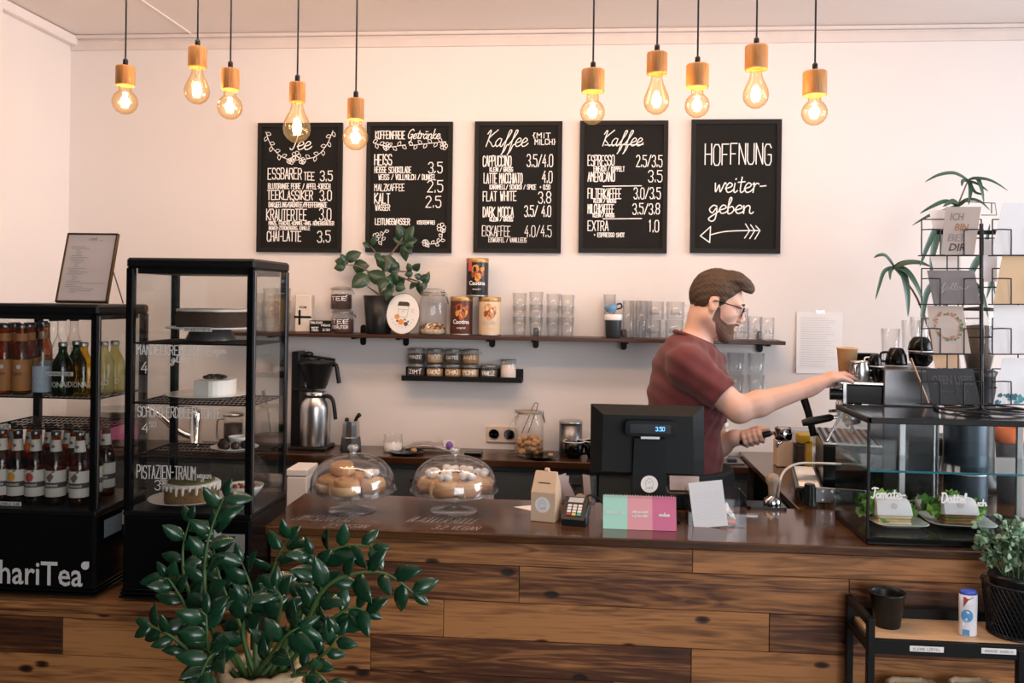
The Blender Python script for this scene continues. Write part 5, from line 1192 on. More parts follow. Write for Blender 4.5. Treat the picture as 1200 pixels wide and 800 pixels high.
B().box((-6 * k, 0, 4 * k), (30 * k, .06, 4 * k), .006).build('contents', mk('red_brown_pack', (.14, .05, .04), .6, var=.4), t)
b = B(); b.lathe([(0, 0), (5 * k, 0), (5 * k, .003), (0, .003)], 18, sx=.85, M=Matrix(((1, 0, 0, 26 * k), (0, 0, -1, -.02), (0, 1, 0, 7 * k), (0, 0, 0, 1)))); b.build('purple_tag', mk('purple_card', (.27, .10, .42), .6), t)
b = B(); b.box((25 * k, -.016, 7 * k), (13 * k, .003, 13 * k), .001); b.build('tag_card', M_white, t)
t = tag(B().box((0, 0, .008), (20 * kb, .075, .016), .003).build('scale_tray', M_gloss), 'flat black kitchen scale on the worktop between domes and socket', 'scale'); t.location = (at(555, 528, YW - .2).x, YW - .2, zk)
k = mpp(619, YB)
t = clip_jar('cookie_jar', 'large open clip jar of round almond cookies with wire tongs', 'jar', None, 17 * k, 58 * k, None, 0, lid_open=True, shoulder=.8); t.location = bk(619.5)
b = B(); rg = random.Random(11); r = 17 * k
for i in range(70):
    a_, q = rg.uniform(0, 6.28), math.sqrt(rg.random()); rr = .80 * r * q; z = .016 + (i / 70) * 19 * k * (1.05 - .25 * q); b.ball((rr * math.cos(a_), rr * math.sin(a_), z), (.0175, .0145, .0135), 9, 0, RM(0, 0, 0), .05, i)
o = b.build('cookies', mk('almond_cookies', (.56, .33, .16), .75, var=.35, scale=30, bump=.3), t); o['kind'] = 'stuff'
B().lathe([(0, 0), (14.5 * k, 0), (15 * k, .008), (13 * k, .018), (0, .02)], 24, M=RM(0, R_(-62), 0, (-18.5 * k, -.0, 32 * k))).build('open_lid', M_tglass, t)
b = B(); b.tube(cat_([(-8 * k, -.02, 26 * k), (2 * k, -.01, 50 * k), (6 * k, -.008, 60 * k), (9 * k, -.008, 61 * k), (9.5 * k, -.008, 56 * k), (-1 * k, .0, 26 * k)], 5), .0024, 6); b.build('wire_tongs', M_dsteel, t)
t = thing('steel_canister', 'round brushed steel canister right of the cookie jar', 'canister', bk(668.5, YW - .11)); k = mpp(668, YW - .11)
B().lathe([(0, 0), (13.2 * k, 0), (13.5 * k, .003), (13.5 * k, 37 * k), (12.8 * k, 37 * k)], 30).build('body', M_dsteel, t); B().lathe([(13.9 * k, 36 * k), (14 * k, 39 * k), (13 * k, 40 * k), (0, 40 * k)], 30).build('lid', M_steel, t)
def bigcup(px, Y, label):
    t = thing('coffee_cup', label, 'cup', (at(px, 530, Y).x, Y, zk), rz=-.5, group='black cups on the back worktop'); k = mpp(px, Y)
    B().lathe([(0, 0), (7 * k, 0), (11 * k, 7 * k), (12.8 * k, 19.5 * k), (12.2 * k, 19.5 * k), (10 * k, 7 * k), (0, 3 * k)], 28).build('cup_body', M_gloss, t)
    B().lathe([(12.9 * k, 19.4 * k), (12.9 * k, 20.2 * k), (12.1 * k, 20.2 * k), (12.1 * k, 19.4 * k)], 28, cap=False).build('white_rim', M_porc, t)
    B().tube(cat_([(12 * k, 0, 17 * k), (18 * k, 0, 15 * k), (17 * k, 0, 8 * k), (10.5 * k, 0, 6 * k)], 5), .006, 8).build('handle', M_gloss, t)
bigcup(672.5, YW - .20, 'black coffee cup with white rim before the steel canister'); bigcup(696, YW - .17, 'black coffee cup half hidden behind the till screen')
# seen through the showcases: tap, press, jug, pot
t = thing('sink_tap', 'chrome sink tap seen through the cake vitrine', 'tap', (at(229, 530, YB).x, YB, zk)); k = mpp(229, YB)
B().lathe([(0, 0), (9 * k, 0), (8 * k, 3 * k), (6.5 * k, 4 * k), (7 * k, 38 * k), (6 * k, 41 * k), (0, 42 * k)], 20).build('tap_body', M_chrome, t)
B().tube(cat_([(-3 * k, 0, 10 * k), (-18 * k, -.03, 18 * k), (-38 * k, -.05, 36 * k), (-52 * k, -.06, 44 * k)], 5), 4 * k, 10).build('spout', M_chrome, t)
B().tube([(0, 0, 42 * k), (-4 * k, 0, 45 * k), (-20 * k, -.01, 46 * k)], 2.6 * k, 8).build('lever', M_chrome, t)
t = thing('french_press', 'dark coffee filled glass press seen through the vitrine', 'coffee press', (at(273, 530, YB).x, YB, zk))
B().lathe([(0, 0), (11 * k, 0), (11 * k, 34 * k), (11.6 * k, 36 * k)], 24, cap=False).build('glass_beaker', M_tglass, t); B().lathe([(0, .002), (10.4 * k, .002), (10.4 * k, 27 * k), (0, 27 * k)], 24).build('coffee', M_choc, t)
B().lathe([(12 * k, 36 * k), (12 * k, 39 * k), (4 * k, 41 * k), (0, 41 * k)], 20).build('lid', M_steel, t); B().tube(cat_([(-11 * k, 0, 32 * k), (-19 * k, 0, 30 * k), (-19 * k, 0, 10 * k), (-11 * k, 0, 6 * k)], 5), 1.2 * k, 8).build('handle', M_steel, t)
t = clip_jar('glass_jug', 'bulbous glass jug with a spoon seen through the vitrine side', 'jug', None, 19 * k, 56 * k, M_choc, .28, lid_open=True, shoulder=.55); t.location = (at(316, 530, YB).x, YB, zk)
B().tube([(2 * k, 0, 10 * k), (-3 * k, 0, 45 * k), (-9 * k, 0, 66 * k)], [.004, .005, .009], 8).build('spoon', M_dsteel, t)
t = thing('steel_pot', 'steel pot wrapped in a pink cloth seen through the drinks fridge', 'pot', (at(140, 530, YB).x, YB, zk))
B().lathe([(0, 0), (30 * k, 0), (32 * k, .01), (32 * k, 40 * k), (33 * k, 41 * k), (31 * k, 41 * k), (0, 39 * k)], 30).build('pot_body', M_steel, t)
b = B(); rg = random.Random(9); n = 24; vs = []
for j in range(4):
    for i in range(n + 1): a_ = R_(-170 + 160 * i / n); r_ = 33 * k + .004 * math.sin(i * 1.7 + j) + .002; vs.append((r_ * math.cos(a_), r_ * math.sin(a_), 31 * k - j * 7.5 * k + .006 * math.sin(i * .9)))
b.add(vs, [(j * (n + 1) + i, j * (n + 1) + i + 1, (j + 1) * (n + 1) + i + 1, (j + 1) * (n + 1) + i) for j in range(3) for i in range(n)], 0, True); b.build('pink_cloth', mk('pink_cloth', (.42, .10, .24), .9, var=.2, sheen=.3), t)
for px0, px1, py, lab in ((343, 366, 545, 'tall white bin behind the counter beside the vitrine'), (500, 577, 565, 'white storage bin behind the counter between the two cake domes')):
    Y = 3.86; a_, c_ = at(px0, py, Y), at(px1, py, Y); t = thing('white_bin', lab, 'bin', ((a_.x + c_.x) / 2, Y, 0.0)); w = c_.x - a_.x; h = (a_.z + c_.z) / 2
    B().box((0, 0, h * .48), (w, .16, h * .96), .006).build('bin_body', M_white, t); B().box((0, 0, h * .98), (w + .004, .164, h * .035), .004).build('bin_lid', M_white, t)
# ------------------------------------------------------------------ things on the counter
zt0 = ZT + .0008
M_dough = mk('baked_dough', (.55, .27, .085), .6, var=.45, scale=22, bump=.3, bscale=50)
M_doughd = mk('dark_baked_dough', (.42, .18, .06), .55, var=.4, scale=22, bump=.3, bscale=50)
M_doughl = mk('pale_dough', (.68, .43, .21), .65, var=.3, scale=22, bump=.2, bscale=50)
M_icing = mk('whipped_icing', (.88, .85, .83), .45, var=.03, bump=.2, bscale=40)
M_berry = mk('blueberry', (.05, .03, .09), .4, var=.3)
M_clear = glass('dome_glass', (.98, .98, .98), (.60, .61, .63), refl=.075, body=.02)
M_knob = glass('knob_glass', (.80, .80, .80), (.45, .46, .48), refl=.22, body=.12)
def roll_obj(parent_loc, label, group, rz, sc, iced):
    t = thing('pastry_roll', label, 'pastry', parent_loc, rz, group)
    b = B(); pts = []; rr = []
    for i in range(46):
        f = i / 45; a_ = f * 2 * math.pi * 2.4; r_ = .006 + .031 * f; pts.append((r_ * math.cos(a_), r_ * math.sin(a_), .011 + .010 * (1 - f))); rr.append(.0085 + .0035 * f)
    b.tube(pts, rr, 8, M=Matrix.Diagonal((sc, sc, sc * 1.75, 1)))
    b.build('spiral_dough', M_dough if not iced else M_doughl, t)
    B().lathe([(0, .001), (.036 * sc, .001), (.042 * sc, .012), (.038 * sc, .026 * sc), (0, .03 * sc)], 20).build('crumb_base', M_doughd if iced else M_doughl, t)
    if iced:
        b = B(); rg = random.Random(iced)
        for i in range(7): a_ = rg.uniform(0, 6.28); b.ball((.017 * math.cos(a_), .017 * math.sin(a_), .052 * sc + rg.uniform(0, .012)), (rg.uniform(.012, .018), .014, .011), 9, jit=.15, seed=i)
        b.build('icing', M_icing, t); b = B(); [b.ball((rg.uniform(-.02, .02), rg.uniform(-.02, .02), .052 * sc), .006, 7) for _ in range(3)]; b.build('berries', M_berry, t)
    return t
def dome(px, pyf, rpx, fpx, pyrim, pytop, pyknob, which, rolls):
    p = onz(px, pyf, ZT); k = mpp(px, p.y); R1 = rpx * k; fr_ = fpx * k; hp = at(px, pyrim, p.y).z - ZT; hd = at(px, pytop, p.y).z - ZT; hk = at(px, pyknob, p.y).z - ZT
    t = thing('cake_stand', 'footed clear glass cake plate carrying %s, on the counter' % which, 'cake stand', (p.x, p.y, zt0))
    B().lathe([(0, 0), (fr_, 0), (fr_, .003), (fr_ * .5, .010), (.011, .020), (.008, hp * .55), (.012, hp * .8), (.02, hp - .012), (0, hp - .010)], 32, cap=False).build('foot', M_clear, t)
    B().lathe([(0, hp - .011), (R1 * .9, hp - .009), (R1, hp), (R1 * .985, hp + .003), (R1 * .88, hp - .005), (0, hp - .006)], 44, cap=False).build('glass_plate', M_clear, t)
    d = thing('glass_dome', 'clear glass dome with knob covering %s' % which, 'cake dome', (p.x, p.y, zt0 + hp + .0005)); Rd = R1 * .955; H = hd - hp
    pr = [(Rd, -.004), (Rd * 1.0, H * .12), (Rd * .97, H * .36), (Rd * .87, H * .60), (Rd * .70, H * .80), (Rd * .45, H * .94), (Rd * .2, H), (.016, H + .002)]
    pr = [(q.x, q.y) for q in cat_([(r_, z_, 0) for r_, z_ in pr], 3)]
    b = B().lathe(pr, 44, cap=False); b.lathe([(r_ - .003, z_ - .002) for r_, z_ in pr], 44, cap=False); b.build('dome', M_clear, d)
    q = (hk - hd); B().lathe([(0, H - .001), (.016, H), (.010, H + q * .2), (.011, H + q * .35), (.0185, H + q * .55), (.0195, H + q * .75), (.014, H + q * .96), (0, H + q)], 20, cap=False).build('knob', M_knob, d)
    zp = zt0 + hp - .0045
    for i, (dx, dy, rz, sc, ice, lab, dz) in enumerate(rolls):
        roll_obj((p.x + dx * R1, p.y + dy * R1, zp + dz), lab, 'rolls under the two glass domes', rz, sc, ice)
L1, L2 = 'golden cinnamon roll under the left dome, ', 'blueberry roll with white icing under the right dome, '
dome(413, 597.8, 51.5, 27.5, 573.5, 532.5, 521, 'golden cinnamon rolls', [(-.50, -.12, .3, 1.15, 0, L1 + 'far left', 0), (-.06, -.42, 1.3, 1.2, 0, L1 + 'front middle', 0), (-.02, .30, 2.2, 1.15, 0, L1 + 'back', 0), (.46, -.05, .7, 1.1, 7, 'pale iced roll under the left dome, far right', 0), (-.25, .05, 2.9, 1.0, 0, L1 + 'stacked on the others', .052)])
dome(532, 598.5, 52, 27.5, 574, 534.5, 524.5, 'iced blueberry rolls', [(-.52, -.10, .3, 1.12, 1, L2 + 'far left', 0), (-.13, -.50, 1.3, 1.15, 2, L2 + 'front left', 0), (.36, -.42, 2.2, 1.12, 3, L2 + 'front right', 0), (.56, .12, .7, 1.1, 4, L2 + 'far right', 0), (-.15, .36, .9, 1.1, 5, L2 + 'back left', 0), (.25, .42, .1, 1.1, 6, L2 + 'back right', 0)])
# white paper sheet + donation box
p = onz(625, 596.5, ZT); t = tag(B().prism([(-.07, .0), (.0, .035), (.075, -.012), (.0, -.05)], 0, .0012).build('paper_sheet', M_paper), 'white sheet lying under the kraft donation box', 'paper'); t.location = (p.x, p.y + .02, ZT + .0002)
p = onz(636, 612, ZT); k = mpp(636, p.y); w, hB, hT = 29.5 * k, 34 * k, 56.5 * k; d = .075
t = thing('donation_box', 'kraft cardboard donation box with slanted coin slot top and round white sticker', 'box', (p.x, p.y + .005, ZT + .0014), rz=R_(-14))
b = B(); x = w / 2
b.add([(-x, 0, 0), (x, 0, 0), (x, 0, hB), (-x, 0, hB), (-x, d, 0), (x, d, 0), (x, d, hB), (-x, d, hB), (-x * .88, d * .42, hT), (x * .88, d * .42, hT), (x * .88, d * .58, hT), (-x * .88, d * .58, hT)],
      [(0, 1, 2, 3), (5, 4, 7, 6), (0, 3, 7, 4), (1, 5, 6, 2), (0, 4, 5, 1), (3, 2, 9, 8), (6, 7, 11, 10), (8, 9, 10, 11), (2, 6, 10, 9), (7, 3, 8, 11)]); b.build('box_body', M_kraft, t)
B().box((.002, d * .5, hT + .004), (w * .22, .012, .016), .004).build('closing_tab', M_kraft, t)
sl = Vector((0, d * .42, hT - hB)).normalized()
b = B(); T = TF((0, -.0012, hB) + Vector((0, 0, 0)) if False else (0, -.0006, hB + .0006), (1, 0, 0), sl); poly(b, [(-.02, .030), (.02, .030), (.02, .0335), (-.02, .0335)], T); b.build('coin_slot', M_ink, t)
def sticker(par, o, x, y, r, sc=1):
    nv = Vector(x).cross(Vector(y)); T = lambda e: TF(Vector(o) + nv * e, x, y)
    b = B(); poly(b, [(r * math.cos(R_(q)), r * math.sin(R_(q))) for q in range(0, 360, 12)], T(.0006)); s = b.build('round_sticker', M_white, par)
    b = B(); ribbon(b, [(-r * .42, -r * .2), (-r * .42, r * .3), (0, r * .72), (r * .42, r * .3), (r * .42, -r * .2)], r * .05, T(.0010)); ribbon(b, [(-r * .15, r * .1), (0, r * .3), (r * .15, r * .1)], r * .05, T(.0010))
    txt(b, 'CAFÉ', r * .26, lambda u, v: T(.0012)(u, v - r * .58), bold=.01); b.build('logo_print', M_grey, s)
sticker(t, (-.002, -.0002, hB * .58), (1, 0, 0), (0, 0, 1), 9.2 * k)
# leaflets in an acrylic holder with kraft tag
p = onz(676, 594, ZT); t = thing('leaflet_holder', 'clear acrylic holder of pale leaflets between donation box and till', 'holder', (p.x, p.y + .06, zt0)); k = mpp(676, p.y)
b = B(); W_ = 42 * k; b.box((0, .02, .002), (W_, .06, .004)); b.box((0, .045, .042), (W_, .003, .085)); b.box((-W_ / 2, .02, .035), (.003, .06, .07)); b.box((W_ / 2, .02, .045), (.003, .06, .09)); b.build('acrylic_holder', M_acr, t)
b = B(); M_leafl = mk('pink_leaflet', (.72, .58, .55), .7, var=.05)
for x, rz, ry, hh in ((-16, .3, 0, 30), (-9, .15, -18, 34), (-5, 0, -26, 33), (13, -.6, 0, 32)): b.box((0, 0, hh * k / 2), (.03, .0015, hh * k), M=RM(R_(8), R_(ry), rz, (x * k, .012 + .003 * (x % 3), .005)))
b.build('leaflets', M_leafl, t)
b = B(); b.prism([(.020 * math.cos(R_(q)), .020 * math.sin(R_(q))) for q in range(0, 181, 12)] + [(-.020, -.012), (.020, -.012)], 0, .002, M=RM(R_(75), 0, 0, (4 * k, -.012, .016))); b.build('kraft_tag', M_kraft, t)
# card reader
p = onz(674, 616.5, ZT); t = thing('card_reader', 'dark card payment terminal with coloured keys beside the calendar', 'card terminal', (p.x, p.y + .055, zt0), rz=R_(-9), rot=None); k = mpp(674, p.y)
w, Ld, h0, h1 = 27 * k, .115, .020, .075
b = B(); x = w / 2; y0, y1 = -.055, .05
b.add([(-x, y0, 0), (x, y0, 0), (x, y1, 0), (-x, y1, 0), (-x, y0, h0), (x, y0, h0), (x * 1.06, y1 - .02, h1), (-x * 1.06, y1 - .02, h1), (x, y1, h1 * .8), (-x, y1, h1 * .8)],
      [(0, 3, 2, 1), (0, 1, 5, 4), (4, 5, 6, 7), (7, 6, 8, 9), (9, 8, 2, 3), (1, 2, 8, 6, 5), (0, 4, 7, 9, 3)]); b.build('body', M_bplast, t)
up = Vector((0, y1 - .02 - y0, h1 - h0)); Lu = up.length; up.normalize(); nrm = Vector((1, 0, 0)).cross(up); T = TF(Vector((0, y0, h0)) + nrm * .0008, (1, 0, 0), up)
b = B(); poly(b, [(-x * .7, Lu * .74), (x * .62, Lu * .74), (x * .7, Lu * .95), (-x * .62, Lu * .95)], T); b.build('screen', mk('lcd_screen', (.45, .47, .5), .3), t)
kc = [M_porc, M_red, mk('yellow_key', (.75, .55, .12), .5), mk('green_key', (.04, .45, .30), .5)]
for r_ in range(4):
    for c_ in range(3):
        mi = kc[0] if r_ else kc[c_ + 1]; u0 = (-.62 + .46 * c_) * x; v0 = Lu * (.16 + .125 * r_); b = B(); ex = nrm * .003
        q = [T(u0, v0), T(u0 + x * .34, v0), T(u0 + x * .34, v0 + Lu * .085), T(u0, v0 + Lu * .085)]; b.add(q + [a_ + ex for a_ in q], [(0, 1, 5, 4), (1, 2, 6, 5), (2, 3, 7, 6), (3, 0, 4, 7), (4, 5, 6, 7)]); b.build('key', mi, t)
B().box((x + .004, .0, .03), (.006, .07, .03), .002, M=RM(R_(20))).build('side_rail', mk('blue_grey_plastic', (.08, .13, .18), .4), t)
B().tube(cat_([(x * .5, .04, h1 * .8), (x * 1.1, .05, h1 * 1.05), (x * 2, .06, h1 * .8), (x * 2.6, .09, .02), (x * 3.2, .12, .006)], 6), .004, 8).build('cable', M_bplast, t)
# flip calendar
p0, p1 = onz(706.5, 619.5, ZT), onz(792, 620.5, ZT); t = thing('flip_calendar', 'spiral bound desk calendar in mint, pink and rose panels on the counter', 'calendar', ((p0.x + p1.x) / 2, p0.y, zt0)); w = p1.x - p0.x; k = mpp(750, p0.y); H = 39 * k
sl = Vector((0, .26, 1)).normalized(); fx_ = [(-.5, -.165), (-.165, .175), (.175, .5)]
cm = [mk('mint_card', (.42, .76, .63), .7, var=.02), mk('pink_card', (.80, .36, .40), .7, var=.02), mk('rose_card', (.66, .17, .31), .7, var=.02)]
for (a_, c_), m_, nm in zip(fx_, cm, ('mint_panel', 'pink_panel', 'rose_panel')):
    b = B(); o = Vector(((a_ + c_) / 2 * w, 0, 0)); T = TF(o, (1, 0, 0), sl); hw = (c_ - a_) * w / 2; nn = Vector((0, .004, -.001))
    q = [T(-hw, 0), T(hw, 0), T(hw, H), T(-hw, H)]; b.add(q + [v + nn for v in q], [(0, 1, 2, 3), (5, 4, 7, 6), (0, 4, 5, 1), (1, 5, 6, 2), (2, 6, 7, 3), (3, 7, 4, 0)]); pn = b.build(nm, m_, t)
    T2 = TF(o + Vector((0, -.0012, 0)), (1, 0, 0), sl); b = B()
    if nm == 'mint_panel': curs(b, 'lets summer it', -hw * .72, H * .46, hw * 1.44, H * .09, .0013, T2, slant=.1)
    elif nm == 'pink_panel': curs(b, 'nimm an sweet', -hw * .65, H * .5, hw * 1.3, H * .09, .0015, T2, slant=.1); curs(b, 'auf dem teller', -hw * .65, H * .38, hw * 1.3, H * .09, .0015, T2, slant=.1)
    else: curs(b, 'medium', -hw * .45, H * .42, hw * .9, H * .11, .002, T2, slant=.1)
    b.build('printed_text', M_white, pn)
b = B(); b.box((0, .118 * .5 + .05, .012), (w, .003, .02)); b.add([(-w / 2, .115, 0), (w / 2, .115, 0), (w / 2, H * .26, H * .96), (-w / 2, H * .26, H * .96)], [(0, 1, 2, 3)]); b.build('back_stand', M_white, t)
b = B(); top_ = sl * H
for i in range(26): x = (-.47 + .94 * i / 25) * w; b.tube([(x, top_.y + .004 + .007 * math.cos(R_(q)), top_.z - .004 + .007 * math.sin(R_(q))) for q in range(0, 360, 45)], .0008, 4, closed=True)
b.build('wire_spiral', M_steel, t)
# till monitor seen from behind
Ym = 2.90
c4 = [at(x, y, Ym) for x, y in ((692.5, 475), (826.5, 476), (694, 556), (823, 557.5))]; c = sum(c4, Vector()) / 4; w = (c4[1] - c4[0]).length; h = (c4[0] - c4[2]).length; k = mpp(760, Ym)
t = thing('till_monitor', 'large charcoal till screen seen from behind, with a customer display and round sticker', 'till', (at(759, 600, Ym).x, Ym + .03, zt0)); ox, oz = c.x - t.location.x, c.z - zt0
b = B(); X, Z = w / 2, h / 2; ix, iz = X * .80, Z * .70
MT = RM(R_(-7), 0, 0, (ox, -.01, oz))
O = [(-X, .02, -Z), (X, .02, -Z), (X, .02, Z), (-X, .02, Z)]; O2 = [(-X, .0, -Z), (X, .0, -Z), (X, .0, Z), (-X, .0, Z)]; I = [(-ix, -.035, -Z * .92), (ix, -.035, -Z * .92), (ix * .98, -.035, iz), (-ix * .98, -.035, iz)]
b.add(O + O2 + I, [(0, 3, 2, 1), (0, 1, 5, 4), (1, 2, 6, 5), (2, 3, 7, 6), (3, 0, 4, 7), (4, 5, 9, 8), (5, 6, 10, 9), (6, 7, 11, 10), (7, 4, 8, 11), (8, 9, 10, 11)], M=MT); b.build('screen_housing', M_char, t)
B().box((0, .022, 0), (w * .95, .004, h * .93), M=MT).build('touch_screen', M_gloss, t)
b = B(); sy = .04
def zq(py): return at(759, py, Ym).z - zt0
n0, n1 = 17.5 * k, 20.5 * k
b.add([(-n0, -.075, zq(511)), (n0, -.075, zq(511)), (n0, -.03, zq(511)), (-n0, -.03, zq(511)), (-n1, -.085, .014), (n1, -.085, .014), (n1, .03, .014), (-n1, .03, .014)], [(0, 3, 2, 1)[::-1], (0, 1, 5, 4), (1, 2, 6, 5), (2, 3, 7, 6), (3, 0, 4, 7), (4, 5, 6, 7)]); b.build('stand_neck', M_char, t)
B().box((.0, -.02, .007), (44 * k * 1.6, .17, .013), .004).build('stand_base', M_char, t)
cd = B(); cd.prism(rrect(59 * k, 17.5 * k, 5 * k), -.02, .02, M=Matrix(((1, 0, 0, .003), (0, 0, -1, -.075), (0, 1, 0, zq(499)), (0, 0, 0, 1)))); cdo = cd.build('customer_display', M_gloss, t)
b = B(); b.box((0, -.0957, zq(499)), (46 * k, .001, 10 * k)); s = b.build('display_window', mk('display_glass', (.012, .014, .02), .15), cdo)
b = B(); caps(b, '3.50', 6 * k, zq(499) - 2 * k, 10 * k, 4.5 * k, .0016, TF((0, -.097, 0))); b.build('display_digits', mk('blue_digits', (.15, .45, .85), emis=2.2), cdo)
B().box((0, -.075, zq(509.5)), (22 * k, .03, 4 * k), .002).build('display_bracket', M_alu, t)
nm_ = Vector((0, -1, 0)); sticker(t, (0, -.0838, zq(563)), (1, 0, 0), Vector((0, .01 / .2, 1)).normalized(), 9.8 * k)
# receipt printer + slip
p = onz(806, 598, ZT); t = thing('receipt_printer', 'small black receipt printer with a pale slip, right of the till', 'printer', (p.x - .012, p.y + .06, zt0)); k = mpp(806, p.y + .05)
B().box((0, 0, .03), (38 * k, .11, .06), .006).build('printer_body', M_bplast, t); B().box((.001, -.035, .0), (34 * k, .0012, 20 * k), M=RM(R_(-12), 0, R_(2), (0, 0, .06 + 9 * k))).build('receipt_slip', mk('thermal_paper', (.68, .58, .57), .7, var=.03), t)
# acrylic box with napkins and menu card
p0, p1 = onz(807, 616, ZT), onz(873, 616.5, ZT); k = mpp(840, p0.y); w = p1.x - p0.x; t = thing('acrylic_box', 'clear acrylic tray with napkins and an orange packet, right of the till', 'tray', ((p0.x + p1.x) / 2, p0.y, zt0)); H = 38 * k; d = .11
b = B(); b.box((0, d / 2, .002), (w, d, .004)); b.box((0, .0015, H * .22), (w, .003, H * .44)); b.box((0, d, H / 2), (w, .003, H)); [b.box((s * w / 2, d / 2, H * .47), (.003, d, H * .94)) for s in (-1, 1)]; b.build('acrylic_walls', M_acr, t)
rg = random.Random(12); b = B(); vs = []; n = 9
for j in range(n):
    for i in range(n): vs.append((.012 + .05 * i / (n - 1) + rg.uniform(-.004, .004), .03 + .045 * j / (n - 1), .014 + .05 * (1 - abs(i / 4 - 1) * .8) * (1 - abs(j / 4 - 1) * .6) + rg.uniform(-.006, .006)))
b.add(vs, [(j * n + i, j * n + i + 1, (j + 1) * n + i + 1, (j + 1) * n + i) for j in range(n - 1) for i in range(n - 1)]); b.build('napkins', M_paper, t)
B().box((.04, .03, .010), (.045, .03, .012), .004).build('orange_packet', mk('orange_packet', (.72, .12, .04), .45), t)
c4 = [at(x, y, p0.y - .004) for x, y in ((807.5, 562), (845, 561), (813, 614.7), (853, 614))]
t = thing('menu_card', 'white lined paper card leaning against the acrylic tray', 'card', ((c4[2].x + c4[3].x) / 2, p0.y - .006, zt0), rot=(R_(-4), R_(-7.5), 0)); cw = (c4[3] - c4[2]).length; chh = (c4[0] - c4[2]).length
q = B().box((0, -.002, chh / 2), (cw, .0012, chh)).build('card_sheet', M_paper, t); b = B(); [b.box((0, -.0028, chh * (.18 + .048 * i)), (cw * .84, .0003, .0007)) for i in range(13)]; b.build('ruled_lines', mk('faint_ink', (.62, .62, .64), .8), q)
p = onz(879, 603.5, ZT); t = tag(B().prism([(-.03, -.014), (.022, -.018), (.026, .014), (-.02, .014)], 0, .003).build('business_cards', M_alu), 'small grey card lying on the counter right of the acrylic tray', 'card'); t.location = (p.x, p.y, ZT + .0003)
# tamper on its mat
p = onz(897, 594.5, ZT); t = tag(B().prism(rrect(.135, .095, .010), 0, .009).build('tamper_mat', M_gloss), 'black rubber tamping mat on the counter', 'mat'); t.location = (p.x, p.y + .012, zt0)
p = onz(905.5, 594.5, ZT); k = mpp(905, p.y); t = thing('tamper', 'coffee tamper with pale wooden handle standing on the mat', 'tamper', (p.x, p.y + .01, zt0 + .0095))
B().lathe([(0, 0), (9.6 * k, 0), (9.8 * k, .003), (9.6 * k, 6 * k), (5 * k, 8.5 * k), (4.6 * k, 10 * k), (0, 10 * k)], 26).build('steel_base', M_chrome, t)
B().lathe([(0, 9.6 * k), (4.8 * k, 9.8 * k), (4.6 * k, 16 * k), (5.4 * k, 22 * k), (7.6 * k, 26 * k), (8.0 * k, 30 * k), (6.8 * k, 34 * k), (3 * k, 36 * k), (0, 36.2 * k)], 24).build('handle', mk('grey_wood', (.36, .27, .20), .5, var=.25, stretch=(9, 9, 1.5)), t)

# ------------------------------------------------------------------ sandwich case
YF0 = YC + .03; DC = .33
pL = at(1015.5, 633, YF0); xL = pL.x; xR_ = at(1290, 640, YF0).x; zc = at(1017, 489.5, YF0).z - ZT
t = thing('sandwich_case', 'glass sandwich display case with black base on the right of the counter', 'display case', ((xL + xR_) / 2, YF0, zt0)); W_ = xR_ - xL; X = W_ / 2
sc0 = t
B().box((0, DC / 2, .011), (W_, DC, .022), .003).build('base', M_gloss, t)
b = B()
for y in (.006, DC - .006): b.box((0, y, zc - .009), (W_, .012, .018), .002)
for x in (-X + .006, X - .006): b.box((x, DC / 2, zc - .009), (.012, DC, .018), .002)
b.build('top_frame', M_black, t)
B().box((0, DC / 2, zc - .006), (W_ - .024, DC - .024, .006)).build('top_pane', glass('smoked_top', (.55, .56, .57), (.4, .42, .44), refl=.30, rough=.10), t)
B().box((0, .003, (zc + .012) / 2), (W_ - .012, .004, zc - .03)).build('front_pane', M_caseg, t)
for s in (-1, 1):
    B().box((s * (X - .002), DC / 2, (zc + .012) / 2), (.004, DC - .012, zc - .03)).build('side_pane', M_caseg, t)
    B().box((s * (X - .004), .004, (zc + .01) / 2), (.008, .008, zc - .02), .001).build('front_edge', M_black, t)
def cx_(px, Y): return at(px, 550, Y).x - t.location.x
for px, wd in ((1057, .020), (1094.5, .007), (1195, .02)): B().box((cx_(px, YF0 + DC - .02), DC - .016, (zc + .012) / 2), (wd, .012, zc - .03), .002).build('door_rail', M_alu, t)
for i, x in enumerate((-X * .5, X * .5)): B().box((x, DC - .006 - .005 * i, (zc + .012) / 2), (X, .004, zc - .035)).build('sliding_door', M_caseg, t)
zsh = at(1030, 552, YF0 + .02).z - zt0
B().box((0, DC / 2 + .005, zsh), (W_ - .02, DC - .04, .005)).build('glass_shelf', M_caseg, t)
b = B(); b.box((0, .0235, zsh), (W_ - .02, .002, .006)); b.box((-X + .011, DC / 2, zsh), (.002, DC - .04, .006)); b.build('shelf_edge', M_edge, t)
b = B(); T = TF((0, -.0008, 0)); k = mpp(1050, YF0)
def sl_(px, py): p = at(px, py, YF0); return p.x - t.location.x, p.z - zt0
for s, x0, x1, y0, y1 in (('Tomate-', 1021, 1061, 572, 583), ('Dattel', 1103, 1132, 578, 588), ('auch', 1137, 1156, 585, 592)):
    a_ = sl_(x0, y1); c_ = sl_(x1, y1); curs(b, s, a_[0], a_[1], c_[0] - a_[0], (y1 - y0) * k * 1.05, 1.7 * k, T, slant=.08)
b.build('chalk_lettering', M_chalk, t)
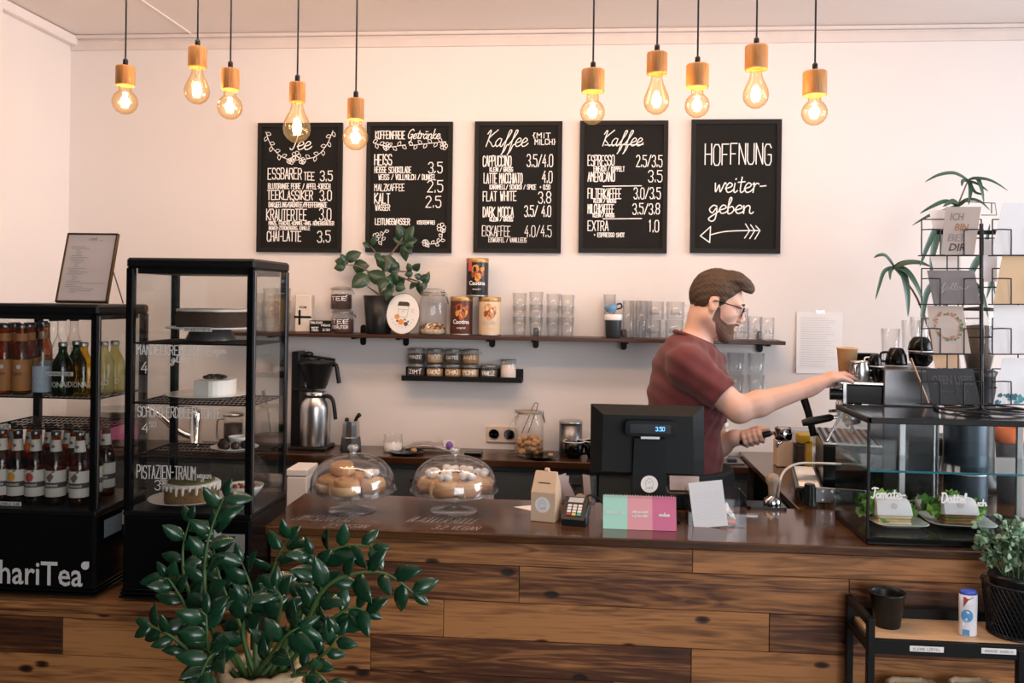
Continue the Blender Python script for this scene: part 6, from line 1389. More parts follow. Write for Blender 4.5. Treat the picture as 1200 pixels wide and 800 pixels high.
# plates with sandwiches
M_plate = mk('celadon_plate', (.62, .68, .60), .25, var=.04)
def sq_plate(px0, px1, py, label, rz):
    p = onz((px0 + px1) / 2, py, ZT + .03); k = mpp((px0 + px1) / 2, p.y); w = (px1 - px0) * k * .93
    b = B(); rings = []
    for f, z in ((.0, .003), (.62, .003), (.72, .005), (.98, .016), (1.0, .017), (1.0, .018), (.97, .0185), (.72, .009), (.0, .008)):
        rings.append([(x * f, y * f, z) for x, y in rrect(w, w * .9, w * .2, 6)])
    n = len(rings[0]); vs = [v for r_ in rings for v in r_]
    b.add(vs, [(i * n + q, i * n + (q + 1) % n, (i + 1) * n + (q + 1) % n, (i + 1) * n + q) for i in range(len(rings) - 1) for q in range(n)], 0, True)
    o = tag(b.build('square_plate', M_plate), label, 'plate', 'plates in the sandwich case'); o.location = (p.x, p.y, zt0 + .0205); o.rotation_euler = (0, 0, rz); return o, k
def lettuce(b, c, r, seed, n=14):
    rg = random.Random(seed)
    for i in range(n):
        a_ = rg.uniform(0, 6.28); rr = r * rg.uniform(.2, 1); cx, cy, cz = c[0] + rr * math.cos(a_), c[1] + rr * math.sin(a_) * .6, c[2] + rg.uniform(-.5, .7) * r; vs = [(cx, cy, cz)]; m = 10; s = r * rg.uniform(.35, .6); tl = rg.uniform(-1, 1); tz = rg.uniform(.3, 1.2)
        for q in range(m): t_ = 2 * math.pi * q / m; vs.append((cx + s * math.cos(t_), cy + s * math.sin(t_) * tl, cz + s * math.sin(t_) * tz * .8 + .25 * s * (-1) ** q))
        b.add(vs, [(0, 1 + q, 1 + (q + 1) % m) for q in range(m)], i % 2, True)
ML1, ML2 = mk('lettuce_light', (.22, .42, .06), .5, var=.4, scale=40), mk('lettuce_dark', (.07, .22, .03), .5, var=.4, scale=40)
def sandwich(px, plate, k, label, bread, w, seed):
    z = plate.location.z + .0095; t = thing('sandwich', label, 'sandwich', (at(px, 610, plate.location.y).x, plate.location.y - .008, z)); h = 12.5 * k; d = .085
    for i, zz in enumerate((0, h * .62)): B().box((0, 0, zz + h * .19), (w, d, h * .36), .005).build('bread_slice', bread, t)
    B().box((0, 0, h * .49), (w * .97, d * .96, h * .2), .003).build('filling', mk('filling_%d' % seed, (.62, .50, .28) if seed == 1 else (.26, .22, .06), .6, var=.5, scale=80), t)
    b = B(); lettuce(b, (-w * .48, .01, h * 1.3), h * 1.3, seed * 7, 30); lettuce(b, (w * .5, .01, h * 1.15), h * 1.1, seed * 9, 24); lettuce(b, (0, d * .4, h * 1.9), h * 1.05, seed * 5, 20); lettuce(b, (-w * .3, -d * .45, h * .45), h * .35, seed * 3, 7); b.build('lettuce', [ML1, ML2], t)
    b = B(); n = 8; xw = w * 1.03; prof = [(-d * .53, h * 1.0), (-d * .53, h * 1.08), (-d * .47, h * 1.5), (-d * .36, h * 2.05), (-d * .22, h * 2.35), (0, h * 2.45), (d * .3, h * 2.35), (d * .47, h * 2.0), (d * .53, h * .4)]
    for s in (1, .975): pass
    vs = []
    for i in range(n + 1):
        u = -1 + 2 * i / n
        for y, zz in prof: vs.append((u * xw / 2 * (1 - .035 * max(0, zz / h - 1) ** 2), y, zz - max(0, zz / h - 1) * h * .28 * max(0, abs(u) - .45) ** 1.5))
    m = len(prof); b.add(vs, [(i * m + q, (i + 1) * m + q, (i + 1) * m + q + 1, i * m + q + 1) for i in range(n) for q in range(m - 1)], 0, True)
    for s in (0, n): b.add(vs[s * m:(s + 1) * m], [tuple(range(m))])
    wr = b.build('paper_wrap', M_paper, t); b = B(); u_ = Vector((0, .11 * d, .7 * h)).normalized(); poly(b, [(.009 * math.cos(R_(q)), .009 * math.sin(R_(q))) for q in range(0, 360, 24)], TF((0, -d * .29, h * 1.92) if False else (0, -d * .435, h * 1.82), (1, 0, 0), u_)); b.build('round_sticker', mk('pale_sticker', (.66, .64, .64), .7), wr)
q, k = sq_plate(1017, 1083, 612, 'pale green square plate under the left sandwich', .06); sandwich(1042, q, k, 'paper wrapped sandwich on white bread, left one in the case', mk('white_bread', (.74, .58, .38), .8, var=.2, scale=50, bump=.3), 38 * k, 1)
q, k = sq_plate(1081, 1161, 611, 'pale green square plate under the right sandwich', -.10); sandwich(1119, q, k, 'paper wrapped sandwich on dark grain bread, right one in the case', mk('grain_bread', (.30, .15, .06), .85, var=.4, scale=60, bump=.4), 37 * k, 2)

# ------------------------------------------------------------------ wire card rack on the case
ztp = zt0 + zc + .0006
p = onz(1150, 480, ztp); Yr = p.y; t = thing('card_rack', 'black wire card rack with pole and round base on the sandwich case', 'card rack', (p.x, Yr, ztp)); rx0 = p.x; k = mpp(1150, Yr)
def rk(px, py, Y=None): q = at(px, py, Yr if Y is None else Y); return Vector((q.x - rx0, (0 if Y is None else Y - Yr), q.z - ztp))
b = B()
for r_ in (50, 47): b.tube([(r_ * k * math.cos(R_(q)), r_ * k * .98 * math.sin(R_(q)), .004) for q in range(0, 360, 10)], .0036, 6, closed=True)
for q in (20, 80, 140): b.tube([(-49 * k * math.cos(R_(q)), -49 * k * math.sin(R_(q)), .004), (49 * k * math.cos(R_(q)), 49 * k * math.sin(R_(q)), .004)], .003, 6)
b.build('round_base', M_bwire, t)
B().cyl((0, 0, 0), rk(1150, 262), .0062, n=12).build('pole', M_bwire, t)
YA = Yr - .055; tiers = (299, 356.5, 415, 474)
for ci, (x0, x1) in enumerate(((1080, 1150), (1163, 1233))):
    for ti, yb in enumerate(tiers):
        b = B(); r_ = .0021; up_ = 30 if ti < 3 else 27
        bl, br = rk(x0, yb, YA), rk(x1, yb, YA)
        for dy in (0, .028):
            D_ = Vector((0, dy, 0)); b.tube([bl + D_, br + D_], r_, 6)
        for x in (x0, x1): b.tube([rk(x, yb, YA), rk(x, yb, YA + .028), rk(x, yb - 42, YA + .034)], r_, 6)
        b.tube([rk(x0, yb - 42, YA + .034), rk(x1, yb - 42, YA + .034)], r_, 6)
        for xa, xb in ((x0, x0 + 22), (x1 - 20, x1 + 2)): b.tube(cat_([rk(xa, yb, YA), rk(xa, yb - up_ + 3, YA), rk(xa + 2, yb - up_, YA), rk(xb - 2, yb - up_, YA), rk(xb, yb - up_ + 3, YA), rk(xb, yb, YA)], 3), r_, 6)
        xm = (x0 + x1) / 2; b.tube([rk(xm - 4 if ci == 0 else xm, yb - 20, YA + .034), (0, 0, rk(1150, yb - 20).z)], r_ * 1.2, 6)
        if ti < 3: b.tube([rk(xm - 5, yb, YA + .03), rk(xm - 5, tiers[ti + 1] - 40, YA + .034)], r_, 6); b.tube([rk(xm + 8, yb, YA + .03), rk(xm + 8, tiers[ti + 1] - 40, YA + .034)], r_, 6)
        b.build('wire_pocket', M_bwire, t)
b = B(); b.box(rk(1125, 272) + Vector((0, .01, 0)), (50 * k, .006, 5 * k), .001); b.box(rk(1170, 272) + Vector((0, .01, 0)), (40 * k, .006, 5 * k), .001); b.tube([rk(1128, 236), rk(1166, 238), rk(1168, 252), rk(1150, 252)], .0016, 6); b.tube([rk(1162, 238), rk(1162, 250)], .0016, 6); b.build('sign_holder', M_bwire, t)
def card(c4, label, m, Y, name='postcard', thick=.0012, lean=.0):
    P = [at(x, y, Y) for x, y in c4]; cb = (P[2] + P[3]) / 2
    T3 = thing(name, label, 'card', (cb.x, Y, cb.z), group=None); vs = []
    lift = [(-.0, .018), (-.0, .018), (0, 0), (0, 0)]
    for off in (0, thick):
        for q, l in zip(P, lift): vs.append((q.x - cb.x, l[1] + off, q.z - cb.z))
    B().add(vs, [(2, 3, 1, 0), (6, 4, 5, 7), (0, 1, 5, 4), (1, 3, 7, 5), (3, 2, 6, 7), (2, 0, 4, 6)]).build('card_sheet', m, T3)
    O = Vector(vs[2]); ux = Vector(vs[3]) - O; uy = Vector(vs[0]) - O
    return T3, lambda u, v: O + ux * u + uy * v + Vector((0, -.0009, 0))
Yc_ = YA + .006
M_taupe = mk('taupe_card', (.47, .385, .345), .7, var=.04); M_greyc = mk('grey_photo_card', (.20, .175, .18), .6, var=.6, scale=9)
q, T = card([(1111, 241.5), (1153, 241.5), (1103, 298), (1141.5, 298.5)], 'taupe postcard reading ICH BIN BEI DIR, top left of the rack', M_taupe, Yc_)
b = B()
for s, v, u, wd, mi in (('ICH', .72, .38, .42, 0), ('BIN', .50, .55, .42, 1), ('BEI', .28, .40, .48, 2), ('DIR', .08, .47, .50, 3)):
    txt(b, s, .15, lambda a_, c_: T(u + a_, v + c_), mi=mi, wd=wd, bold=.012, shear=.15)
b.build('printed_words', [mk('mid_grey_ink', (.22, .19, .18), .6), mk('copper_ink', (.36, .15, .05), .5), mk('light_grey_ink', (.30, .25, .235), .6), mk('dark_ink', (.06, .04, .035), .6)], q)
q, T = card([(1089, 316.5), (1145, 316.5), (1094, 356), (1149, 356)], 'dark grey photo postcard, second tier of the rack', M_greyc, Yc_)
b = B(); curs(b, 'follow', .2, .42, .6, .2, .012, T); b.build('printed_words', mk('pale_script', (.42, .40, .40), .6), q)
q, T = card([(1089, 357.8), (1131, 358.7), (1094, 413.5), (1138, 414)], 'beige postcard with a floral wreath, third tier of the rack', mk('beige_card', (.52, .425, .37), .7, var=.03), Yc_)
b = B(); rg = random.Random(14)
for i in range(46):
    a_ = R_(i * 7.8); R0 = .30 + rg.uniform(-.035, .035); s = rg.uniform(.022, .05); cu, cv = .5 + R0 * math.cos(a_) * 1.18, .57 + R0 * math.sin(a_) * .9
    Tz = lambda u, v, e=i: T(u, v) + Vector((0, -.00002 * e, 0)); poly(b, [(cu + s * math.cos(R_(w_)), cv + s * .75 * math.sin(R_(w_))) for w_ in range(0, 360, 45)], Tz, i % 4)
b.build('wreath_print', [mk('coral_print', (.52, .14, .10), .6), M_dgreen, mk('peach_print', (.62, .30, .20), .6), mk('olive_print', (.16, .2, .1), .6)], q)
q, T = card([(1088, 432), (1143.5, 432.8), (1092, 473), (1149, 473.7)], 'black chalk card standing in the lowest rack pocket', mk('black_card', (.020, .020, .022), .7, var=.1), Yc_ - .001, 'black_sign', .004)
b = B(); txt(b, 'OFEN LIEBE', .24, lambda a_, c_: T(.5 + a_, .56 + c_), wd=.84, bold=.03); curs(b, 'immer frisch', .2, .3, .6, .13, .012, T); b.build('dim_lettering', mk('dim_grey_ink', (.055, .055, .06), .7), q)
M_wc = mk('white_postcard', (.84, .83, .85), .6, var=.02)
q, T = card([(1179, 237), (1238, 238), (1161, 298.5), (1222, 299)], 'large white postcard, top right of the rack', M_wc, Yc_)
q, T = card([(1178, 299.5), (1236, 300), (1164, 356), (1222, 356.5)], 'kraft coloured postcard, second tier on the right of the rack', mk('kraft_postcard', (.72, .50, .30), .7, var=.05), Yc_ + .002)
q, T = card([(1168, 357.5), (1230, 358), (1163.5, 414.5), (1225, 415)], 'white postcard, third tier on the right of the rack', M_wc, Yc_ + .004)
q, T = card([(1179, 419.7), (1240, 420), (1164, 474), (1225, 474.5)], 'white card with teal crystals along its foot, lowest right pocket', M_wc, Yc_ + .002)
b = B(); rg = random.Random(15)
for i in range(34):
    u, v, s = rg.uniform(.02, .98), rg.uniform(.03, .2), rg.uniform(.03, .07); poly(b, [(u + s * math.cos(R_(w_)) * .8, v + s * math.sin(R_(w_)) * (1.2 if w_ < 180 else .5)) for w_ in (10, 80, 150, 220, 300)], lambda a_, c_, e=i: T(a_, max(.01, c_)) + Vector((0, -.00003 * e, 0)), i % 2)
b.build('crystal_print', [mk('teal_print', (.05, .30, .36), .5), mk('dark_teal_print', (.02, .12, .18), .5)], q)
for c4, lab, m in (([(1091, 245), (1112, 245), (1094, 268), (1112, 268)], 'small white card behind the ICH BIN BEI DIR card', M_wc), ([(1093, 300), (1128, 300), (1094, 317), (1126, 317)], 'white card end showing above the dark grey photo card', M_wc),
                   ([(1095, 415), (1127, 415), (1096, 431), (1126, 431)], 'kraft card showing above the black chalk card', M_kraft), ([(1152, 280), (1172, 280), (1151, 330), (1168, 330)], 'pale card behind the rack pole', M_wc)):
    card(c4, lab, m, Yr + .03, 'rear_card')[0]['group'] = 'cards at the back of the rack'

# ------------------------------------------------------------------ espresso machine and neighbours on the side worktop
zs_ = ZT - .011; Y0, Y1 = 3.17, 3.57; Ya = Y0
def mx(px, Y=Ya): return at(px, 480, Y).x
def mz(py, px=1010, Y=Ya): return at(px, py, Y).z - zs_
t = thing('espresso_machine', 'steel and black espresso machine facing the man, behind the sandwich case', 'espresso machine', (mx(1040), Y0, zs_), rz=R_(-11)); ex = t.location.x
X = lambda px: mx(px) - ex
D_ = Y1 - Y0
xa, xb, xc = X(989), X(1035), X(1098)
zt_, zu, zd, zb_ = mz(449), mz(474), mz(524), mz(560)
B().box(((xb + xc) / 2, D_ / 2, (zt_ + .05) / 2), (xc - xb, D_, zt_ - .05), .006).build('main_body', M_bplast, t)
b = B(); b.box(((xa + xb) / 2, D_ / 2, (zt_ + zu) / 2 - .004), (xb - xa, D_ - .01, zt_ - zu - .008), .004); b.build('brew_hood', M_bplast, t)
b = B(); b.box(((xa + xb) / 2 - .004, D_ / 2, zt_ - .002), (xb - xa + .010, D_ + .01, .010), .002); [b.box((X(991.5), y, (zt_ + zu) / 2), (.012, .012, zt_ - zu), .001) for y in (0, D_)]; b.build('cup_tray', M_steel, t)
b = B(); b.box(((xb + xc) / 2, D_ * .5 - .012, (mz(432) + zu) / 2), (xc - xb, D_ + .004, mz(432) - zu), .004); b.build('boiler_cover', M_dsteel, t)
xd = X(968)
b = B(); b.box(((xd + xb) / 2, D_ / 2, (zd + .05) / 2), (xb - xd, D_, zd - .05), .004); b.build('drip_base', M_gloss, t)
b = B(); b.box(((xd + xb) / 2, D_ / 2, zd + .004), (xb - xd, D_, .006), .001); dt = b.build('drip_tray', M_steel, t)
b = B()
for i in range(8):
    for j in range(26): b.box((xd + (xb - xd) * (i + .35 + .3 * (j % 2)) / 8, D_ * (j + .5) / 26, zd + .0078), ((xb - xd) / 16, D_ / 52, .0012))
h_ = b.build('tray_holes', M_ink, dt)
[B().cyl((x, y, 0), (x, y, .052), .018, .015, 14).build('foot', M_bplast, t) for x in (xd + .03, xc - .03) for y in (.05, D_ - .05)]
for gi, gy in enumerate((.10, .29)):
    gx = X(1003); g = B(); g.lathe([(0, 0), (.034, 0), (.036, -.01), (.036, -.028), (.040, -.030), (.040, -.052), (.030, -.054), (0, -.054)][::-1], 22, c=(gx, gy, zu)); go = g.build('group_head', M_chrome, t)
    pfz = zu - .062; b = B(); b.lathe([(0, -.03), (.012, -.028), (.032, -.02), (.035, 0), (.033, .012), (0, .012)], 22, c=(gx, gy, pfz)); b.tube([(gx - .03, gy, pfz), (gx - .065, gy - .004, pfz - .002)], .007, 8)
    for s in (-1, 1): b.tube(cat_([(gx, gy, pfz - .028), (gx + .004, gy + s * .014, pfz - .044), (gx + .004, gy + s * .02, pfz - .06)], 4), .006, 8)
    if gi == 0:
        b.build('portafilter', M_chrome, t); hd = B().tube([(gx - .065, gy - .004, pfz - .002), (gx - .075, gy - .006, pfz - .004), (gx - .15, gy - .015, pfz - .022), (gx - .175, gy - .018, pfz - .028)], [.009, .014, .016, .012], 12); hd.build('portafilter_handle', M_bplast, t)
    else: b.build('spout', M_chrome, t)
b = B(); kn = Vector((X(975), .02, mz(464))); b.cyl(kn, kn + Vector((.045, 0, 0)), .022, .02, 16); b.build('steam_knob', M_bplast, t); B().tube([kn + Vector((.03, 0, .016)), kn + Vector((.05, 0, .022))], .009, 8).build('knob_collar', M_chrome, t)
B().tube(cat_([(X(992), .04, mz(484)), (X(985), .03, mz(496)), (X(972), .01, mz(520))], 5), .0052, 8).build('steam_wand', M_chrome, t)
B().tube([(X(948), .33, mz(472)), (X(957), .33, mz(500)), (X(964), .33, mz(530))], [.017, .015, .014], 10).build('rear_handle', M_bplast, t)
# lower slotted tray with roller, part of the machine
xs_, xe_ = X(936), xd - .004; zl_ = .070
B().box(((xs_ + xe_) / 2, .13, zl_ - .008), (xe_ - xs_, .40, .016), .002).build('slot_tray', M_gloss, t)
b = B()
for i in range(24): b.box(((xs_ + xe_) / 2, -.055 + .0162 * i, zl_ + .003), (xe_ - xs_ - .02, .007, .005), .001)
b.build('slot_bars', M_steel, t)
[B().cyl((x, y, .0135), (x, y, zl_ - .01), .009, n=10).build('tray_leg', M_bplast, t) for x in (xs_ + .02, xe_ - .02) for y in (-.03, .30)]
B().cyl((xs_ + .045, -.088, .0135), (xs_ + .045, -.088, .088), .021, .018, 18).build('roller', M_bplast, t)
b = B(); b.box((xs_ + .15, -.078, .05), (.17, .008, .055), .002); sp = b.build('side_plate', M_dsteel, t); [B().cyl((xs_ + x, -.082, z), (xs_ + x, -.086, z), .0045, n=8).build('bolt', M_chrome, sp) for x in (.09, .12, .20) for z in (.035, .065)]
t = tag(B().tube(cat_([onz(913, 590, ZT) + Vector((0, .02, .006)), at(913, 568, 2.96), at(919, 552, 2.98), at(934, 543.5, 3.0), at(955, 542.5, 3.04), at(985, 543.5, 3.10)], 8), .0042, 8).build('water_hose', mk('cream_hose', (.60, .54, .46), .4, var=.05)), 'cream hose arching from the counter to the espresso machine', 'hose')
# things on the machine
zm = zs_ + mz(449) + .0035
def mt(px, Y, dz=0): return (at(px, 440, Y).x, Y, zm + dz)
Ym1 = 3.30
k = mpp(1010, Ym1)
t = thing('takeaway_cup', 'kraft paper takeaway cup on the espresso machine by the mans hand', 'cup', mt(992.5, Ym1 + .06)); k = mpp(992, Ym1 + .06)
B().lathe([(0, 0), (8.6 * k, 0), (8.8 * k, .002), (11.6 * k, 34 * k), (12 * k, 34.6 * k), (11.2 * k, 34.6 * k), (8 * k, .004), (0, .004)], 26).build('paper_cup', mk('kraft_cup', (.52, .30, .14), .7, var=.06), t); B().lathe([(11.9 * k, 33.6 * k), (12.2 * k, 34.6 * k), (11.7 * k, 35.3 * k), (11.3 * k, 34.6 * k)], 26, cap=False).build('rolled_rim', M_doughl, t)
t = thing('milk_jug', 'small steel milk jug beside the takeaway cup', 'jug', mt(1008, Ym1 - .06)); k = mpp(1008, Ym1 - .06)
B().lathe([(0, 0), (11.5 * k, 0), (12.2 * k, .004), (12 * k, 14 * k), (10.6 * k, 21 * k), (11.2 * k, 23 * k), (10.4 * k, 22.6 * k), (11 * k, 6 * k), (0, .004)], 26).build('jug_body', M_steel, t); B().tube(cat_([(11 * k, .0, 19 * k), (18 * k, .0, 18 * k), (17 * k, .0, 8 * k), (12 * k, 0, 5 * k)], 4), .004, 8, M=RM(0, 0, -2.2)).build('handle', M_steel, t)
t = tag(B().box((0, 0, .045), (.085, .05, .09), .004).build('cup_box', M_gloss), 'small black box on the machine behind the milk jug', 'box'); t.location = mt(1015, Ym1 + .16)
def blackcup(px, Y, z, rpx, hpx, label, up=False, handle_rz=2.6, tilt=0, grp='black cups on the espresso machine'):
    k = mpp(px, Y); r, h = rpx * k, hpx * k; t = thing('black_cup', label, 'cup', (at(px, 440, Y).x, Y, z), group=grp, rot=(0, tilt, handle_rz))
    pr = [(r, 0), (r * .99, h * .2), (r * .9, h * .6), (r * .62, h * .93), (r * .5, h), (0, h)]
    if up: pr = [(rr, h - zz) for rr, zz in pr][::-1]
    B().lathe(pr, 26).build('cup_body', M_gloss, t); rz_ = h if up else 0; B().lathe([(r * 1.01, rz_), (r * 1.02, rz_ + .0025), (r * .98, rz_ + .0025)], 26).build('pale_rim', M_porc, t)
    B().tube(cat_([(r * .9, 0, h * .75), (r * 1.6, 0, h * .7), (r * 1.6, 0, h * .3), (r * .95, 0, h * .25)], 4), r * .12, 8).build('handle', M_porc if rpx < 9 else M_gloss, t)
    return t
k = mpp(1030, 3.24)
blackcup(1028, 3.22, zm, 7.5, 17, 'small black espresso cup, lower of two at the tray end', True, 3.3)
blackcup(1025, 3.22, zm + 17.6 * k, 7.5, 14, 'small black espresso cup upturned on another at the tray end', False, 3.3)
zm2 = zs_ + mz(432) + .0045
blackcup(1050, 3.30, zm2, 12.2, 21, 'black cup upturned alone on the machine top', False, 3.4)
blackcup(1079, 3.30, zm2, 14, 17, 'large black cup, lower of the stacked pair by the card rack', True, 1.2)
blackcup(1078, 3.30, zm2 + 17.5 * mpp(1079, 3.3), 13.5, 17, 'large black cup upturned on top of the stacked pair', False, 1.2)
for i, (px, Y, hh) in enumerate(((1043, 3.46, 40), (1067, 3.46, 50), (1077, 3.48, 54))):
    o = dup(g0, (at(px, 430, Y).x, Y, zm2), 'clear glass upright on the machine behind the black cups, %s from the left' % ORD[i]); o['group'] = 'glasses on the espresso machine'; kk = mpp(px, Y); o.scale = (10.5 * kk / (8.4 * ks), 10.5 * kk / (8.4 * ks), hh * kk / (22.5 * ks))
t = tag(B().tube([(0, 0, 0), (.03, 0, .17)], .0028, 6).build('wooden_stirrer', M_ply), 'thin wooden stirrer leaning between cups and card rack', 'stirrer'); t.location = (at(1088, 470, 3.12).x, 3.115, zm2 - .12); t.rotation_euler = (0, -.55, 0)
# grinder with bean hopper, pot, bucket
t = thing('coffee_grinder', 'black coffee grinder with clear bean hopper behind the card rack', 'grinder', (at(1146, 480, 3.56).x, 3.56, zs_)); k = mpp(1146, 3.56); zh = at(1146, 432, 3.56).z - zs_
B().lathe([(0, 0), (.085, 0), (.085, .03), (.062, .06), (.062, zh - .03), (.07, zh - .01), (.05, zh), (0, zh)], 28).build('grinder_body', M_bplast, t)
B().lathe([(.045, zh), (17 * k, zh + 20 * k), (18 * k, zh + 66 * k), (17 * k, zh + 68 * k)], 26, cap=False).build('hopper', M_tglass, t)
B().lathe([(0, zh + .002), (.042, zh + .002), (15.8 * k, zh + 20 * k), (16.6 * k, zh + 50 * k), (0, zh + 52 * k)], 26).build('beans', mk('coffee_beans', (.05, .028, .014), .6, var=.7, scale=110, bump=.8, bscale=110), t)
B().lathe([(18.4 * k, zh + 68 * k), (18.6 * k, zh + 71 * k), (0, zh + 73 * k)], 26).build('hopper_lid', M_bplast, t)
t = thing('brew_urn', 'large slate grey cylinder urn seen through the sandwich case', 'urn', (at(1131, 545, 3.32).x, 3.32, zs_)); k = mpp(1131, 3.32); r_ = 23.5 * k
zq_ = at(1128, 488, 3.3).z - zs_
B().lathe([(0, 0), (r_, 0), (r_ * 1.01, .004), (r_ * 1.01, zq_ - .01), (r_, zq_), (0, zq_ + .004)], 40).build('urn_body', mk('slate_metal', (.05, .075, .10), .38, metal=.5, var=.08), t); B().tube([(r_ * 1.02 * math.cos(R_(q)), r_ * 1.02 * math.sin(R_(q)), zq_ * .35) for q in range(0, 360, 12)], .0025, 6, closed=True).build('band', M_steel, t)
t = thing('bucket', 'black bucket with orange rim at the right end behind the case', 'bucket', (at(1183, 540, 3.34).x, 3.34, zs_)); k = mpp(1181, 3.42); zo = at(1181, 497, 3.42).z - zs_
B().lathe([(0, 0), (12 * k, 0), (14.5 * k, zo * .82), (0, zo * .82)], 28).build('bucket_body', mk('dark_blue_bucket', (.03, .04, .055), .45), t); B().lathe([(14.6 * k, zo * .80), (15.2 * k, zo * .82), (15.4 * k, zo), (14.6 * k, zo), (14.4 * k, zo * .84)], 28).build('orange_rim', mk('orange_rim', (.75, .16, .03), .45), t)
# things behind the hands, on side and back worktops
zw = zs_ + .0008
t = thing('packet_box', 'clear plastic box with yellow and brown packets by the wall', 'box', (at(941, 530, 3.93).x, 3.93, zw)); k = mpp(941, 3.93); h = 44 * k
b = B(); w = 28 * k; [b.box((s * w / 2, 0, h / 2), (.003, .11, h)) for s in (-1, 1)]; [b.box((0, s * .055, h / 2), (w, .003, h)) for s in (-1, 1)]; b.box((0, 0, .002), (w, .11, .004)); b.build('clear_box', M_acr, t)
for i, (x, z, hh, m, nm) in enumerate(((-.018, .004, .10, mk('brown_packet', (.07, .035, .02), .5), 'brown_packet'), (.018, .004, .12, mk('yellow_packet', (.72, .38, .02), .5, var=.3, scale=30), 'yellow_packet'), (.0, .105, .045, mk('amber_packet', (.75, .45, .03), .5, var=.3), 'amber_packet'))): B().box((x, .0, z + hh / 2), (.055 if i == 2 else .04, .07, hh), .006).build(nm, m, t)
t = tag(B().box((0, 0, 15 * k), (17 * k, .08, 30 * k), .002).build('kraft_carton', M_kraft), 'small kraft carton behind the held portafilter', 'box'); t.location = (at(917, 530, 3.95).x - .0, 3.95, zw)
t = thing('wire_basket', 'black wire basket by the wall behind the drip tray', 'basket', (at(978, 520, 3.95).x, 3.95, zw)); b = B(); w = .17
for z in (.01, .05, .09): b.tube([(-w / 2, -.05, z), (w / 2, -.05, z), (w / 2, .05, z), (-w / 2, .05, z)], .0022, 5, closed=True)
for i in range(12): x = -w / 2 + w * i / 11; b.tube([(x, -.05, .01), (x, -.05, .09)], .0014, 5); b.tube([(x, .05, .01), (x, .05, .09)], .0014, 5); b.tube([(x, -.05, .01), (x, .05, .01)], .0014, 5)
b.build('wire_cage', M_bwire, t); B().box((0, 0, .035), (w * .9, .08, .04), .004).build('folded_cloth', mk('grey_blue_cloth', (.2, .26, .32), .9, var=.2), t)
t = thing('grey_tray', 'flat grey tray with two dark blue clips at the end of the back worktop', 'tray', (at(880, 541, 4.12).x, 4.12, zk)); k = mpp(880, 4.12); t.location.x = min(t.location.x, XK1 - .13)
B().box((0, 0, .004), (58 * k, .14, .008), .002).build('tray', M_dsteel, t); [B().box((x * k, -.045, .015), (11 * k, .03, .014), .003).build('clip', mk('navy_clip', (.02, .02, .07), .5), t) for x in (-13, 15)]
t = thing('cream_canister', 'cream plastic canister beside the grey tray on the back worktop', 'canister', (at(838, 530, 4.2).x, 4.2, zk)); k = mpp(838, 4.2)
B().lathe([(0, 0), (14 * k, 0), (14.5 * k, .005), (14.5 * k, 36 * k), (13 * k, 38 * k), (0, 38 * k)], 28).build('canister_body', mk('cream_plastic_body', (.74, .68, .54), .4, var=.03), t); B().lathe([(14.8 * k, 37 * k), (14.8 * k, 42 * k), (0, 43 * k)], 28).build('lid', M_white, t)
# ------------------------------------------------------------------ the man at the espresso machine
M_skin = mk('skin', (.72, .445, .35), .5, var=.09, scale=14, bump=.05, bscale=160, sss=.08)
M_hair = mk('brown_hair', (.055, .029, .015), .6, var=.85, scale=55, bump=.9, bscale=130, stretch=(1, 3, 2))
M_beard = mk('dark_beard', (.125, .066, .043), .8, var=.75, scale=130, bump=.7, bscale=260)
M_shirt = mk('maroon_cotton', (.118, .022, .024), .85, var=.16, scale=10, bump=.18, bscale=28, sheen=.15)
M_apron = mk('black_apron_cloth', (.012, .014, .018), .8, var=.2, bump=.2, bscale=40)
M_trous = mk('dark_trousers', (.02, .022, .03), .85, var=.2)
t_ = M_beard.node_tree; n_ = t_.nodes; ns_ = n_.new('ShaderNodeTexNoise'); ns_.inputs['Scale'].default_value = 330; ns_.inputs['Detail'].default_value = 1
cm_ = n_.new('ShaderNodeMath'); cm_.operation = 'GREATER_THAN'; cm_.inputs[1].default_value = .44; t_.links.new(ns_.outputs[0], cm_.inputs[0]); t_.links.new(cm_.outputs[0], n_['Principled BSDF'].inputs['Alpha'])
def A(px, py, Y): return np.array(at(px, py, Y))
pelv, waist, chest, neckb = A(804, 596, 3.46), A(804, 535, 3.45), A(806, 458, 3.43), A(812, 410, 3.42)
headc = A(840, 357, 3.40)
shR, elR, wrR = A(806, 430, 3.25), A(866, 480, 3.17), A(948, 454.5, 3.21)
shL, elL, wrL = A(828, 428, 3.61), A(838, 524, 3.62), A(861, 512.5, 3.53)
bw_ = R_(8); fw = np.array([math.cos(bw_), math.sin(bw_), 0]); lf = np.array([-math.sin(bw_), math.cos(bw_), 0]); upv = np.array([0, 0, 1.0])
RB = np.stack([fw, lf, upv], 1)
lean = RB @ np.array(Matrix.Rotation(R_(10), 3, 'Y'))
man = thing('person', 'bearded man in glasses and maroon t-shirt working at the espresso machine', 'person', (pelv[0], pelv[1], 0))
MI = Matrix.Translation((-pelv[0], -pelv[1], 0))
HM = np.array(Matrix.Rotation(R_(-13), 3, 'Z') @ Matrix.Rotation(R_(17), 3, 'Y'))
def H(p): return headc + HM @ np.array(p)
def hc(f, a, b, r0, r1, k=.01, mode='u'): f.cone(H(a), H(b), r0, r1, k, mode)
def he(f, c, r, k=.01, mode='u', rot=None): f.ell(H(c), r, k, HM if rot is None else HM @ np.array(rot), mode)
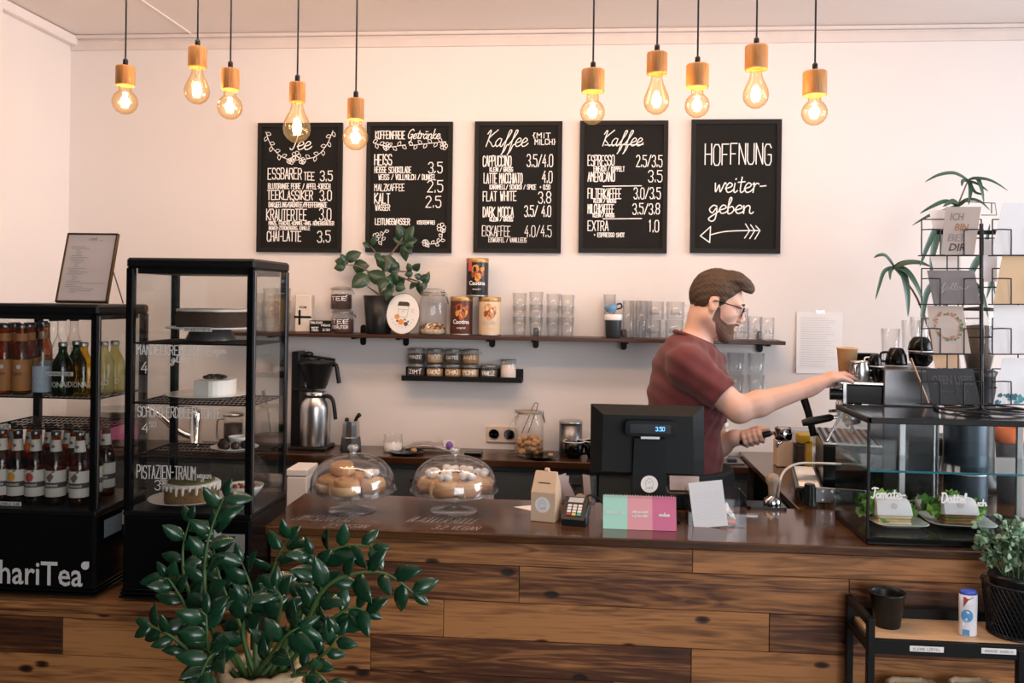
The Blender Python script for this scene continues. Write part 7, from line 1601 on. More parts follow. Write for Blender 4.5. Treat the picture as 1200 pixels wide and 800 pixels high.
def head(f, g=0.0):
    he(f, (-.012, 0, .034), (.098 + g, .077 + g, .094 + g), .01)
    he(f, (.030, 0, -.025), (.062 + g, .058 + g, .088 + g), .03)
    for s in (-1, 1):
        hc(f, (-.012, s * .050, -.05), (.066, s * .014, -.108), .026 + g, .019 + g, .03)
        he(f, (.052, s * .040, -.022), (.028 + g, .022 + g, .026 + g), .02)
    he(f, (.074, 0, -.108), (.020 + g, .021 + g, .017 + g), .02)
    he(f, (.072, 0, .030), (.022 + g, .052 + g, .020 + g), .02)
    he(f, (.072, 0, -.066), (.022 + g, .030 + g, .024 + g), .02)
def face(f):
    hc(f, (.088, 0, .014), (.112, 0, -.026), .0075, .0105, .012)
    for s in (-1, 1):
        he(f, (.104, s * .011, -.034), (.010, .008, .008), .008)
        he(f, (.098, s * .031, .006), (.014, .018, .011), .014, 's')
        he(f, (.078, s * .031, .004), (.0125, .0125, .0125), .003)
        he(f, (.090, s * .032, .022), (.008, .020, .006), .01)
        ea = np.array(Matrix.Rotation(R_(-14), 3, 'Y'))
        he(f, (-.008, s * .079, .002), (.019, .008, .033), .006, rot=ea); he(f, (-.002, s * .088, .004), (.009, .007, .018), .006, 's', rot=ea); hc(f, (-.012, s * .077, -.02), (-.004, s * .075, -.03), .007, .005, .006)
    he(f, (.096, 0, -.060), (.009, .022, .006), .007); he(f, (.093, 0, -.073), (.009, .019, .006), .007)
    he(f, (.108, 0, -.0665), (.012, .020, .0018), .004, 's')
def torso(f, g=0.0):
    f.ell(chest, (.142 + g, .192 + g, .20 + g), .02, lean)
    f.ell(chest + fw * -.01 + upv * .09, (.115 + g, .165 + g, .10 + g), .05, lean)
    f.cone(chest - upv * .05, waist, .125 + g, .125 + g, .06)
    for s in (-1, 1): f.cone(waist + lf * s * .055, pelv + lf * s * .06, .112 + g, .125 + g, .05)
    f.cone(neckb - upv * .01 - fw * .02, shR + upv * .012, .072 + g, .066 + g, .05); f.cone(neckb - upv * .01 - fw * .02, shL + upv * .012, .072 + g, .066 + g, .05)
def arm(f, sh, el, wr, g=0.0, fore=True):
    f.cone(sh, el, .062 + g, .047 + g, .03)
    if fore:
        mid = el + (wr - el) * .28; f.cone(el, mid, .046, .046, .02); f.cone(mid, wr, .046, .029, .02)
def finger(f, pts, r0, r1):
    n = len(pts) - 1
    for i in range(n): f.cone(pts[i], pts[i + 1], r0 + (r1 - r0) * i / n, r0 + (r1 - r0) * (i + 1) / n, .004 if i else .010)
fld = Field((pelv[0] - .32, 2.98, -.0), (A(1004, 440, 3.2)[0] + .03, 3.86, 1.93), .0046)
torso(fld, -.008)
fld.cone(neckb - upv * .02, H((-.035, 0, -.035)), .062, .058, .03)
hc(fld, (-.03, 0, -.06), (-.03, 0, -.02), .06, .06, .02)
arm(fld, shR, elR, wrR); arm(fld, shL, elL, wrL)
head(fld); face(fld)
for s, kx in ((-1, 0), (1, 0)):
    hip = pelv + lf * s * .09; kn = np.array([hip[0] + .02, hip[1], .52]); an = np.array([hip[0] - .02, hip[1], .09])
    fld.cone(hip, kn, .085, .055, .04); fld.cone(kn, an, .058, .036, .03); fld.cone(an - upv * .05, an + np.array([.14, 0, -.055]), .036, .03, .03)
# right hand: palm down, fingers resting on the machine
a_ = (A(976, 441.5, 3.22) - wrR); a_ = a_ / np.linalg.norm(a_); side = np.cross(upv, a_); side /= np.linalg.norm(side); nz_ = np.cross(a_, side)
fld.cone(wrR, wrR + a_ * .03, .029, .030, .02)
kn_ = [wrR + a_ * (.094, .100, .098, .086)[i] + side * (.030, .010, -.011, -.030)[i] + nz_ * (.004, .007, .006, .001)[i] for i in range(4)]
for i in range(4): fld.cone(wrR + a_ * .022 + side * (.016, .006, -.006, -.016)[i], kn_[i], .019, .0125, .014)
tipx = np.array([1.0, -.05, 0])
for i, (L1_, L2_, L3_) in enumerate(((.044, .026, .022), (.048, .030, .023), (.045, .028, .022), (.035, .021, .019))):
    d0 = a_ * .93 - nz_ * .36; d1 = a_ * .72 - nz_ * .70; d2 = a_ * .62 - nz_ * .78; sp = side * (.10, .02, -.05, -.14)[i]
    p0 = kn_[i]; p1 = p0 + (d0 + sp) * L1_; p2 = p1 + (d1 + sp) * L2_ * .95; p3 = p2 + (d2 + sp) * L3_ * .8
    finger(fld, [p0, p1, p2, p3], .0108, .0078)
th0 = wrR + a_ * .028 + side * .026 - nz_ * .008; th1 = wrR + a_ * .062 + side * .046 - nz_ * .022; th2 = wrR + a_ * .092 + side * .048 - nz_ * .034
finger(fld, [th0, th1, th2, th2 + a_ * .022 - nz_ * .006], .015, .009)
# left hand: fist around the portafilter handle
h0, h1 = A(874, 515, 3.505), A(906, 506.5, 3.47); ax = (h1 - h0) / np.linalg.norm(h1 - h0); fwd_ = np.array([0, -1.0, 0]); u1 = np.cross(ax, fwd_); u1 /= np.linalg.norm(u1); u1 = u1 if u1[2] > 0 else -u1; v1 = np.cross(u1, ax); v1 = v1 if v1[1] < 0 else -v1
pc = h0 + ax * .030 - v1 * .030
fld.cone(wrL, pc - ax * .035, .028, .026, .02); fld.cone(pc - ax * .032 + u1 * .012, pc + ax * .034 + u1 * .008, .022, .020, .016); fld.cone(pc - ax * .035 - u1 * .014, pc + ax * .026 - u1 * .012, .022, .018, .016)
for i in range(4):
    c = h0 + ax * (-.002 + .0215 * i); R1_ = .0245; pts = [c + R1_ * (math.cos(R_(q)) * u1 + math.sin(R_(q)) * v1) * (1.0 if q > -60 else 1.25) for q in ((-35, 15, 60, 105, 160, 205) if i < 3 else (-30, 25, 70, 120, 170))]
    finger(fld, pts, .0112, .0085 if i else .0080)
t0 = pc + ax * .0 + u1 * .022; finger(fld, [t0, t0 + ax * .034 + u1 * .006 + v1 * .022, h0 + ax * .075 + u1 * .024 + v1 * .004, h0 + ax * .098 + u1 * .020 + v1 * .006], .0150, .0095)
body = fld.build('body', M_skin, man, MI, 2)
# t-shirt
sf = Field((pelv[0] - .30, 3.02, pelv[2] - .10), (elR[0] + .14, 3.86, neckb[2] + .16), .0062)
torso(sf, .006)
eR = shR + (elR - shR) * .66; eL = shL + (elL - shL) * .66
sf.cone(shR, eR, .074, .066, .035); sf.cone(shL, eL, .074, .066, .035)
G = np.stack(np.meshgrid(*[sf.lo[i] + sf.h * np.arange(sf.n[i]) for i in range(3)], indexing='ij'), -1).astype(np.float32)
wv = .0035 * np.sin(G[..., 2] * 46 + 9 * np.sin(G[..., 0] * 11 + G[..., 1] * 5)) * np.sin(G[..., 0] * 23 - G[..., 2] * 12 + 2) + .002 * np.sin(G[..., 2] * 95 + G[..., 0] * 60)
sf.d += wv.astype(np.float32)
def cutplane(f, o, n, far=None):
    d = (G - o.astype(np.float32)) @ n.astype(np.float32)
    if far is not None: d = np.where(np.linalg.norm(G - far[0].astype(np.float32), axis=-1) < far[1], d, -1)
    f.d = np.maximum(f.d, d)
for sh_, el_, e_ in ((shR, elR, eR), (shL, elL, eL)):
    n_ = (el_ - sh_) / np.linalg.norm(el_ - sh_); cutplane(sf, sh_ + (el_ - sh_) * .70, n_, (e_ + n_ * .06, .13))
nd = H((-.035, 0, -.035)) - (neckb - upv * .02); nd /= np.linalg.norm(nd)
nn_ = upv * .90 - fw * -.36; nn_ /= np.linalg.norm(nn_); cutplane(sf, A(815, 396.5, 3.42), nn_)
sf.d = np.maximum(sf.d, (pelv[2] + .02) - G[..., 2])
shirt = sf.build('t_shirt', M_shirt, man, MI, 1); del G
b = B(); cpts = []
for q in range(0, 360, 15):
    o = A(815, 396.5, 3.42); e1 = fw - nn_ * (fw @ nn_); e1 /= np.linalg.norm(e1); e2 = np.cross(nn_, e1); cpts.append(o + e1 * .083 * math.cos(R_(q)) + e2 * .080 * math.sin(R_(q)) - nn_ * .002 - fw * .004)
b.tube([tuple(np.array(p) - np.array([pelv[0], pelv[1], 0])) for p in cpts], .0075, 8, closed=True); b.build('collar', M_shirt, man)
# hair and beard
hf = Field(headc - .17, headc + .17, .0034)
he(hf, (-.014, 0, .040), (.103, .083, .101)); he(hf, (.058, -.004, .112), (.052, .054, .030), .03, rot=np.array(Matrix.Rotation(R_(18), 3, 'Y'))); he(hf, (.092, -.006, .094), (.026, .040, .020), .02); he(hf, (-.034, 0, .006), (.078, .0785, .072), .02)
G = np.stack(np.meshgrid(*[hf.lo[i] + hf.h * np.arange(hf.n[i]) for i in range(3)], indexing='ij'), -1)
Lc = (G - headc) @ HM; lx, ly, lz = Lc[..., 0], Lc[..., 1], Lc[..., 2]
hl = np.interp(lx, [-.13, -.10, -.06, -.036, -.024, .006, .014, .030, .036, .055, .074, .085, .14], [-.035, -.045, -.052, -.040, .026, .036, .000, .000, .030, .052, .082, .078, .078])
hf.d = hf.d + (.0011 * np.sin(ly * 300 + 6 * np.sin(lx * 24)) + .0012 * np.sin(lx * 60 - lz * 200 + 4 * np.sin(ly * 50)) + .0008 * np.sin(lz * 420 + lx * 260 + 3 * np.sin(ly * 90))).astype(np.float32)
hf.d = hf.d + (.13 * np.maximum(0, .025 - lz) * (lx < -.02)).astype(np.float32)
hf.d = np.maximum(hf.d, ((hl - lz) * .8).astype(np.float32)); hf.build('hair', M_hair, man, MI, 1)
bf = Field(headc - .17, headc + .17, .0034); head(bf, .0018); he(bf, (.096, 0, -.052), (.0085, .022, .005), .006)
top_l = np.interp(lx, [-.02, .002, .010, .024, .034, .070, .088, .12], [-.080, -.060, .000, -.006, -.044, -.058, -.048, -.048])
dd = np.maximum(bf.d, ((lz - top_l) * .8).astype(np.float32)); dd = np.maximum(dd, ((-.004 - lx) * .9).astype(np.float32))
lip = np.sqrt(((lx - .097) / .03) ** 2 + (ly / .021) ** 2 + ((lz + .066) / .0095) ** 2) - 1; dd = np.maximum(dd, (-lip * .008).astype(np.float32))
bf.d = (dd + .0012 * np.sin(lx * 500 + lz * 380) * np.sin(ly * 450)).astype(np.float32); bf.build('beard', M_beard, man, MI)
# glasses, brows
def Hl(p): q = H(p); return (q[0] - pelv[0], q[1] - pelv[1], q[2])
gl = thing('x', '', '', (0, 0, 0)) if False else None
b = B()
for s in (-1, 1):
    b.tube([Hl((.104 - .16 * (abs(y_)) ** 2 * 10, s * (.034 + y_), z_ + .002)) for y_, z_ in [(c[0], c[1]) for c in rrect(.046, .036, .014, 4)]], .0017, 6, closed=True)
    b.tube([Hl((.098, s * .057, .014)), Hl((.086, s * .072, .017)), Hl((.03, s * .081, .017)), Hl((-.005, s * .084, .016)), Hl((-.022, s * .082, .000))], .0020, 6)
b.tube([Hl((.106, -.011, .008)), Hl((.112, 0, .010)), Hl((.106, .011, .008))], .0016, 6)
g_ = b.build('glasses_frame', M_gloss, man)
b = B(); [poly(b, [(y_, z_) for y_, z_ in rrect(.045, .035, .014, 4)], lambda u, v, s=s: Vector(Hl((.103 - 1.6 * abs(u) ** 2, s * (.034 + u), v + .002)))) for s in (-1, 1)]; b.build('lenses', M_g, g_)
b = B(); [b.tube([Hl((.098, s * .016, .026)), Hl((.098, s * .030, .031)), Hl((.088, s * .047, .026))], [.003, .004, .002], 6) for s in (-1, 1)]; b.build('eyebrows', M_hair, man)
# apron and trousers, shoes
tf = Field((pelv[0] - .3, 3.05, .0), (pelv[0] + .36, 3.86, pelv[2] + .16), .010)
for s in (-1, 1):
    hip = pelv + lf * s * .09; kn = np.array([hip[0] + .02, hip[1], .52]); an = np.array([hip[0] - .02, hip[1], .12])
    tf.cone(waist * .3 + pelv * .7 + lf * s * .06, hip, .122, .118, .05); tf.cone(hip, kn, .100, .072, .04); tf.cone(kn, an, .072, .060, .03)
tf.build('trousers', M_trous, man, MI)
af = Field((pelv[0] - .3, 3.02, .45), (pelv[0] + .42, 3.86, pelv[2] + .20), .008)
af.cone(waist - upv * .03 + fw * .03, pelv + fw * .04, .150, .165, .05); af.cone(waist - upv * .03 + lf * .06, pelv - upv * .3 + lf * .07, .14, .15, .06); af.cone(waist - upv * .03 - lf * .06, pelv - upv * .3 - lf * .07, .14, .15, .06)
G = np.stack(np.meshgrid(*[af.lo[i] + af.h * np.arange(af.n[i]) for i in range(3)], indexing='ij'), -1).astype(np.float32)
ztop = A(840, 549, 3.4)[2]; af.d = np.maximum(af.d, G[..., 2] - ztop + .10 * np.maximum(0, -((G - waist.astype(np.float32)) @ fw.astype(np.float32)) - .02)); af.build('apron', M_apron, man, MI, 1)
sh2 = Field((pelv[0] - .2, 3.1, 0), (pelv[0] + .3, 3.8, .16), .008)
for s in (-1, 1):
    an = pelv + lf * s * .09; an = np.array([an[0] - .02, an[1], .05]); sh2.cone(an, an + np.array([.15, 0, -.006]), .050, .044, .03); sh2.cone(an + upv * .03, an, .05, .05, .02)
sh2.build('shoes', M_bplast, man, MI)
# portafilter in his left hand
t = thing('held_portafilter', 'chrome portafilter held by its black handle in the mans left hand', 'portafilter', tuple(h0)); R0 = Vector(h0)
q = lambda p: tuple(np.array(p) - h0)
B().tube([q(h0 - ax * .03), q(h0 - ax * .02), q(h0 + ax * .05), q(h0 + ax * .095), q(h0 + ax * .105)], [.010, .0135, .0120, .0128, .009], 14).build('handle', M_bplast, t)
c = A(918, 507, 3.45); k = mpp(918, 3.45)
b = B(); b.tube([q(h0 + ax * .10), q(c - np.array([.03, 0, 0]))], .007, 8); b.lathe([(7 * k, -9 * k), (9.5 * k, -7 * k), (10.3 * k, -3 * k), (10.3 * k, 6 * k), (9.6 * k, 6.5 * k), (9.4 * k, 0), (0, -3 * k)], 26, c=q(c))
b.tube(cat_([q(c + np.array([0, 0, -8 * k])), q(c + np.array([-.012, 0, -12 * k])), q(c + np.array([-.022, 0, -12 * k])), q(c + np.array([-.024, 0, -17 * k]))], 4), .006, 8); b.build('basket', M_chrome, t)
# ------------------------------------------------------------------ cart under the counter
Yr0, Yf0 = 2.615, 2.43
pf = at(1100, 752, Yf0); zsf = pf.z; k = mpp(1100, Yf0)
xl0 = at(1020, 740, Yf0).x; xr0 = at(1310, 740, Yf0).x; xm0 = at(1195.5, 775, Yf0).x
t = thing('utility_cart', 'black metal cart with pale wood shelf standing against the counter front', 'cart', ((xl0 + xr0) / 2, (Yr0 + Yf0) / 2, 0)); cx0, cy0 = t.location.x, t.location.y
zr = at(1020, 724, Yf0).z; hw, hd = (xr0 - xl0) / 2, (Yr0 - Yf0) / 2; pw = .020
for x, y in ((-hw, -hd), (-hw, hd), (hw, -hd), (hw, hd), (xm0 - cx0, -hd)):
    hh = zr if x != xm0 - cx0 else zsf - .01
    B().box((x, y, hh / 2), (pw, pw, hh), .002).build('leg', M_black, t)
for x in (-hw, hd * 0 + hw):
    B().box((x, 0, zr - .011), (pw, 2 * hd, .022), .002).build('side_rail', M_black, t); B().box((x, 0, zr - .085), (pw * .8, 2 * hd, .018), .002).build('side_rail', M_black, t)
b = B(); b.box((0, -hd, zsf - .018), (2 * hw, .014, .040), .002); fr_ = b.build('front_rim', M_black, t); B().box((0, hd, zsf + .006), (2 * hw, .014, .04), .002).build('rear_rim', M_black, t)
B().box((0, 0, zsf - .008), (2 * hw - .022, 2 * hd - .016, .012), .001).build('wood_shelf', M_ply, t)
zlow = .22
B().box((0, 0, zlow), (2 * hw - .022, 2 * hd - .016, .014), .002).build('lower_shelf', M_black, t)
for px0, px1, py, s in ((1066, 1106, 760.5, 'KLEINE LÖFFEL'), (1150, 1191, 763, 'GROSSE GABELN')):
    a_, c_ = at(px0, py, Yf0 - .008), at(px1, py, Yf0 - .008); lb = B().box(((a_.x + c_.x) / 2 - cx0, -hd - .0078, (a_.z + c_.z) / 2), (c_.x - a_.x, .0012, 6.5 * k), .0005).build('paper_label', M_white, fr_); b = B(); w_ = c_.x - a_.x; caps(b, s, a_.x - cx0 + w_ * .1, (a_.z + c_.z) / 2 - 1.3 * k, w_ * .8, 2.6 * k, .5 * k, TF((0, -hd - .0088, 0))); b.build('lettering', M_grey, lb)
fr_cx = cx0
# items on the cart
zc_ = zsf - .0015
def oc(px, py): p = onz(px, py, zsf); return (p.x, min(max(p.y, Yf0 + .05), Yr0 - .05), zc_)
p = oc(1037, 731); kq = mpp(1037, p[1]); t = thing('plant_pot', 'empty black plastic pot on the left of the cart shelf', 'pot', (p[0] + .004, p[1] - .005, zc_))
B().lathe([(0, 0), (14.2 * kq, 0), (14.6 * kq, .003), (18.8 * kq, 36 * kq), (20.3 * kq, 37 * kq), (20.6 * kq, 40 * kq), (19.6 * kq, 40 * kq), (17.6 * kq, 35 * kq), (13.5 * kq, .006), (0, .005)], 36).build('pot_body', M_bplast, t)
p = oc(1134, 743); kq = mpp(1134, p[1]); t = thing('spray_bottle', 'white and blue cleaning bottle with blue cap on the cart', 'bottle', (p[0], p[1], zc_))
M_bot = mk('white_blue_bottle', (.78, .80, .86), .35, var=.05)
B().lathe([(0, 0), (9.6 * kq, 0), (10.2 * kq, .004), (10.0 * kq, 18 * kq), (10.4 * kq, 36 * kq), (10.2 * kq, 48 * kq), (0, 48 * kq)], 26, sy=.62).build('bottle_body', M_bot, t)
B().lathe([(9.8 * kq, 47.5 * kq), (10 * kq, 50 * kq), (8.5 * kq, 53 * kq), (0, 53.5 * kq)], 24, sy=.62).build('cap', mk('blue_cap', (.05, .10, .52), .4), t)
b = B()
def TB(u, v, e=0): a_ = u / (10.6 * kq); return Vector((10.6 * kq * math.sin(a_), -(10.6 * .62 * kq) * math.cos(a_) - .0008 - e, v))
poly(b, [(-8 * kq, 34 * kq), (-3 * kq, 42 * kq), (4 * kq, 46 * kq), (-8 * kq, 46 * kq)], TB, 1); poly(b, [(7.0 * kq * math.cos(R_(q_)) - 4 * kq, 24 * kq + 7.5 * kq * math.sin(R_(q_))) for q_ in range(0, 360, 24)], TB, 0); poly(b, [(-9 * kq, 1 * kq), (-1 * kq, 1 * kq), (-1 * kq, 8 * kq), (-9 * kq, 8 * kq)], TB, 0)
poly(b, [(-9 * kq, 13 * kq), (7 * kq, 10 * kq), (7 * kq, 13 * kq), (-9 * kq, 17 * kq)], lambda u, v: TB(u, v, .0004), 2)
b.build('label_print', [mk('blue_label', (.10, .32, .62), .4), M_red, M_white], t)
# wire basket with potted herb
px, py = 1188, 747; p = oc(px, py); kq = mpp(px, p[1]); rb = .085
t = thing('mesh_basket', 'round black mesh basket holding a bushy pot plant, right end of the cart', 'basket', (at(1189, 740, 2.52).x, 2.52, zc_)); hb = .145
b = B()
for i in range(40):
    for dr in (-1, 1):
        pts = []
        for j in range(7): f = j / 6; a_ = 2 * math.pi * i / 40 + dr * f * .9; r_ = rb * (.82 + .18 * f); pts.append((r_ * math.cos(a_), r_ * math.sin(a_), .004 + hb * f))
        b.tube(pts, .0011, 4, cap=False)
b.build('wire_mesh', M_bwire, t); b = B()
for z, f in ((.004, .82), (hb, 1.0)): B().tube([(rb * f * math.cos(R_(q_)), rb * f * math.sin(R_(q_)), z) for q_ in range(0, 360, 10)], .003, 6, closed=True).build('rim', M_bwire, t)
B().lathe([(0, .001), (rb * .8, .001), (rb * .82, .004), (0, .005)], 24).build('basket_floor', M_bwire, t)
t = thing('herb_plant', 'small leaved pale green pot plant standing in the mesh basket', 'plant', (at(1189, 740, 2.52).x, 2.52, zc_ + .0055))
B().lathe([(0, 0), (.050, 0), (.066, .15), (.070, .155), (.066, .165), (0, .155)], 26).build('pot', M_bplast, t)
b = B(); b2 = B(); rg = random.Random(21)
for i in range(46):
    a_ = rg.uniform(0, 6.28); r1 = .115 * math.sqrt(rg.random()); ze = .20 + .16 * rg.random() * (1 - .3 * r1 / .115); e = Vector((r1 * math.cos(a_), r1 * math.sin(a_) * .75, ze)); s0 = Vector((.03 * math.cos(a_), .03 * math.sin(a_), .155)); b2.tube([s0, s0.lerp(e, .6) + Vector((0, 0, .01)), e], .0012, 4)
    for j in range(11):
        d_ = Vector((rg.gauss(0, 1), rg.gauss(0, 1), rg.gauss(.4, .8))).normalized(); o = e - (e - s0) * rg.uniform(0, .4); leaf(b, o, o + d_ * rg.uniform(.018, .028), .014, (rg.uniform(-1, 1), -1, .6), 3, .1, 1 if rg.random() < .35 else 0)
b2.build('stems', M_stem, t); b.build('leaves', [mk('herb_leaf', (.09, .18, .10), .55, var=.4), mk('herb_leaf_pale', (.30, .44, .30), .55, var=.3)], t)
for i, (px0, px1) in enumerate(((1047, 1111), (1121, 1181))):
    a_, c_ = at(px0 + 3, 812, Yf0 + .07), at(px1 - 3, 812, Yf0 + .07); w = c_.x - a_.x; zt_b = (a_.z + c_.z) / 2; z0 = zlow + .0075; h = zt_b - z0
    t = thing('woven_basket', 'woven straw basket on the lower cart shelf, %s one' % ('left', 'right')[i], 'basket', ((a_.x + c_.x) / 2, cy0, z0), group='woven baskets on the lower cart shelf')
    b = B(); n = int(h / .016)
    for j in range(n + 1):
        z = .006 + (h - .012) * j / n; f = .86 + .14 * j / n; b.tube([(x * f, y * f, z + .003 * math.sin(q_ * 1.9 + j * 3.1)) for q_, (x, y) in enumerate(rrect(w, 2 * hd - .035, .04, 8))], (h / n) * .56, 6, closed=True)
    b.prism([(x * .84, y * .84) for x, y in rrect(w, 2 * hd - .035, .04, 6)], 0, .006); b.build('woven_wall', M_straw, t)
    b = B(); b.tube([(x * 1.0, y * 1.0, h - .006) for x, y in rrect(w, 2 * hd - .035, .04, 8)], .009, 7, closed=True); b.build('braided_rim', M_straw, t)

# ------------------------------------------------------------------ big plant in the foreground
YP = 2.10
rp = random.Random(33)
bp = at(305, 800, YP); rt = 42 * mpp(305, YP); zt_p = at(305, 781, YP).z
t = thing('foliage_plant', 'large glossy dark green plant in woven straw pot before the counter', 'plant', (bp.x, YP, 0))
o0 = t.location
zst = .30
b = B(); n = 18
for j in range(n + 1):
    f = j / n; z = .008 + (zt_p - zst - .016) * f + zst; r_ = rt * (.78 + .22 * math.sin(f * 1.6)); b.tube([(r_ * math.cos(R_(q_)), r_ * math.sin(R_(q_)), z + .003 * math.sin(q_ * .19 + j * 2.6)) for q_ in range(0, 360, 9)], (zt_p - zst) / n * .58, 6, closed=True)
b.lathe([(0, zst), (rt * .76, zst), (rt * .76, zst + .01), (0, zst + .012)], 24); b.build('woven_pot', M_straw, t)
B().lathe([(rt * .93, zt_p - .03), (0, zt_p - .02)], 24, cap=False).build('soil', M_soil, t)
def wp(px, py, Y): q_ = at(px, py, Y); return Vector((q_.x - o0.x, q_.y - o0.y, q_.z))
ST = [([(262, 795), (250, 740), (240, 685), (244, 632), (262, 582)], -.03, 15, 1), ([(318, 790), (348, 722), (372, 668), (384, 648), (408, 639), (436, 640)], .05, 13, 1.0), ([(325, 795), (358, 730), (380, 690), (412, 673), (452, 672), (484, 694)], -.06, 14, 1),
      ([(330, 795), (356, 750), (370, 715), (376, 682), (366, 650)], .02, 12, 1), ([(280, 795), (235, 745), (212, 700), (196, 676)], .06, 11, 1), ([(275, 798), (232, 770), (200, 745), (176, 733)], -.02, 11, .9), ([(300, 790), (300, 735), (312, 690), (326, 650), (338, 632)], .10, 12, 1),
      ([(295, 792), (282, 735), (262, 690), (252, 655), (250, 620)], .08, 13, 1), ([(320, 795), (355, 760), (388, 726), (412, 712), (428, 716)], .0, 12, .95), ([(330, 798), (362, 778), (384, 762), (396, 745)], -.05, 9, .85), ([(270, 800), (248, 775), (243, 745), (242, 720)], -.10, 10, 1.05), ([(290, 795), (270, 760), (246, 770), (232, 800)], -.12, 8, 1.1),
      ([(300, 795), (320, 745), (330, 705), (322, 690)], -.05, 10, 1), ([(305, 795), (345, 745), (360, 700), (364, 672)], .12, 10, .9), ([(320, 798), (350, 790), (372, 790), (384, 800)], -.10, 7, 1), ([(290, 795), (225, 700), (214, 650), (222, 610)], .14, 12, .9), ([(300, 795), (285, 740), (296, 700), (284, 660)], .0, 11, 1.1), ([(295, 795), (315, 770), (335, 745), (350, 735)], -.12, 8, 1.1)]
b = B(); bl = B()
for pts, dy, nl, sc in ST:
    nl = int(nl * .82)
    Q = cat_([wp(x, y, YP + dy * min(1, i / 2)) for i, (x, y) in enumerate(pts)], 7); m = len(Q)
    b.tube(Q, [.0075 - .0055 * i / (m - 1) for i in range(m)], 6)
    for j in range(nl):
        f = .26 + .72 * j / (nl - 1); i = min(m - 2, int(f * (m - 1))); c = Q[i].lerp(Q[i + 1], f * (m - 1) - i); d_ = (Q[i + 1] - Q[i]).normalized()
        s_ = d_.cross(Vector((rp.uniform(-.5, .5), -1, rp.uniform(-.2, .6)))).normalized() * (1 if j % 2 else -1)
        dr = (d_ * rp.uniform(.45, .8) + s_ * rp.uniform(.6, 1) + Vector((0, rp.uniform(-.55, .35), rp.uniform(-.25, .15)))).normalized(); L_ = sc * rp.uniform(.062, .088) * (1 - .25 * abs(f - .5))
        leaf(bl, c, c + dr * L_, L_ * rp.uniform(.46, .56), (rp.uniform(-.5, .5), -1, rp.uniform(.2, 1)), 5, rp.uniform(.05, .25))
    e = Q[-1]; leaf(bl, e, e + (Q[-1] - Q[-3]).normalized() * .05 * sc, .024, (0, -1, .4), 5)
b.build('stems', M_stem, t); bl.build('leaves', M_zz, t)
st_ = thing('plant_stool', 'low wooden stool under the straw plant pot', 'stool', (bp.x, YP, 0))
B().lathe([(0, zst - .03), (rt * 1.0, zst - .03), (rt * 1.0, zst - .001), (0, zst - .001)], 28).build('stool_seat', M_oak, st_)
for q_ in (45, 135, 225, 315): B().cyl((rt * .7 * math.cos(R_(q_)), rt * .7 * math.sin(R_(q_)), zst - .03), (rt * .85 * math.cos(R_(q_)), rt * .85 * math.sin(R_(q_)), 0), .012, n=10).build('leg', M_oak, st_)

# ------------------------------------------------------------------ slender plant behind the card rack
YD = 3.86
t = thing('strap_leaf_plant', 'tall slender plant with long strap leaves behind the card rack', 'plant', (at(1112, 480, YD).x, YD, zs_)); o1 = t.location
B().lathe([(0, 0), (.07, 0), (.09, .15), (.095, .155), (.088, .165), (0, .15)], 26).build('pot', M_bplast, t)
def dp(px, py, dy=0): q_ = at(px, py, YD + dy); return Vector((q_.x - o1.x, dy, q_.z - o1.z))
b = B()
for pts in ([(1112, 500), (1108, 420), (1100, 330), (1112, 270), (1134, 212)], [(1110, 500), (1104, 400), (1092, 320), (1108, 262), (1123, 241)], [(1112, 500), (1098, 420), (1075, 350), (1048, 314)], [(1114, 500), (1120, 420), (1130, 350), (1150, 300)]):
    Q = cat_([dp(x, y, .02 * i) for i, (x, y) in enumerate(pts)], 5); b.tube(Q, [.008 - .005 * i / (len(Q) - 1) for i in range(len(Q))], 7)
b.build('stems', M_bark, t)
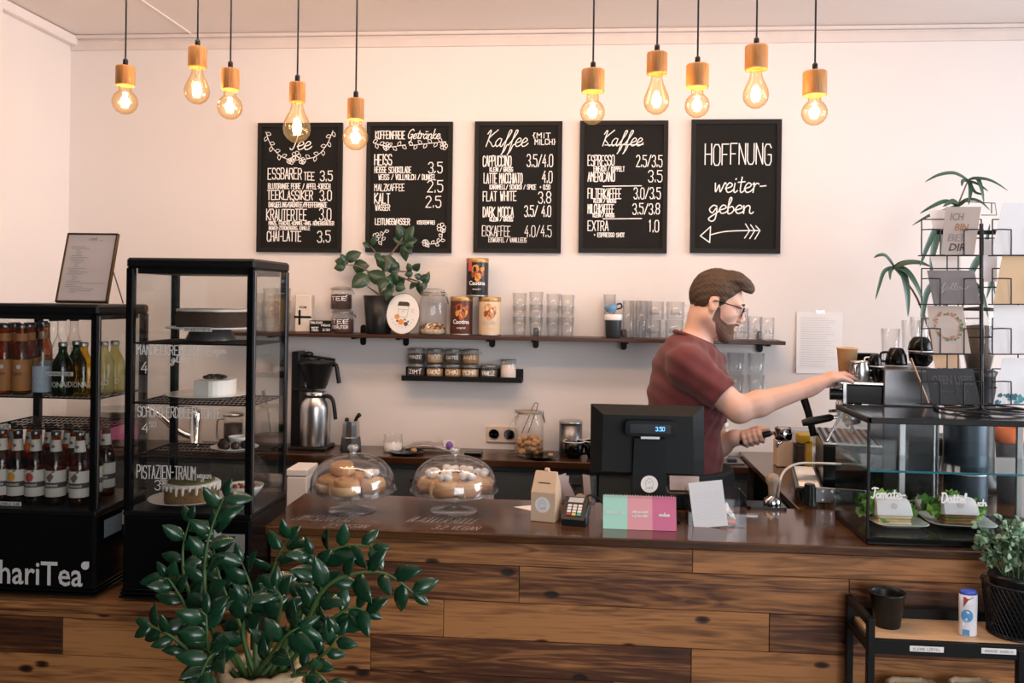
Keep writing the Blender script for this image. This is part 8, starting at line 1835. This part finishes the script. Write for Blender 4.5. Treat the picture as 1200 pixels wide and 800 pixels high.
def strap(b, pts, w, dys=(0, -.03, -.05, -.05)):
    Q = cat_([dp(x, y, dys[min(i, 3)]) for i, (x, y) in enumerate(pts)], 7); m = len(Q); vs = []; fs = []
    for i in range(m):
        d_ = (Q[min(i + 1, m - 1)] - Q[max(i - 1, 0)]).normalized(); s_ = d_.cross(Vector((.2, -1, .5))).normalized(); f = i / (m - 1); ww = w / 2 * min(1, .5 + 3 * f) * (1 - f ** 3) + .0004
        n_ = s_.cross(d_); vs += [Q[i] - s_ * ww + n_ * ww * .35, Q[i], Q[i] + s_ * ww + n_ * ww * .35]
    for i in range(m - 1): fs += [(3 * i, 3 * i + 1, 3 * i + 4, 3 * i + 3), (3 * i + 1, 3 * i + 2, 3 * i + 5, 3 * i + 4)]
    b.add(vs, fs, 0, True); b.add([v + Vector((0, .0012, -.0006)) for v in vs], [f[::-1] for f in fs], 0, True)
b = B(); kd = mpp(1110, YD)
for pts, w in (([(1134, 211), (1118, 203), (1100, 205), (1084, 213)], 4), ([(1134, 211), (1145, 209), (1162, 212), (1181, 223)], 4), ([(1135, 211), (1137, 222), (1135, 240)], 5), ([(1136, 210), (1145, 210), (1150, 222), (1153, 238)], 5), ([(1134, 212), (1128, 212), (1127, 218)], 4), ([(1134, 212), (1146, 216), (1158, 224)], 3.5), ([(1135, 212), (1142, 225), (1154, 228)], 4),
               ([(1123, 241), (1108, 236), (1092, 242), (1078, 250)], 4.5), ([(1123, 241), (1110, 246), (1090, 252), (1069, 264)], 4), ([(1123, 241), (1134, 234), (1148, 236), (1160, 246)], 4), ([(1123, 241), (1116, 236), (1105, 242)], 6), ([(1123, 242), (1124, 256), (1118, 268)], 6), ([(1112, 255), (1100, 262), (1086, 290), (1078, 312)], 6.5), ([(1110, 258), (1098, 275), (1092, 300), (1090, 320)], 7), ([(1112, 256), (1104, 285), (1108, 310)], 6),
               ([(1048, 313), (1038, 300), (1030, 299), (1024, 302)], 4), ([(1048, 313), (1036, 318), (1030, 335), (1026, 351)], 4), ([(1048, 313), (1058, 322), (1063, 345), (1064, 371)], 8), ([(1048, 313), (1062, 318), (1074, 335), (1082, 355)], 7), ([(1048, 313), (1062, 308), (1078, 308), (1092, 313)], 6), ([(1047, 313), (1043, 318), (1043, 328)], 4),
               ([(1150, 300), (1158, 310), (1160, 330), (1156, 350)], 6), ([(1150, 300), (1142, 310), (1132, 335), (1128, 360)], 7), ([(1150, 300), (1160, 318), (1166, 345)], 5), ([(1140, 330), (1150, 345), (1158, 372)], 6), ([(1095, 330), (1085, 345), (1080, 375), (1079, 400)], 6), ([(1098, 330), (1106, 350), (1108, 380)], 6), ([(1150, 300), (1155, 285), (1160, 262)], 5)):
    strap(b, pts, w * kd * 1.15)
b.build('strap_leaves', M_drac, t)
